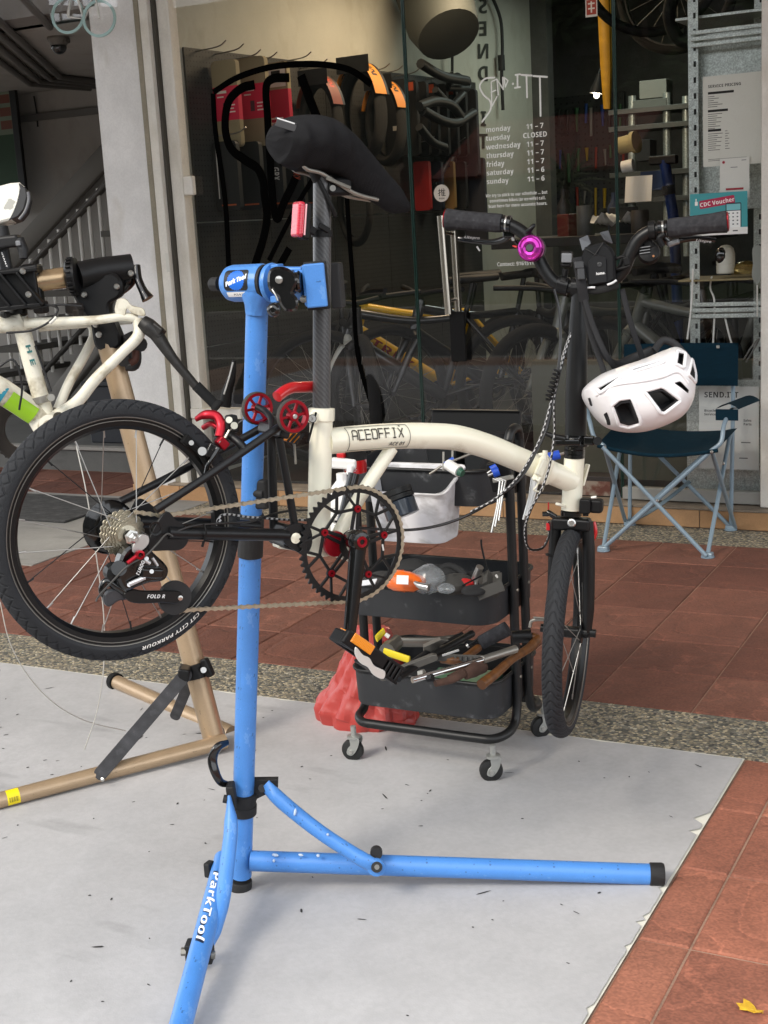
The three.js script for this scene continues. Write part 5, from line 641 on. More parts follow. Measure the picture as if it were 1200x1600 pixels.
  part(t, 'seat_post', tube([[-2.333,1.145,-2.5471], [-2.3465,1.2601,-2.5446], [-2.3501,1.3124,-2.5438]], 0.0155, { n: 16 }), std(0x202124, 0.4, 0.3));
  part(t, 'post_print', sheet((s, q) => V(-2.3367,1.2866,-2.5273).lerp(V(-2.3275,1.2479,-2.5309), s).add(V(0.007 * (q - 0.5), 0.002 * (q - 0.5), 0.002)), 1, 1), inkText(128, 48, (c) => write(c, 'GIANT', 64, 24, 'bold 40px sans-serif', '#eee')));
  { const m = frameM([-2.3294,1.396,-2.5749], [0.884, 0, -0.467], [-0.098, 0.978, -0.185], [0.457, 0.209, 0.865]), inv = m.clone().invert(), L = (p) => { const q = V(...p).applyMatrix4(inv); return [q.x, q.y]; };
    const sd = part(t, 'saddle', plate(([[-2.4267,1.4142,-2.528], [-2.3723,1.4289,-2.5602], [-2.3314,1.4385,-2.5841], [-2.3135,1.4389,-2.5937], [-2.3088,1.428,-2.5935], [-2.3141,1.395,-2.5827], [-2.3276,1.3595,-2.5671], [-2.3549,1.3536,-2.5512], [-2.4235,1.3473,-2.5135]].map(L)), 0.05, -0.025, [], 0.004), phy(0xffffff, 0.4, 0, { map: tex(128, 128, (x, y) => { const d = f2(x, y) > 0.66 ? 0.75 : 1; return [0.92 * d, 0.91 * d, 0.87 * d]; }, true, [6, 6]) }), { m });
    part(sd, 'black_tail', plate(([[-2.3121,1.4388,-2.5944], [-2.2992,1.4274,-2.5985], [-2.2955,1.409,-2.5959], [-2.301,1.379,-2.5858], [-2.3126,1.3631,-2.5758], [-2.3288,1.3565,-2.5657], [-2.32,1.3742,-2.5746], [-2.311,1.416,-2.5895]].map(L)), 0.055, -0.030, [], 0.002), std(0x202022, 0.45), { m });
    part(sd, 'tail_edge', tube([[-2.2484,1.4216,-2.5429], [-2.2462,1.4037,-2.5397], [-2.253,1.3759,-2.5295], [-2.2643,1.3589,-2.5194]], 0.004, { n: 6 }), std(0x5b5c60, 0.4)); }
  part(t, 'saddle_clamp', [tube([[-2.3544,1.343,-2.5489], [-2.3477,1.3183,-2.5465]], 0.02, { n: 12 }), bx(0.07, 0.03, 0.04, -2.3246,1.3087,-2.5332, 0.008, [0, 0.4, 0.05]), tube([[-2.2904,1.3129,-2.5408], [-2.281,1.2883,-2.5398], [-2.2786,1.2672,-2.5359]], [0.013, 0.013, 0.010], { n: 12 })], blk);
  part(t, 'lever_shine', bx(0.014, 0.012, 0.004, -2.2799,1.3041,-2.5233, 0.002), std(0x8e8f93, 0.35, 0.4));
  const lines = [[[-2.3072,1.0949,-2.4792], [-2.2527,1.0975,-2.5086], [-2.2059,1.1195,-2.527], [-2.1934,1.1427,-2.5392], [-2.2088,1.1518,-2.5448], [-2.2625,1.1572,-2.5294]], [[-2.2648,1.1484,-2.526], [-2.2008,1.1542,-2.5497], [-2.1552,1.1475,-2.5837]], [[-2.2579,1.0594,-2.5197], [-2.2447,.9833,-2.5315], [-2.2318,.9461,-2.5292]], [[-2.3014,1.0099,-2.4154], [-2.2621,1.0341,-2.442], [-2.2545,.9744,-2.4548], [-2.2781,.9113,-2.4618]]];
  for (const l of lines) part(t, 'cable', tube(l, 0.003, { n: 6 }), blk);
  part(t, 'cable_ferrule', tube([[-2.2096,1.1121,-2.5256], [-2.1953,1.1264,-2.5343]], 0.0042, { n: 8 }), std(0xe5e3da, 0.4));
  each(t, 'rear_caliper', [bx(0.03, 0.03, 0.03, -2.2637,1.1486,-2.5614, 0.006), bx(0.04, 0.026, 0.03, -2.2048,1.1401,-2.6135, 0.006), bx(0.02, 0.022, 0.02, -2.1892,1.1278,-2.6072, 0.004)], std(0x2a2523, 0.5, 0.3));
  // derailleur and chainwheels, rusty and black
  const rust = std(0x4a2b22, 0.6, 0.4);
  part(t, 'derailleur', [tube([[-2.0974,1.0731,-2.6771], [-2.085,1.0327,-2.6855], [-2.0922,.9933,-2.6837], [-2.1118,.9914,-2.6729]], [0.012, 0.013, 0.014, 0.012], { n: 10 }), rev([-2.0646,1.0445,-2.676], [0.46, 0, 0.88], [[0.008, -0.006], [0.019, -0.005], [0.019, 0.005], [0.008, 0.006]], { n: 12, crease: 0.3 }), rev([-2.1104,1.0081,-2.6661], [0.46, 0, 0.88], [[0.006, -0.006], [0.017, -0.005], [0.017, 0.005], [0.006, 0.006]], { n: 12, crease: 0.3 }), bx(0.05, 0.07, 0.02, -2.1208,1.0314,-2.7009, 0.008)], blk);
  part(t, 'rusty_cage', tube([[-2.0722,1.0297,-2.6683], [-2.0726,1.0082,-2.663], [-2.0834,1.0013,-2.6556]], 0.0095, { n: 10 }), rust);
  part(t, 'chainwheel', [rev([-2.3832,.8394,-2.5855], [0.46, 0, 0.88], [[0.05, -0.004], [0.082, -0.004], [0.086, 0], [0.082, 0.004], [0.05, 0.004]], { n: 44, closed: true, crease: 0.3 }), ...Array.from({ length: 36 }, (_, k) => { const a = k / 36 * 6.2832, [x, , z] = basis(V(0.46, 0, 0.88)); return bx(0.007, 0.007, 0.004).translate(-2.3832,.8394,-2.5855).translate(...x.clone().multiplyScalar(0.085 * Math.cos(a)).addScaledVector(z, 0.085 * Math.sin(a)).toArray()); })], std(0x2b2622, 0.5, 0.5));
  part(t, 'chain_guard', tube(Array.from({ length: 14 }, (_, k) => { const a = 2.4 + k / 13 * 2.6, [x, , z] = basis(V(0.46, 0, 0.88)); return V(-2.3528,.8509,-2.558).addScaledVector(x, 0.112 * Math.cos(a)).addScaledVector(z, 0.112 * Math.sin(a)); }), 0.006, { n: 8 }), plasticBlack);
  // kick stand hanging off the rear end
  const ks = part(t, 'kick_stand', [tube([[-2.0367,1.102,-2.6583], [-2.0223,1.089,-2.6627], [-1.9935,1.0629,-2.6717]], [0.017, 0.021, 0.019], { n: 14 }), tube([[-2.0048,1.0697,-2.6673], [-1.9661,1.0097,-2.6733], [-1.9131,.9322,-2.694]], [0.018, 0.0125, 0.0105], { n: 14 }), bx(0.03, 0.02, 0.012, -1.9935,1.0827,-2.6591, 0.004, [0, 0, -0.6])], std(0xffffff, 0.5, 0.2, { map: grain([0.16, 0.155, 0.15], 0.5, [10, 10], { scuff: 0.35 }) }));
  part(ks, 'rubber_foot', [tube([[-1.9191,.9417,-2.6932], [-1.881,.8921,-2.7129]], [0.013, 0.0125], { n: 14 }), rev([-1.8839,.8954,-2.7121], V(-1.8665,.879,-2.7173).sub(V(-1.8839,.8954,-2.7121)), [[0.0125, 0], [0.019, 0.012], [0.018, 0.016]], { n: 16 })], rubber);
}
{ // two thin whiskers of wire hanging by the rear wheel
  const w = std(0xc9c6bd, 0.4, 0.5), g = 'loose wires hanging beside the big wheel';
  single('loose_wire', 'thin pale wire arching from the left edge down to the black brace bar', 'wire', tube([[-1.838,.6287,-1.8741], [-1.8331,.5496,-1.8807], [-1.8426,.4683,-1.9254], [-1.8749,.3695,-2.0233], [-1.911,.2747,-2.1547], [-1.97,.164,-2.3628]], 0.0011, { n: 5 }), w, { group: g });
  single('loose_wire', 'thin pale wire running straight down behind the spokes of the big wheel', 'wire', tube([[-1.7346,.9123,-2.0203], [-1.7125,.8211,-2.01], [-1.7001,.6814,-2.0059], [-1.697,.5771,-2.0054], [-1.7049,.4721,-1.999], [-1.7248,.3788,-1.9891], [-1.7569,.2963,-1.9753]], 0.0013, { n: 5 }), w, { group: g });
}
// ------------------------------------------------------------------ three-tier tool trolley and what lies in it
const trayMat = phy(0xffffff, 0.5, 0, { specularIntensity: 0.6, map: tex(256, 256, (x, y) => { const k = 1 + 0.2 * (f1(x, y) - 0.5), s = f2(x, y) > 0.68 ? (f2(x, y) - 0.68) * 1.6 * w2(x, y) : 0, t = w1(x, y) > 0.985 ? 0.2 : 0; return [0.19 * k + s + t, 0.195 * k + s + t, 0.205 * k + s + t]; }, true, [4, 4]) });
const TX = -1.375, TZ = -2.885, TW = 0.39, TD = 0.29;
{
  const blk = std(0x1a1b1c, 0.42, 0.2);
  const t = thing('tool_trolley', 'black three-tier wheeled tool trolley loaded with tools under the white bicycle frame', 'trolley', [TX, 0, TZ]);
  const tray = (y, h) => {
    const prof = [[1, -0.003], [1.0, 0]], rings = [], o = (f, yy, ins) => rrect(TW * f - ins * 2, TD * f - ins * 2, 0.048 - ins, 6).map((p) => V(TX + p[0], yy, TZ - p[1]));
    rings.push(o(0.975, y - h, 0), o(0.985, y - h + 0.004, 0), o(1, y, 0), o(1, y + 0.002, 0.0015), o(1, y, 0.003), o(0.98, y - h + 0.006, 0.003));
    const tg = loft(rings), tu = tg.attributes.uv; for (let i = 0; i < tu.count; i++) tu.setXY(i, tu.getX(i) + y * 3.7, tu.getY(i) + y * 1.3); const s = part(t, 'tray', tg, trayMat);
    part(s, 'rim', (() => { const p = rrect(TW + 0.004, TD + 0.004, 0.05, 8).map((q) => V(TX + q[0], y, TZ - q[1])); p.push(p[0].clone(), p[1].clone()); return tube(p, 0.0045, { n: 8, sharp: true }); })(), blk);
    return s;
  };
  tray(0.236, 0.09); tray(0.455, 0.078); tray(0.742, 0.082);
  const H = 0.80;
  for (const s of [1, -1]) { const zf = TZ + s * 0.145, zp = TZ + s * 0.036; // frame loop: up one end, along the long side, up the other
    part(t, 'frame_tube', tube([[TX - TW / 2 - 0.010, H, zp], [TX - TW / 2 - 0.010, 0.2, zp], [TX - TW / 2 - 0.010, 0.14, zp + s * 0.004], [TX - TW / 2 - 0.006, 0.108, zp + s * 0.03], [TX - TW / 2 + 0.0, 0.1, zf - s * 0.04], [TX - TW / 2 + 0.03, 0.1, zf - s * 0.004], [TX - TW / 2 + 0.07, 0.1, zf], [TX, 0.1, zf], [TX + TW / 2 - 0.06, 0.1, zf], [TX + TW / 2 - 0.015, 0.1, zf - s * 0.006], [TX + TW / 2 + 0.008, 0.103, zf - s * 0.045], [TX + TW / 2 + 0.010, 0.115, zp + s * 0.02], [TX + TW / 2 + 0.010, 0.16, zp + s * 0.002], [TX + TW / 2 + 0.010, 0.3, zp], [TX + TW / 2 + 0.010, H, zp]], 0.0112, { n: 14, seg: 110 }), blk);
    for (const e of [-1, 1]) for (const y of [0.225, 0.44, 0.73]) part(t, 'tube_screw', cyl([TX + e * (TW / 2 + 0.018), y, zp], [TX + e * (TW / 2 + 0.0225), y, zp], 0.004, 0.004, 8), steelDull);
  }
  part(t, 'handle_loop', [-1, 1].map((e) => tube([[TX + e * (TW / 2 + 0.010), H - 0.01, TZ - 0.036], [TX + e * (TW / 2 + 0.012), H + 0.015, TZ - 0.02], [TX + e * (TW / 2 + 0.012), H + 0.015, TZ + 0.02], [TX + e * (TW / 2 + 0.010), H - 0.01, TZ + 0.036]], 0.0112, { n: 12 }))[1], blk);
  const tyre = std(0x1b1b1b, 0.6), hubm = std(0xa9aaa6, 0.45, 0.6);
  for (const [x, z, turn] of [[-1.19, -2.735, 0.5], [-1.562, -2.735, 0.15], [-1.178, -3.035, 0.75], [-1.56, -3.03, 1.2]]) {
    const m = moveM(x, 0, z, 0, turn, 0);
    const c = part(t, 'caster', [cyl([0, 0.066, 0.004], [0, 0.092, 0.004], 0.007), rev([0, 0.060, 0.004], [0, 1, 0], [[0.012, 0], [0.017, 0.001], [0.017, 0.007], [0.01, 0.009]], { n: 20 }), ...[-1, 1].map((s) => plate(smooth([[-0.006, 0.062], [0.016, 0.062], [0.014, 0.045], [0.004, 0.026], [-0.006, 0.018], [-0.016, 0.022], [-0.014, 0.034], [-0.006, 0.044]], 4), 0.0022, s * 0.0135))], hubm, { m });
    part(c, 'wheel', rev([-0.006, 0.028, -0.010], zAxis, [[0.008, -0.001], [0.020, 0], [0.026, 0.002], [0.028, 0.006], [0.028, 0.014], [0.026, 0.018], [0.020, 0.020], [0.008, 0.021]], { n: 28 }), tyre, { m });
    part(c, 'axle', cyl([-0.006, 0.028, -0.017], [-0.006, 0.028, 0.019], 0.005), steel, { m });
  }
}
{ // white bin hung on the top tier
  const wm = std(0xffffff, 0.5, 0, { map: tex(256, 256, (x, y) => { const d = clamp((f2(x, y) - 0.52) * 3), s = w1(x, y) > 0.95 ? 0.8 : 1; return mix3([0.87 * s, 0.87 * s, 0.88 * s], [0.56, 0.55, 0.54], d * 0.6); }, true, [5, 5]) });
  const x0 = -1.455, x1 = -1.258, zf = -2.672, zb = -2.80, t = single('storage_bin', 'dirty white plastic bin hooked on the trolley top, with a black jar inside', 'bin', (() => {
    const o = (w, d, ins, top, f) => rrect(w - 2 * ins, d - 2 * ins, 0.028 - ins * 0.6, 5).map((p) => { const z = (zf + zb) / 2 - p[1]; const front = clamp((z - zb) / (zf - zb)); return V((x0 + x1) / 2 + p[0], top - f * 0.042 * front ** 1.4, z); });
    const W = x1 - x0, D = zf - zb; return loft([o(W * 0.86, D * 0.84, 0, 0.583, 0), o(W * 0.88, D * 0.86, 0, 0.588, 0), o(W, D, 0, 0.735, 1), o(W + 0.016, D + 0.016, 0, 0.741, 1), o(W + 0.012, D + 0.012, 0, 0.746, 1), o(W, D, 0.003, 0.742, 1), o(W * 0.88, D * 0.86, 0.003, 0.592, 0)]);
  })(), wm);
  const j = thing('jar', 'black jar with open lid lying tilted in the white bin', 'jar', [-1.3211,.7223,-2.5626]);
  part(j, 'body', rev([-1.3198,.7036,-2.5703], [-0.38, 0.9, -0.1], [[0.03, -0.035], [0.0375, -0.033], [0.0375, 0.0], [0.0355, 0.002]], { n: 30 }), phy(0x1d2733, 0.3, 0, { clearcoat: 0.5 }));
  part(j, 'lid_ring', rev([-1.3198,.7036,-2.5703], [-0.38, 0.9, -0.1], [[0.0355, 0.002], [0.0395, 0.003], [0.0395, 0.012], [0.038, 0.013], [0.0395, 0.014], [0.0395, 0.026], [0.036, 0.027], [0.034, 0.014]], { n: 30 }), blackSatin);
}
{ // things on the top tier
  const g = 'small bottles and tools in the top tray';
  const sb = thing('spray_bottle', 'white spray bottle with a red trigger beside the seat tube', 'bottle', [-1.4502,.678,-2.5531]);
  part(sb, 'body', rev([-1.4519,.6146,-2.56], [0, 1, 0], [[0.028, 0], [0.032, 0.004], [0.032, 0.09], [0.024, 0.12], [0.012, 0.135], [0.012, 0.15]], { n: 24 }), phy(0xe9e9e6, 0.35, 0, {}));
  part(sb, 'label', sheet((s, q) => { const a = mix(-1.0, 1.0, s); return V(-1.4519,.6146,-2.56).add(V(Math.sin(a) * 0.0324, 0.015 + 0.07 * q, Math.cos(a) * 0.0324)); }, 10, 1), std(0xffffff, 0.6, 0, { map: canvasTex(128, 128, (c) => { c.fillStyle = '#e4e3de'; c.fillRect(0, 0, 128, 128); c.fillStyle = '#55524c'; for (let i = 0; i < 12; i++) c.fillRect(40 + (i * 13) % 7, 14 + i * 8, 30 + (i * 17) % 30, 2); }) }));
  part(sb, 'spray_head', [bx(0.06, 0.024, 0.022, -1.454,.7839,-2.5767, 0.006, [0, 0.3, -0.08]), tube([[-1.435,.7792,-2.574], [-1.4366,.7599,-2.5685]], 0.008, { n: 8 })], std(0xe3e3e0, 0.4));
  part(sb, 'red_trigger', bx(0.02, 0.012, 0.016, -1.4587,.8023,-2.5786, 0.003), redPaint);
  const can = thing('can', 'small red and black can standing in the back of the top tray', 'can', [-1.4387,.7621,-2.6027]);
  part(can, 'body', rev([-1.4385,.7593,-2.602], [0, 1, 0], [[0.024, 0], [0.0255, 0.002], [0.0255, 0.046], [0.022, 0.049]], { n: 24 }), redPaint);
  part(can, 'black_top', rev([-1.4385,.7593,-2.602], [0, 1, 0], [[0.0258, 0.030], [0.0258, 0.047], [0.020, 0.052], [0.012, 0.053]], { n: 24 }), blackSatin);
  part(can, 'lettering', sheet((s, q) => { const a = mix(-0.9, 0.9, s); return V(-1.4385,.7593,-2.602).add(V(Math.sin(a) * 0.0257, 0.004 + 0.024 * q, Math.cos(a) * 0.0257)); }, 8, 1), inkText(128, 64, (c) => { c.fillStyle = 'rgba(255,255,255,0.75)'; for (let i = 0; i < 7; i++) c.fillRect(14, 6 + i * 8, 60 + (i * 31) % 40, 3); }));
  const one = (n, l, c, geo, m, o) => single(n, l, c, geo, m, o);
  one('tool_case', 'flat black open tool case leaning on the back of the top tray', 'case', [bx(0.24, 0.075, 0.012, -1.33, 0.80, -3.035, 0.004, [-0.12, 0, 0]), bx(0.235, 0.003, 0.014, -1.33, 0.838, -3.032, 0.001)], blackSatin);
  for (let k = 0; k < 2; k++) one('parts_box', ['small black parts box at the left of the top tray', 'small black parts box at the middle of the top tray'][k], 'box', (() => { const o = (f, y, i) => rrect(0.085 * f - 2 * i, 0.06 * f - 2 * i, 0.010, 3).map((p) => V(-1.395 + k * 0.10 + p[0], y, -2.99 - p[1])); return loft([o(0.9, 0.70, 0), o(1, 0.752, 0), o(1.06, 0.754, 0), o(1, 0.755, 0.003), o(0.9, 0.704, 0.003)]); })(), std(0x26282a, 0.45), { group: 'black parts boxes' });
  one('pouch', 'soft black pouch slumped at the right of the top tray', 'pouch', (() => { const rings = []; for (let i = 0; i <= 10; i++) { const s = i / 10, ring = []; for (let k = 0; k < 18; k++) { const a = k / 18 * 6.283, r = (0.036 - 0.016 * s) * (1 + 0.12 * Math.sin(3 * a + 5 * s)); ring.push(V(-1.235 + Math.cos(a) * r * 1.2 + 0.012 * s, 0.715 + 0.085 * s, -2.94 + Math.sin(a) * r)); } rings.push(ring); } return loft(rings); })(), knit);
  { const m = thing('marker_pen', 'white capped marker lying across the rim of the top tray', 'pen', [-1.2302,.7574,-2.6884]); part(m, 'body', cyl([-1.2388,.7717,-2.6642], [-1.2032,.7605,-2.6456], 0.0125, 0.0125, 16), std(0xe8e8e4, 0.35)); part(m, 'green_tip', cyl([-1.2032,.7605,-2.6456], [-1.1947,.757,-2.6434], 0.0105, 0.008), std(0x2e5a48, 0.5)); }
  for (const [i, [a, b, h, lab]] of [[[-1.2786,.7514,-2.6498], [-1.2555,.768,-2.666], [-1.2493,.7703,-2.6699], 'screwdriver with a blue collar pointing left in the top tray'], [[-1.2353,.777,-2.6673], [-1.1961,.7919,-2.7031], [-1.1912,.7944,-2.7063], 'thin steel pick lying behind the white marker'], [[-1.2657,.7932,-2.7014], [-1.2638,.7526,-2.6926], [-1.2661,.8017,-2.7032], 'upright hex driver, left of a pair, in the top tray'], [[-1.248,.7949,-2.7112], [-1.2459,.7514,-2.7018], [-1.2484,.8033,-2.713], 'upright hex driver, right of a pair, in the top tray']].entries()) {
    const s = thing(i === 1 ? 'pick' : 'screwdriver', lab, i === 1 ? 'pick' : 'screwdriver', a); part(s, 'shaft', rod(a, b, 0.0028, 8), steelDull); part(s, 'handle', tube([h, V(...h).lerp(V(...a), i < 2 ? -0.6 : -0.35).toArray()], 0.006, { n: 10 }), i === 0 ? std(0x2c56b5, 0.4) : i === 1 ? steelDull : std(0x6e4a35, 0.5)); }
  const blueH = std(0x2352c4, 0.4);
  for (const [a, b, l] of [[[-1.0968,.7832,-2.6031], [-1.1061,.7759,-2.5964], 'short blue handled driver, upper of two, by the rear rim of the top tray'], [[-1.0851,.7774,-2.5848], [-1.0957,.7728,-2.5781], 'short blue handled driver, lower of two, by the rear rim of the top tray'], [[-1.0223,.7879,-2.6898], [-.9932,.7941,-2.7067], 'blue handled driver peeping out behind the frame hinge']]) { const s = thing('driver', l, 'screwdriver', a); part(s, 'handle', tube([a, b], 0.010, { n: 12 }), blueH); part(s, 'shaft', rod(b, V(...b).add(V(...b).sub(V(...a)).multiplyScalar(0.8)).toArray(), 0.003, 8), steel); }
  { const k = thing('hex_key_set', 'set of silver hex keys hanging from a clip on the right trolley post', 'hex keys', [-1.0725,.7668,-2.5426]);
    part(k, 'clip', [bx(0.055, 0.010, 0.012, -1.0684,.7648,-2.5674, 0.002, [0, -0.4, 0.25])], steelDull);
    for (let i = 0; i < 3; i++) part(k, 'key', tube([[-1.0797,.7698,-2.5395], [-1.0646,.7648,-2.5405], [-1.065,.7168,-2.5229], [-1.0711,.6641,-2.5012]].map((p, q) => [p[0] + i * 0.005 + (q === 3 ? i * 0.002 : 0), p[1] + (q > 1 ? i * 0.012 : 0), p[2] - i * 0.004]), 0.0021, { n: 6, sharp: true }), steel); }
  { const k = thing('hex_key_set', 'silver hex keys hanging below the frame hinge behind the black cables', 'hex keys', [-1.0505,.7126,-2.6799]);
    for (let i = 0; i < 3; i++) part(k, 'key', tube([[-1.0497,.7477,-2.6888], [-1.0526,.706,-2.6771], [-1.0626,.6566,-2.66]].map((p) => [p[0] + i * 0.006, p[1] + i * 0.008, p[2] - i * 0.004]), 0.0034, { n: 8, sharp: true }), i === 1 ? std(0xe4e4e2, 0.35, 0.2) : steel); }
  one('black_box', 'black phone-like box standing on the top tray next to the blue handles', 'box', bx(0.05, 0.065, 0.03, -1.0913,.7636,-2.6128, 0.005, [0, 0.2, 0.2]), plasticBlack);
}
{ // middle tray
  const one = (n, l, c, geo, m, o) => single(n, l, c, geo, m, o);
  const rag = (cx, cy, cz, w, h, d, sd) => sheetLump(cx, cy, cz, w, h, d, sd);
  function sheetLump(cx, cy, cz, w, h, d, sd) { const rings = []; for (let i = 0; i <= 10; i++) { const t = i / 10 * Math.PI, ring = []; for (let k = 0; k < 22; k++) { const a = k / 22 * 6.2832, u = k / 22, v = i / 10, r = 0.75 + 0.55 * f1(u + sd, v * 0.5 + sd * 0.37), q = f2(u + sd * 2, v + 0.1); ring.push(V(cx + w * Math.sin(t) * Math.cos(a) * r, cy + h * Math.cos(t) * (0.8 + 0.5 * q), cz + d * Math.sin(t) * Math.sin(a) * r)); } rings.push(ring); } return toCreasedNormals(loft(rings), 0.5); }
  const pk = thing('foil_packet', 'orange packet with a white label in the middle tray', 'packet', [-1.3121,.5196,-2.5646]);
  part(pk, 'wrap', sheetLump(...[-1.3035,.5303,-2.5485], 0.05, 0.022, 0.03, 0.11), phy(0xe0661a, 0.3, 0, { clearcoat: 0.6 }));
  part(pk, 'label', bx(0.026, 0.020, 0.002, -1.2876,.5449,-2.5085, 0.0006, [-0.5, 0.4, 0.12]), std(0xffffff, 0.5, 0, { map: canvasTex(64, 64, (c) => { c.fillStyle = '#e9e7e0'; c.fillRect(0, 0, 64, 64); c.fillStyle = '#333'; c.fillRect(8, 20, 22, 26); c.fillRect(36, 28, 18, 4); c.fillRect(36, 36, 14, 4); }) }));
  one('plastic_bag', 'clear plastic bag crumpled in the middle tray next to the orange packet', 'plastic bag', sheetLump(...[-1.2587,.5316,-2.5725], 0.042, 0.030, 0.035, 0.31), phy(0xe8edf0, 0.22, 0, { transmission: 0.9, thickness: 0 }));
  one('plastic_bag', 'small clear plastic scrap at the front rim of the middle tray', 'plastic bag', sheetLump(...[-1.1966,.5247,-2.5342], 0.02, 0.010, 0.016, 0.47), phy(0xe8edf0, 0.22, 0, { transmission: 0.9, thickness: 0 }));
  one('rag', 'dark grey oily rag right of the clear plastic bag', 'rag', sheetLump(...[-1.2071,.5145,-2.6072], 0.042, 0.020, 0.045, 0.53), std(0x3b3a37, 0.9));
  one('glove', 'black crumpled work glove at the back of the middle tray', 'glove', [sheetLump(...[-1.2777,.5184,-2.6865], 0.045, 0.016, 0.03, 0.71), tube([[-1.2866,.5231,-2.6714], [-1.2545,.5352,-2.6797], [-1.2267,.525,-2.6803], [-1.2119,.5157,-2.6743]], 0.008, { n: 8 })], std(0x222324, 0.85));
  one('glove', 'black crumpled work glove at the far left of the middle tray', 'glove', sheetLump(...[-1.3447,.5269,-2.6647], 0.045, 0.02, 0.03, 0.83), std(0x202122, 0.8));
  one('battery_pack', 'red and white packet lying in the middle tray', 'packet', sheetLump(...[-1.1804,.52,-2.5995], 0.020, 0.010, 0.014, 0.95), std(0xb92323, 0.4));
  one('socket', 'shiny chrome socket on a dark handle standing in the middle tray', 'socket', [cyl([-1.1621,.5284,-2.6111], [-1.1456,.5589,-2.6041], 0.0085), cyl([-1.1599,.5078,-2.6073], [-1.1612,.5352,-2.6133], 0.005)], steel);
  one('knife', 'small silver pocket knife beside the orange packet', 'knife', tube([[-1.266,.5367,-2.5236], [-1.2515,.532,-2.5186], [-1.2299,.5295,-2.5179]], [0.004, 0.007, 0.008], { n: 10 }), steel);
  one('box', 'open grey cardboard box lid at the right end of the middle tray', 'box', [bx(0.012, 0.045, 0.05, -1.1216,.5221,-2.6079, 0.001, [0.3, 0.3, 0.5]), bx(0.05, 0.004, 0.05, -1.1151,.5205,-2.5994, 0.001, [0.5, 0.3, 0.5]), bx(0.05, 0.03, 0.004, -1.1488,.5161,-2.6615, 0.001, [-0.2, 0.4, 0.2]), bx(0.06, 0.026, 0.004, -1.1042,.5221,-2.5592, 0.001, [-0.5, 0.2, 0.5])], std(0x45433f, 0.8));
  one('white_tube', 'bent white strip against the right end of the middle tray', 'strip', tube([[-1.1138,.5393,-2.6162], [-1.1033,.532,-2.6083], [-1.0976,.5197,-2.5968]], 0.003, { n: 6 }), std(0xc9c8c4, 0.5));
  one('rod', 'thin black cable tie sticking up from the middle tray', 'cable tie', tube([[-1.1542,.5206,-2.6712], [-1.1664,.563,-2.6751], [-1.1728,.5912,-2.6785], [-1.1733,.601,-2.6806]], 0.0022, { n: 6 }), plasticBlack);
  one('rod', 'thin black strip lying across the red and white packet', 'cable tie', tube([[-1.1743,.5242,-2.569], [-1.1575,.5327,-2.5799], [-1.1422,.5397,-2.6013]], 0.002, { n: 6 }), plasticBlack);
  one('paper_scrap', 'white paper scrap behind the chainring in the middle tray', 'paper', bx(0.035, 0.003, 0.02, -1.3596,.5397,-2.4866, 0.0008, [0.3, 0.2, 0.1]), std(0xd9dce0, 0.6));
  for (const [l, p, w, c] of [['dark grey rag bunched at the left end of the middle tray', [-1.371,.5215,-2.5802], 0.05, 0x2c2b2a], ['black crumpled cloth at the right back of the middle tray', [-1.2016,.4994,-2.7105], 0.05, 0x1c1c1d], ['black rubber scrap at the right front of the middle tray', [-1.1413,.5186,-2.5619], 0.03, 0x202021]]) one('rag', l, 'rag', sheetLump(...p, w, w * 0.3, 0.035, w * 7), std(c, 0.85));
  // bottom tray
  const wood = std(0xffffff, 0.45, 0, { map: tex(128, 128, (x, y) => { const k = f2(x * 0.5, y * 3), d = f1(x, y); return mix3([0.56, 0.36, 0.16], [0.24, 0.13, 0.06], k * 0.8 + d * 0.3); }, true, [12, 5]) });
  const rust = std(0xffffff, 0.8, 0.3, { map: tex(128, 128, (x, y) => mix3([0.42, 0.31, 0.26], [0.25, 0.18, 0.15], f2(x, y)), true, [8, 8]) });
  const dark = std(0x1b1b1c, 0.4, 0.4), toolSteel = std(0x7d7a73, 0.4, 0.8);
  const hm = thing('hammer', 'steel hammer with a long flat shaft at the back of the bottom tray', 'hammer', [-1.3517,.3633,-2.5869]);
  part(hm, 'head', [cyl([-1.3534,.3665,-2.552], [-1.3541,.3715,-2.5991], 0.016), cyl([-1.3525,.3656,-2.5407], [-1.3555,.3674,-2.5627], 0.019)], toolSteel);
  part(hm, 'shaft', tube([[-1.3496,.3731,-2.5903], [-1.2919,.3661,-2.6306], [-1.2291,.3627,-2.6861]], 0.012, { n: 8, flat: () => 0.4 }), toolSteel);
  const hw = thing('hammer', 'black headed hammer with a golden wooden handle sticking out right of the trolley', 'hammer', [-1.0625,.3551,-2.564]);
  part(hw, 'handle', tube([[-1.0808,.3523,-2.438], [-1.0698,.3607,-2.4922], [-1.0632,.3686,-2.5669], [-1.0525,.3714,-2.6542], [-1.0538,.3781,-2.6898], [-1.0642,.3843,-2.6858]], [0.0115, 0.0105, 0.009, 0.0105, 0.011, 0.009], { n: 14 }), wood);
  part(hw, 'head', tube([[-1.1021,.3839,-2.6657], [-1.0643,.3857,-2.6861]], 0.0145, { n: 10 }), dark);
  one('bar', 'long black bar slanting across the bottom tray, front of two', 'bar', tube([[-1.231,.3782,-2.3535], [-1.2192,.3823,-2.511], [-1.1891,.3912,-2.6447]], 0.0085, { n: 10 }), dark);
  one('bar', 'long black bar slanting across the bottom tray, behind the first', 'bar', tube([[-1.2606,.3657,-2.3811], [-1.2445,.3792,-2.5316], [-1.2174,.3836,-2.6511]], 0.007, { n: 10 }), std(0x2a2a2b, 0.4, 0.4));
  const aw = thing('adjustable_wrench', 'grey adjustable wrench lying under the black bars', 'wrench', [-1.2434,.373,-2.496]);
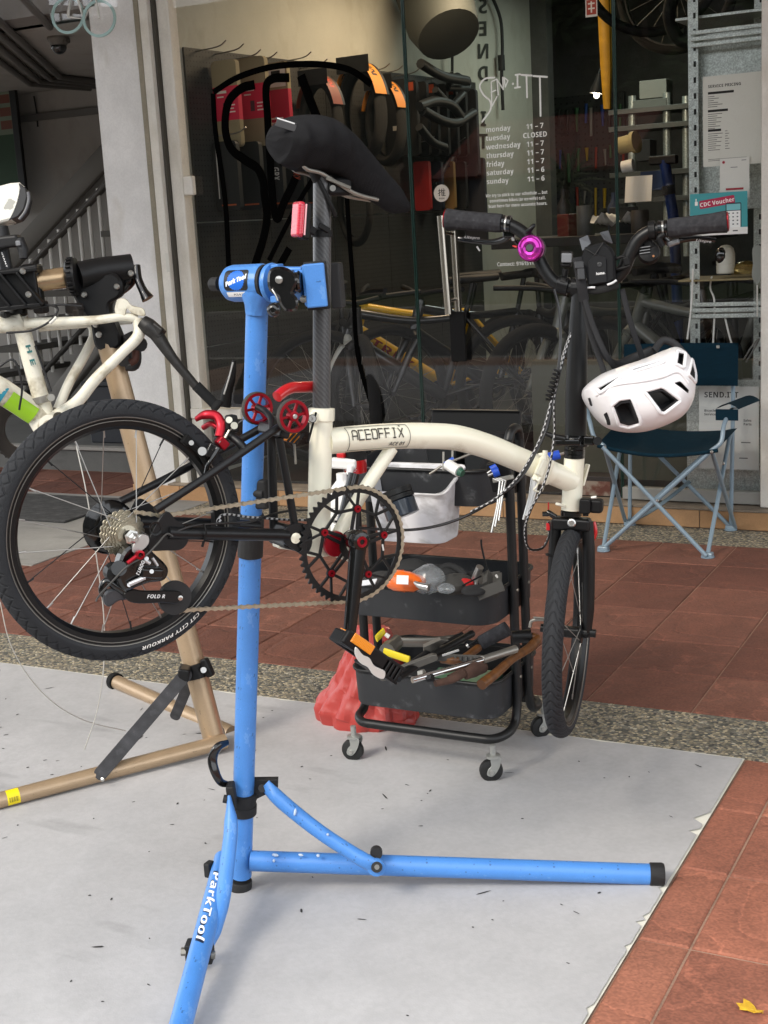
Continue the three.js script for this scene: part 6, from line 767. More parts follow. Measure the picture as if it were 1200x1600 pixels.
  part(aw, 'handle', plate(rrect(0.13, 0.022, 0.009, 4), 0.008, -0.004).applyMatrix4(frameM([-1.235,.3842,-2.4107], [0.78, 0.28, -0.55], [0.05, 0.75, 0.62], [0.6, -0.5, 0.6])), toolSteel);
  part(aw, 'jaw', plate([[-0.03, -0.02], [0.02, -0.02], [0.034, -0.006], [0.01, 0], [0.01, 0.012], [0.034, 0.018], [0.02, 0.03], [-0.02, 0.026]], 0.010, -0.005).applyMatrix4(frameM([-1.2323,.3839,-2.5392], [0.78, 0.28, -0.55], [0.05, 0.75, 0.62], [0.6, -0.5, 0.6])), toolSteel);
  const bt = thing('lever_bar', 'shiny chrome breaker bar with a ribbed sleeve lying across the bottom tray', 'bar', [-1.1603,.3756,-2.448]);
  part(bt, 'shaft', tube([[-1.194,.381,-2.3448], [-1.0979,.388,-2.4955]], 0.0065, { n: 14 }), std(0xdedede, 0.15, 1));
  part(bt, 'sleeve', tube([[-1.0994,.3875,-2.4922], [-1.0569,.3897,-2.5754]], 0.0088, { n: 14 }), steelDull);
  const pu = thing('hand_pump', 'black hand pump with a foam grip resting on the tray end', 'pump', [-1.1019,.4113,-2.5568]);
  part(pu, 'grip', tube([[-1.1315,.4012,-2.5619], [-1.0749,.4338,-2.5765]], [0.0155, 0.0165], { n: 18 }), foam); part(pu, 'rod', rod([-1.161,.3929,-2.5559], [-1.1312,.4141,-2.5767], 0.003, 8), plasticBlack); part(pu, 'tip', cyl([-1.1635,.3917,-2.5543], [-1.1599,.3942,-2.5568], 0.005), steel);
  const pl = thing('pliers', 'rusty brown pliers in front of the wooden handle', 'pliers', [-1.1277,.3675,-2.4401]);
  part(pl, 'handles', [tube([[-1.1537,.3703,-2.3693], [-1.1329,.3695,-2.4032], [-1.1161,.3733,-2.4477]], [0.007, 0.0085, 0.0085], { n: 10 }), tube([[-1.1407,.369,-2.4105], [-1.1256,.3739,-2.4428], [-1.1146,.3714,-2.4711]], 0.008, { n: 10 })], rust); part(pl, 'jaws', [tube([[-1.1154,.3716,-2.436], [-1.1059,.3744,-2.4648], [-1.0985,.3674,-2.5018]], [0.012, 0.017, 0.011], { n: 10, flat: () => 0.7 })], rust);
  one('green_box', 'flat dark green plastic tool box at the bottom of the lowest tray', 'box', bx(0.17, 0.02, 0.10, -1.31, 0.200, -2.85, 0.004, [0.05, 0.05, 0.03]), std(0x0d5a41, 0.4));
  one('ratchet', 'dark spanner with raised white letters lying in the bottom tray', 'spanner', [bx(0.13, 0.016, 0.006, -1.1833,.3685,-2.5382, 0.002, [-0.3, 0.2, 0.06]), ...Array.from({ length: 9 }, (_, k) => bx(0.006, 0.009, 0.0075, 0, 0, 0, 0.001, [-0.3, 0.2, 0.06]).translate(-1.1825,.3692,-2.5365).translate((k - 4) * 0.0125, 0, 0))], std(0x54524f, 0.4, 0.7));
  for (const [a, b, l] of [[[-1.3892,.3859,-2.561], [-1.3836,.396,-2.5895], 'yellow spray nozzle tip standing at the left of the bottom tray'], [[-1.3453,.3753,-2.5122], [-1.2767,.3669,-2.5001], 'flat yellow ruler under the hammer head']]) one(l.includes('ruler') ? 'ruler' : 'nozzle', l, l.includes('ruler') ? 'ruler' : 'nozzle', tube([a, b], l.includes('ruler') ? 0.009 : 0.0095, { n: 8, flat: () => 0.35 }), std(0xd8c21d, 0.45));
  one('white_plug', 'small white plug beside the yellow nozzle', 'plug', cyl([-1.3762,.3917,-2.5808], [-1.3682,.3855,-2.5835], 0.005), std(0xdcdad4, 0.5));
  one('wooden_grip', 'brown wooden tool grip behind the lettered spanner', 'grip', tube([[-1.2187,.3611,-2.5409], [-1.1781,.3628,-2.5396], [-1.1592,.372,-2.6095]], 0.009, { n: 10 }), wood);
  one('leaf_spring', 'thin pale steel blade between the black bars', 'blade', bx(0.04, 0.005, 0.004, -1.1815,.3895,-2.5095, 0.001, [0, 0.2, 0.35]), steel);
  for (const [p, l] of [[[-1.1967,.3816,-2.384], 'small chrome nut at the front of the bottom tray'], [[-1.1725,.3781,-2.3728], 'small dark nut beside the chrome bar']]) one('nut', l, 'nut', cyl(p, [p[0] + 0.012, p[1] + 0.004, p[2]], 0.008, 0.008, 6), l.includes('dark') ? dark : steelDull);
  one('cloth', 'black cloth bundled at the back of the bottom tray', 'cloth', sheetLump(-1.30, 0.215, -2.98, 0.12, 0.03, 0.04, 0.2), std(0x151515, 0.9));
  // red plastic bag on the floor behind the trolley
  const red = phy(0xb5403a, 0.45, 0, { clearcoat: 0.15, transmission: 0.08, thickness: 0 });
  const bag = []; const tp = V(-1.9525,0,-3.46); 
  { const c = V(-1.665, 0, -2.99); for (let i = 0; i <= 30; i++) { const t = i / 30, ring = [], rw = (t < 0.12 ? 0.85 + t : 1) * mix(0.15, 0.035, Math.pow(Math.max(0, t - 0.05), 0.85)), y = 0.265 * t; for (let k = 0; k < 64; k++) { const a = k / 64 * 6.2832, n = f1(k / 64, t * 0.6), m2 = f2(k / 64 + 0.2, t * 0.8), fold = 0.72 + 0.42 * n + 0.12 * f3(k / 64, t * 0.3) + 0.2 * Math.abs(Math.sin(a * 7 + t * 3 + 3 * n)) * m2; ring.push(V(c.x + rw * fold * Math.cos(a) * 1.05 + t * 0.04, y * (0.94 + 0.1 * m2) + 0.001, c.z + rw * fold * Math.sin(a) * 0.75)); } bag.push(ring); } }
  const rb = thing('bin_bag', 'red plastic bag standing on the floor behind the left of the trolley', 'bag', [-1.665, 0, -2.99]);
  part(rb, 'bag', toCreasedNormals(loft(bag), 0.6), red); part(rb, 'dark_corner', tube([[-1.8156,.008,-2.978], [-1.7923,.012,-2.9799], [-1.7454,.03,-2.9558]], [0.002, 0.008, 0.016], { n: 8 }), std(0x431a22, 0.6));
}
// ------------------------------------------------------------------ helmet, pouch, chair, leaf
{ // helmet: an inflated outline, hollow, with vents cut through
  const hm = frameM([-.7428,.9612,-2.4861], [0.884, 0, -0.467], [-0.098, 0.978, -0.185], [0.457, 0.209, 0.865]);
  const inv = hm.clone().invert(), L = (p) => { const q = V(...p).applyMatrix4(inv); return [q.x, q.y]; };
  const out = smooth([[-.8434,.9675,-2.4345], [-.8188,.9945,-2.454], [-.785,1.0089,-2.4753], [-.7446,1.0218,-2.4998], [-.7107,1.0351,-2.5209], [-.6894,1.0397,-2.5332], [-.6691,1.023,-2.5399], [-.6579,.9915,-2.5382], [-.6567,.944,-2.5273], [-.6703,.914,-2.5129], [-.6934,.8989,-2.4971], [-.7316,.887,-2.474], [-.7684,.8881,-2.4549], [-.8014,.9009,-2.4406], [-.8288,.9334,-2.4339]].map(L), 8);
  const c = L([-.746,.9614,-2.4844]);
  const dome = (k, D) => { // half-shell towards the viewer and away, from the outline
    const rings = []; for (let i = 0; i <= 24; i++) { const t = -1 + 2 * i / 24, a = t * Math.PI / 2, rho = Math.pow(Math.cos(a), 0.55), z = Math.sin(a) * D; rings.push(out.map(([x, y]) => V(c[0] + (x - c[0]) * k * Math.max(rho, 0.002), c[1] + (y - c[1]) * k * Math.max(rho, 0.002), z))); } return loft(rings.reverse()); };
  const soft = (P) => P.flatMap((p, i) => { const a = P[(i + P.length - 1) % P.length], b = P[(i + 1) % P.length]; return [0.22, 0.08].map((t) => [mix(p[0], a[0], t), mix(p[1], a[1], t)]).concat([0.08, 0.22].map((t) => [mix(p[0], b[0], t), mix(p[1], b[1], t)])); });
  const ev = new Evaluator(); ev.useGroups = false; ev.attributes = ['position', 'normal'];
  const prep = (g) => { g = clean(g.clone()); g.deleteAttribute('uv'); g = mergeVertices(g, 1e-5); g.computeVertexNormals(); return new Brush(g); };
  const cut = (A, g) => ev.evaluate(A, prep(g), SUBTRACTION);
  const VW = { list: [[[-.8007,.9317,-2.4484], [-.7914,.9406,-2.4554], [-.7742,.9419,-2.4648], [-.7539,.9003,-2.4655], [-.7699,.8965,-2.4562], [-.7852,.9022,-2.4494]], [[-.751,.9535,-2.4798], [-.7243,.9589,-2.4953], [-.693,.9356,-2.5062], [-.7169,.9169,-2.489], [-.7234,.9185,-2.486]], [[-.8262,.9688,-2.4439], [-.7958,.9859,-2.4641], [-.7934,.9822,-2.4644], [-.8204,.9602,-2.4449]], [[-.7737,.9976,-2.4786], [-.7279,1.0101,-2.5058], [-.7255,1.0052,-2.5058], [-.7691,.9925,-2.4798]], [[-.7016,1.0037,-2.518], [-.6972,1.0236,-2.5252], [-.6842,1.0216,-2.5316], [-.6895,.997,-2.5229]], [[-.678,.9833,-2.5256], [-.6686,1.0111,-2.5373], [-.662,.987,-2.5349], [-.6634,.9717,-2.5305]], [[-.7053,.9672,-2.5073], [-.6946,.9701,-2.5136], [-.6766,.9535,-2.5192], [-.6784,.9477,-2.5168]], [[-.812,.9205,-2.4397], [-.8079,.9238,-2.4427], [-.796,.9005,-2.4434], [-.8014,.9021,-2.4408]], [[-.8373,.9529,-2.4342], [-.8341,.9527,-2.4358], [-.828,.9381,-2.4355], [-.8312,.9383,-2.4339]]] };
  let body = prep(dome(1, 0.088)); const inner = dome(0.86, 0.074);
  body = cut(body, inner.clone().translate(0.004, 0.010, -0.002));
  const linerB = cut(prep(dome(0.985, 0.0862)), dome(0.80, 0.066).translate(0.004, 0.016, -0.002));
  // open the top edge (the rim the head goes in) as a slanted wedge
  const wedge = plate([[-0.14, 0.01], [0.115, 0.092], [0.10, 0.16], [-0.16, 0.12]], 0.2, -0.19, [], 0);
  const topCut = plate([[-0.2, 0.03], [0.08, 0.105], [0.06, 0.2], [-0.2, 0.2]], 0.13, -0.15, [], 0);
  let shell = cut(body, topCut), liner = cut(linerB, topCut);
  for (const v of VW.list) { const P = v.map(L); const cx = P.reduce((s, p) => s + p[0], 0) / P.length, cy = P.reduce((s, p) => s + p[1], 0) / P.length; shell = cut(shell, plate(soft(P), 0.1, 0.015, [], 0)); liner = cut(liner, plate(soft(P.map(([x, y]) => [cx + (x - cx) * 0.8, cy + (y - cy) * 0.8])), 0.1, 0.045, [], 0)); }
  const h = thing('helmet', 'white bicycle helmet hanging by its straps from the handlebar', 'helmet', [0, 0, 0], { m: hm });
  const fin = (b) => { const g = b.geometry.clone(); return toCreasedNormals(clean(g), 0.6); };
  const sh = part(h, 'shell', fin(shell), phy(0xffffff, 0.32, 0, { clearcoat: 0.6, clearcoatRoughness: 0.2, map: tex(128, 128, (x, y) => { const d = clamp((f2(x, y) - 0.6) * 3); return mix3([0.93, 0.93, 0.94], [0.78, 0.72, 0.69], d * 0.5); }, true, [4, 4]) }));
  const rad = (t) => { let r = 0.1; for (let i = 0; i < out.length; i++) { const p = out[i], q = out[(i + 1) % out.length], a = Math.atan2(p[1] - c[1], p[0] - c[0]), d = Math.atan2(Math.sin(t - a), Math.cos(t - a)), b = Math.atan2(q[1] - c[1], q[0] - c[0]), e = Math.atan2(Math.sin(b - a), Math.cos(b - a)); if (d * e >= 0 && Math.abs(d) <= Math.abs(e) + 1e-9) r = mix(Math.hypot(p[0] - c[0], p[1] - c[1]), Math.hypot(q[0] - c[0], q[1] - c[1]), e ? d / e : 0); } return r; };
  const onShell = ([x, y]) => { const rho = Math.min(0.985, Math.hypot(x - c[0], y - c[1]) / rad(Math.atan2(y - c[1], x - c[0]))), k = Math.pow(rho, 1 / 0.55); return V(x, y, 0.088 * Math.sin(Math.acos(k)) * (2 / Math.PI) * (Math.PI / 2)); };
  for (const v of VW.list.slice(0, 6)) { const P = v.map(L), cx = P.reduce((s, p) => s + p[0], 0) / P.length, cy = P.reduce((s, p) => s + p[1], 0) / P.length, Q = soft(P.map(([x, y]) => { const d = Math.hypot(x - cx, y - cy); return [x + (x - cx) / d * 0.0035, y + (y - cy) / d * 0.0035]; })).map(onShell); Q.push(Q[0].clone(), Q[1].clone()); part(sh, 'vent_rim', tube(Q, 0.0036, { n: 8, sharp: true }), sh.material); }
  part(sh, 'crease', tube([[-.8277,.9547,-2.4397], [-.8004,.9696,-2.4577], [-.7628,.9732,-2.4784], [-.7253,.9791,-2.4996], [-.6998,.987,-2.515], [-.6794,.9668,-2.5209]].map((p) => onShell(L(p))), 0.0032, { n: 8, seg: 40 }), sh.material);
  part(h, 'liner', fin(liner), std(0x232325, 0.85));
  const W = (p) => V(...p).applyMatrix4(inv).toArray();
  for (const l of [[[-.8565,1.1446,-2.4935], [-.8329,1.0844,-2.4798], [-.8079,1.0365,-2.4699], [-.793,.9996,-2.492]], [[-.7916,1.1525,-2.5296], [-.7758,1.0941,-2.5239], [-.7538,1.0113,-2.5386]], [[-.8354,1.0794,-2.4947], [-.8179,1.0225,-2.5075], [-.7768,1.0005,-2.547]], [[-.8032,.984,-2.4597], [-.8165,1.0143,-2.4716], [-.8423,1.0744,-2.4841], [-.8594,1.1344,-2.5011]]]) part(h, 'strap', tube(l.map(W), 0.0055, { n: 8, seg: 24, flat: () => 0.28 }), std(0x17171a, 0.8));
  part(h, 'buckle', [bx(0.014, 0.022, 0.005, ...W([-.8562,1.1865,-2.4807]), 0.002), bx(0.018, 0.014, 0.006, ...W([-.8602,1.2034,-2.4826]), 0.002)], std(0x2e2f31, 0.5));
  part(h, 'strap', tube([[-.8675,1.2175,-2.4938], [-.8618,1.1898,-2.4901], [-.8574,1.1657,-2.4866], [-.855,1.1349,-2.492]].map(W), 0.010, { n: 8, flat: () => 0.2 }), std(0x17171a, 0.8));
  part(h, 'fit_dial', [tube([[-.7429,1.0299,-2.572], [-.7311,1.0474,-2.594], [-.7131,1.0414,-2.6021], [-.6919,1.0157,-2.607]].map(W), 0.008, { n: 8, flat: () => 0.5 }), tube([[-.81,1.0025,-2.5299], [-.7836,1.0153,-2.5701], [-.7508,1.028,-2.5905]].map(W), 0.010, { n: 8, flat: () => 0.5 })], std(0x1a1a1c, 0.6));
}
{ // faceted black pouch strapped to the handlebar
  const S = bikeM.clone().multiply(steerM), p = thing('handlebar_pouch', 'faceted black pouch with a strap, fixed to the middle of the handlebar', 'pouch', [0, 0, 0], { m: S });
  const Q = (z) => [[.0069,.4995,0], [.0136,.5203,0], [.0478,.53,0], [.0642,.518,0], [.0708,.5047,0], [.0726,.4585,0], [.0618,.4523,0], [.0237,.4458,0], [.0179,.4678,0]].map((q) => V(q[0], q[1], z));
  const cen = V(.042,.4863,0), shr = (a, k, z) => a.map((v) => V(mix(cen.x, v.x, k), mix(cen.y, v.y, k), z));
  part(p, 'body', toCreasedNormals(loft([Q(0.016), Q(0.034), shr(Q(0), 0.9, 0.042)].reverse().reverse()), 0.2), phy(0x1a1b1d, 0.7, 0, { specularIntensity: 0.4 }));
  part(p, 'front_panel', toCreasedNormals(loft([[[.0221,.4911,0], [.0351,.5069,0], [.0563,.4998,0], [.0592,.4547,0], [.0248,.4495,0]].map((q) => V(q[0], q[1], 0.0405)), [[.0227,.4904,0], [.0351,.5057,0], [.0557,.4991,0], [.0586,.4559,0], [.0254,.4507,0]].map((q) => V(q[0], q[1], 0.0455))]), 0.2), phy(0x222325, 0.8, 0, { specularIntensity: 0.4 }));
  for (const l of [[[.0351,.5063,0], [.0149,.5178,0]], [[.0351,.5063,0], [.0491,.5288,0]], [[.0351,.5063,0], [.0221,.4911,0]], [[.0351,.5063,0], [.0563,.4998,0]]]) part(p, 'piping', rod([l[0][0], l[0][1], 0.046], [l[1][0], l[1][1], 0.041], 0.0012), std(0x0e0e0f, 0.6));
  part(p, 'snap', rev([.0443,.4881,.0455], zAxis, [[0.0042, 0], [0.0046, 0.001], [0.003, 0.0022], [0.0015, 0.002]], { n: 16 }), std(0x4b4c4e, 0.4, 0.6));
  part(p, 'maker_print', sheet((s, t) => V(.038,.4659,.0462).lerp(V(.0561,.4684,.0462), s).add(V(0, 0.008 * t, 0)), 1, 1), inkText(128, 48, (c) => write(c, 'hama.', 64, 22, 'bold 42px sans-serif', '#f0f0f0')));
  for (const [a, b, c2, e] of [[[-.0001,.5366,.02], [.0171,.5435,.03], [.0244,.5278,.035], [.0083,.5135,.03]], [[.0399,.5487,.02], [.0557,.5519,.03], [.0657,.5279,.035], [.0522,.5347,.045]]]) part(p, 'flap', [[a, b, c2], [a, c2, e]].map((t) => { const A = t.map((v) => V(...v)), n = V(0, 0, 0).crossVectors(A[1].clone().sub(A[0]), A[2].clone().sub(A[0])).normalize().multiplyScalar(0.0016); return toCreasedNormals(loft([A, A.map((v) => v.clone().add(n))]), 0.1); }), std(0x505256, 0.35, 0.3));
  part(p, 'reflective_edge', [tube([[.019,.4434,.036], [.0296,.4447,.042], [.0369,.4448,.042]], 0.0024, { n: 6 }), tube([[.0599,.4499,.042], [.0694,.4536,.042], [.076,.4585,.038]], 0.0024, { n: 6 })], std(0xd5d6d8, 0.3));
  part(p, 'base_strap', tube([[.0158,.4409,.03], [.0424,.44,.036], [.079,.4513,.03]], 0.008, { n: 8, flat: () => 0.5 }), std(0x121213, 0.8));
  part(p, 'side_loop', [tube([[.0699,.4983,.02], [.0855,.5032,.02], [.093,.4972,.02]], 0.0035, { n: 6 }), tube([[.073,.479,.02], [.0887,.4827,.02], [.0982,.4864,.02]], 0.0035, { n: 6 }), bx(0.012, 0.016, 0.006, .0921,.4948,.022, 0.002, [0, 0, 0.3])], plasticBlack);
}
{ // folding camp chair
  const blueGrey = phy(0x8498a6, 0.38, 0.1, { clearcoat: 0.3 }), fab = phy(0xffffff, 0.9, 0, { specularIntensity: 0.25, map: tex(128, 128, (x, y) => { const k = 1 + 0.35 * (w1(x, y) - 0.5) + 0.25 * (f1(x, y) - 0.5); return [0.06 * k, 0.165 * k, 0.215 * k]; }, true, [6, 6]) });
  const c = thing('camp_chair', 'dark teal folding camp chair with grey tube legs in front of the shop window', 'chair', [-1.45, 0, -5.15]);
  const LF = [-1.634,.008,-4.92], RF = [-1.225,.011,-4.92], LB = [-1.669,.018,-5.38], RB = [-1.244,.007,-5.38];
  for (const p of [LF, RF, LB, RB]) p[1] = 0.012;
  const sLF = [-1.622,.418,-4.92], sRF = [-1.208,.412,-4.92], sLB = [-1.677,.436,-5.36], sRB = [-1.239,.417,-5.36];
  const bar = (n, a, b, r = 0.0085) => part(c, n, tube([a, b], r, { n: 12 }), blueGrey);
  bar('front_leg', LF, sRF); bar('front_leg', RF.map((v, i) => v + (i === 2 ? 0.02 : 0)), sLF.map((v, i) => v + (i === 2 ? 0.02 : 0)));
  bar('side_leg', RF, sRB); bar('side_leg', RB.map((v, i) => v + (i === 0 ? 0.018 : 0)), sRF); bar('side_leg', LF, sLB); bar('side_leg', LB.map((v, i) => v + (i === 0 ? -0.018 : 0)), sLF);
  bar('rear_leg', LB, sRB); bar('rear_leg', RB, sLB.map((v, i) => v + (i === 2 ? -0.02 : 0)));
  const pR = part(c, 'back_post', tube([RB, [RB[0], 0.5, -5.42], [-1.249,.733,-5.45]], 0.0085, { n: 12 }), blueGrey), pL = part(c, 'back_post', tube([LB, [LB[0], 0.5, -5.42], [-1.675,.728,-5.45]], 0.0085, { n: 12 }), blueGrey);
  for (const p of [LF, RF, LB, RB]) part(c, 'foot', [bx(0.042, 0.02, 0.034, p[0], 0.012, p[2], 0.006), rev([p[0], 0.002, p[2]], [0, 1, 0], [[0.026, 0], [0.026, 0.004], [0.018, 0.008]], { n: 18 })], blueGrey);
  for (const p of [[-1.409,.218,-4.895], [-1.208,.33,-5.1], [-1.613,.417,-4.9], [-1.203,.41,-4.9]]) part(c, 'rivet', rev(p, [0.2, 0, 1], [[0.006, -0.004], [0.006, 0.002], [0.003, 0.005]], { n: 10 }), steel);
  part(c, 'strap_tie', tube([[-1.663,.017,-5.36], [-1.49,.13,-5.2], [-1.39,.214,-5.3]], 0.009, { n: 8, flat: () => 0.3 }), std(0x5f7079, 0.7));
  // arm tubes and arm rests
  part(c, 'arm_tube', tube([sRF, [-1.177,.44,-4.93], [-1.172,.5,-4.96], [-1.165,.539,-5.02], [-1.193,.517,-5.25]], 0.0085, { n: 12 }), blueGrey);
  part(c, 'arm_tube', tube([sLF, [-1.663,.448,-4.93], [-1.687,.504,-4.95], [-1.713,.547,-5], [-1.725,.531,-5.25]], 0.0085, { n: 12 }), blueGrey);
  const arm = (x0, p) => sheet((s, t) => V(x0 + (s - 0.5) * 0.085, p[1] + 0.012 - 0.02 * (2 * s - 1) ** 2 - 0.02 * t, mix(-4.98, -5.36, t)), 6, 8);
  part(c, 'arm_rest', [arm(-1.165, [-1.148,.566,-5.05]), sheet((s, t) => V(-1.165 + (s - 0.5) * 0.085, mix([-1.148,.566,-5.05][1] - 0.008, [-1.148,.566,-5.05][1] - 0.05, t), -4.98 + 0.004 * s), 4, 2)], fab);
  part(c, 'arm_rest', arm(-1.70, [-1.711,.565,-5.05]), fab);
  // seat and back cloth
  const A = [sLF, sRF, sLB, sRB].map((p) => V(...p));
  const seat = (dy) => sheet((s, t) => { const p = A[0].clone().lerp(A[1], s).lerp(A[2].clone().lerp(A[3], s), t); p.x += (s - 0.5) * 0.05; p.y -= Math.sin(Math.PI * s) * 0.028 * (1 - 0.3 * t) + 0.03 * Math.sin(Math.PI * t) * Math.sin(Math.PI * s) - (s < 0.06 || s > 0.94 ? 0.004 : 0) - dy; p.z += t < 0.01 ? 0.01 : 0; return p; }, 22, 14);
  part(c, 'seat', seat(0.004), fab);
  part(c, 'seat_hem', tube(Array.from({ length: 23 }, (_, k) => { const s = k / 22, p = A[0].clone().lerp(A[1], s); p.x += (s - 0.5) * 0.05; p.y += 0.002 - Math.sin(Math.PI * s) * 0.028; p.z += 0.008; return p; }), 0.0075, { n: 8, flat: () => 0.6 }), fab);
  const bk = part(c, 'backrest', (() => { const P = [[-1.68,.762,-5.38], [-1.213,.763,-5.38], [-1.68,.584,-5.37], [-1.213,.594,-5.37]].map((p) => V(...p)); return [0, 0.022].map((dz) => sheet((s, t) => { const p = P[0].clone().lerp(P[1], s).lerp(P[2].clone().lerp(P[3], s), t); const e = Math.min(1, 6 * Math.min(s, 1 - s)) * Math.min(1, 5 * Math.min(t, 1 - t)); p.z += -0.03 * Math.sin(Math.PI * s) + (dz ? 0.012 * Math.sqrt(e) : -0.010 * Math.sqrt(e)) + 0.004 * (f1(s, t) - 0.5); return p; }, 24, 10)); })(), fab);
  part(bk, 'buckle', bx(0.012, 0.012, 0.008, -1.29,.75,-5.365, 0.002), steel);
}
{ // yellow leaf on the tiles
  const p = [-.4365,.004,-2.0173], t = thing('fallen_leaf', 'small curled yellow leaf lying on the red tiles at lower right', 'leaf', p);
  const lf = [[-0.021, 0.010], [-0.010, 0.013], [0.002, 0.009], [0.010, 0.004], [0.026, 0.003], [0.026, -0.004], [0.012, -0.005], [0.002, -0.010], [-0.007, -0.018], [-0.011, -0.013], [-0.022, -0.008], [-0.014, 0]];
  const g = plate(lf, 0.0006, 0, [], 0); g.rotateX(-Math.PI / 2); const q = g.attributes.position; for (let i = 0; i < q.count; i++) { const x = q.getX(i), z = q.getZ(i); q.setY(i, q.getY(i) + 9 * x * x + 14 * z * z + 0.002 * Math.sin(x * 300)); } g.computeVertexNormals(); g.rotateY(-0.45); g.translate(...p);
  part(t, 'blade', g, std(0xffffff, 0.6, 0, { map: grain([0.86, 0.68, 0.2], 0.35, [20, 20]) })); part(t, 'vein', tube([[p[0] - 0.018, p[1] + 0.004, p[2]], [p[0], p[1] + 0.002, p[2] + 0.002], [p[0] + 0.024, p[1] + 0.006, p[2] + 0.012]], 0.0009, { n: 5 }), std(0xc9a63a, 0.6));
}
// ------------------------------------------------------------------ shop front glass
const paneMat = phy(0xffffff, 0.0, 0, { transmission: 1, thickness: 0, ior: 1.5 });
const edgeMat = phy(0x1f3a33, 0.15, 0, {}), white = std(0xe9e9e4, 0.5);
const GZ = -5.5;
const paneGeo = (x0, x1, y0, y1, z = GZ) => { const g = new THREE.PlaneGeometry(x1 - x0, y1 - y0); g.translate((x0 + x1) / 2, (y0 + y1) / 2, z); return g; };
const strokeOn = (pts, w, z = GZ + 0.004, n = 8) => tube(new THREE.CatmullRomCurve3(pts.map((p) => V(p[0], p[1], z)), false, 'centripetal').getPoints(pts.length * n), w, { n: 8, sharp: true }).applyMatrix4(new THREE.Matrix4().makeTranslation(0, 0, z).multiply(new THREE.Matrix4().makeScale(1, 1, 0.06)).multiply(new THREE.Matrix4().makeTranslation(0, 0, -z)));
{
  const L = thing('window_pane', 'large fixed glass pane at the left of the shop front with black swirling lettering', 'window', [-3.28, 0.09, GZ]);
  part(L, 'pane', paneGeo(-3.895, -2.678, 0.09, 2.9), paneMat);
  part(L, 'edge_strip', bx(0.006, 2.8, 0.010, -2.676, 1.49, GZ, 0.001), edgeMat);
  const blk = phy(0x030303, 1, 0, { specularIntensity: 0.1 });
  const st = [[0.014, [[-3.67,1.071,-5.496], [-3.657,1.44,-5.496], [-3.681,1.786,-5.496], [-3.677,1.942,-5.496]]], [0.014, [[-3.676,1.947,-5.496], [-3.55,1.996,-5.496], [-3.387,2.025,-5.496], [-3.25,2.028,-5.496], [-3.071,2.01,-5.496], [-2.94,1.973,-5.496], [-2.842,1.904,-5.496]]],
    [0.021, [[-3.445,1.96,-5.496], [-3.519,1.95,-5.496], [-3.591,1.902,-5.496], [-3.619,1.83,-5.496], [-3.623,1.752,-5.496], [-3.598,1.683,-5.496], [-3.528,1.629,-5.496], [-3.461,1.584,-5.496], [-3.438,1.527,-5.496], [-3.436,1.469,-5.496], [-3.43,1.369,-5.496], [-3.456,1.273,-5.496], [-3.518,1.142,-5.496]]],
    [0.020, [[-3.258,1.973,-5.496], [-3.346,1.976,-5.496], [-3.379,1.957,-5.496], [-3.388,1.811,-5.496], [-3.391,1.619,-5.496], [-3.389,1.402,-5.496], [-3.375,1.352,-5.496], [-3.335,1.419,-5.496], [-3.26,1.53,-5.496]]],
    [0.022, [[-3.197,1.976,-5.496], [-3.164,1.884,-5.496], [-3.125,1.783,-5.496]]], [0.012, [[-3.128,1.567,-5.496], [-3.24,1.437,-5.496], [-3.357,1.277,-5.496], [-3.437,1.162,-5.496]]], [0.018, [[-3.32,1.214,-5.496], [-3.379,1.137,-5.496]]],
    [0.012, [[-2.998,1.479,-5.496], [-2.997,1.252,-5.496], [-2.993,1.021,-5.496], [-2.988,.698,-5.496], [-2.907,.399,-5.496]]]];
  for (const [w, p] of st) part(L, 'lettering_stroke', strokeOn(p, w), blk);
  const D = thing('glass_door', 'frameless glass shop door with white opening hours and steel pull bars', 'door', [-2.2, 0.09, GZ]);
  part(D, 'pane', paneGeo(-2.668, -1.738, 0.095, 2.9), paneMat);
  part(D, 'edge_strip', bx(0.006, 2.8, 0.010, -2.6675, 1.49, GZ, 0.001), edgeMat); part(D, 'edge_strip', bx(0.006, 2.8, 0.010, -1.738, 1.49, GZ, 0.001), edgeMat);
  const sst = std(0xb9b2a6, 0.22, 1);
  const hb = part(D, 'pull_bar', cyl([-2.511,1.322,-5.44], [-2.493,.896,-5.44], 0.0165), sst); part(D, 'pull_bar', cyl([-2.517,1.253,-5.58], [-2.509,.893,-5.58], 0.0165), sst);
  part(hb, 'standoff', cyl([-2.493,.952,-5.44], [-2.512,.954,-5.58], 0.008), sst); part(hb, 'standoff', cyl([-2.502,1.253,-5.44], [-2.514,1.239,-5.58], 0.008), sst);
  part(D, 'lock_plate', bx(0.07, 0.22, 0.02, -2.465,.795,-5.47, 0.004), std(0x050505, 0.9));
  part(D, 'push_sticker', new THREE.CircleGeometry(0.037, 32).translate(-2.526,1.418,-5.496), std(0xffffff, 0.6, 0, { map: canvasTex(128, 128, (c) => { c.fillStyle = '#c9c0b2'; c.fillRect(0, 0, 128, 128); c.strokeStyle = '#26221e'; c.lineWidth = 5; const l = (...p) => { c.beginPath(); p.forEach(([x, y], i) => (i ? c.lineTo(x, y) : c.moveTo(x, y))); c.stroke(); }; l([36, 46], [58, 42]); l([47, 30], [47, 82], [40, 78]); l([34, 66], [58, 56]); l([70, 30], [60, 52]); l([66, 44], [66, 84]); l([82, 30], [86, 40]); l([66, 44], [96, 44]); l([66, 57], [94, 57]); l([66, 70], [94, 70]); l([66, 83], [97, 83]); l([80, 44], [80, 83]); write(c, 'PUSH', 64, 102, 'bold 18px sans-serif', '#3a352e'); }) }));
  const hx0 = -2.40, hy0 = 1.30, hw = 0.44, hh = 0.64, S = 1500;
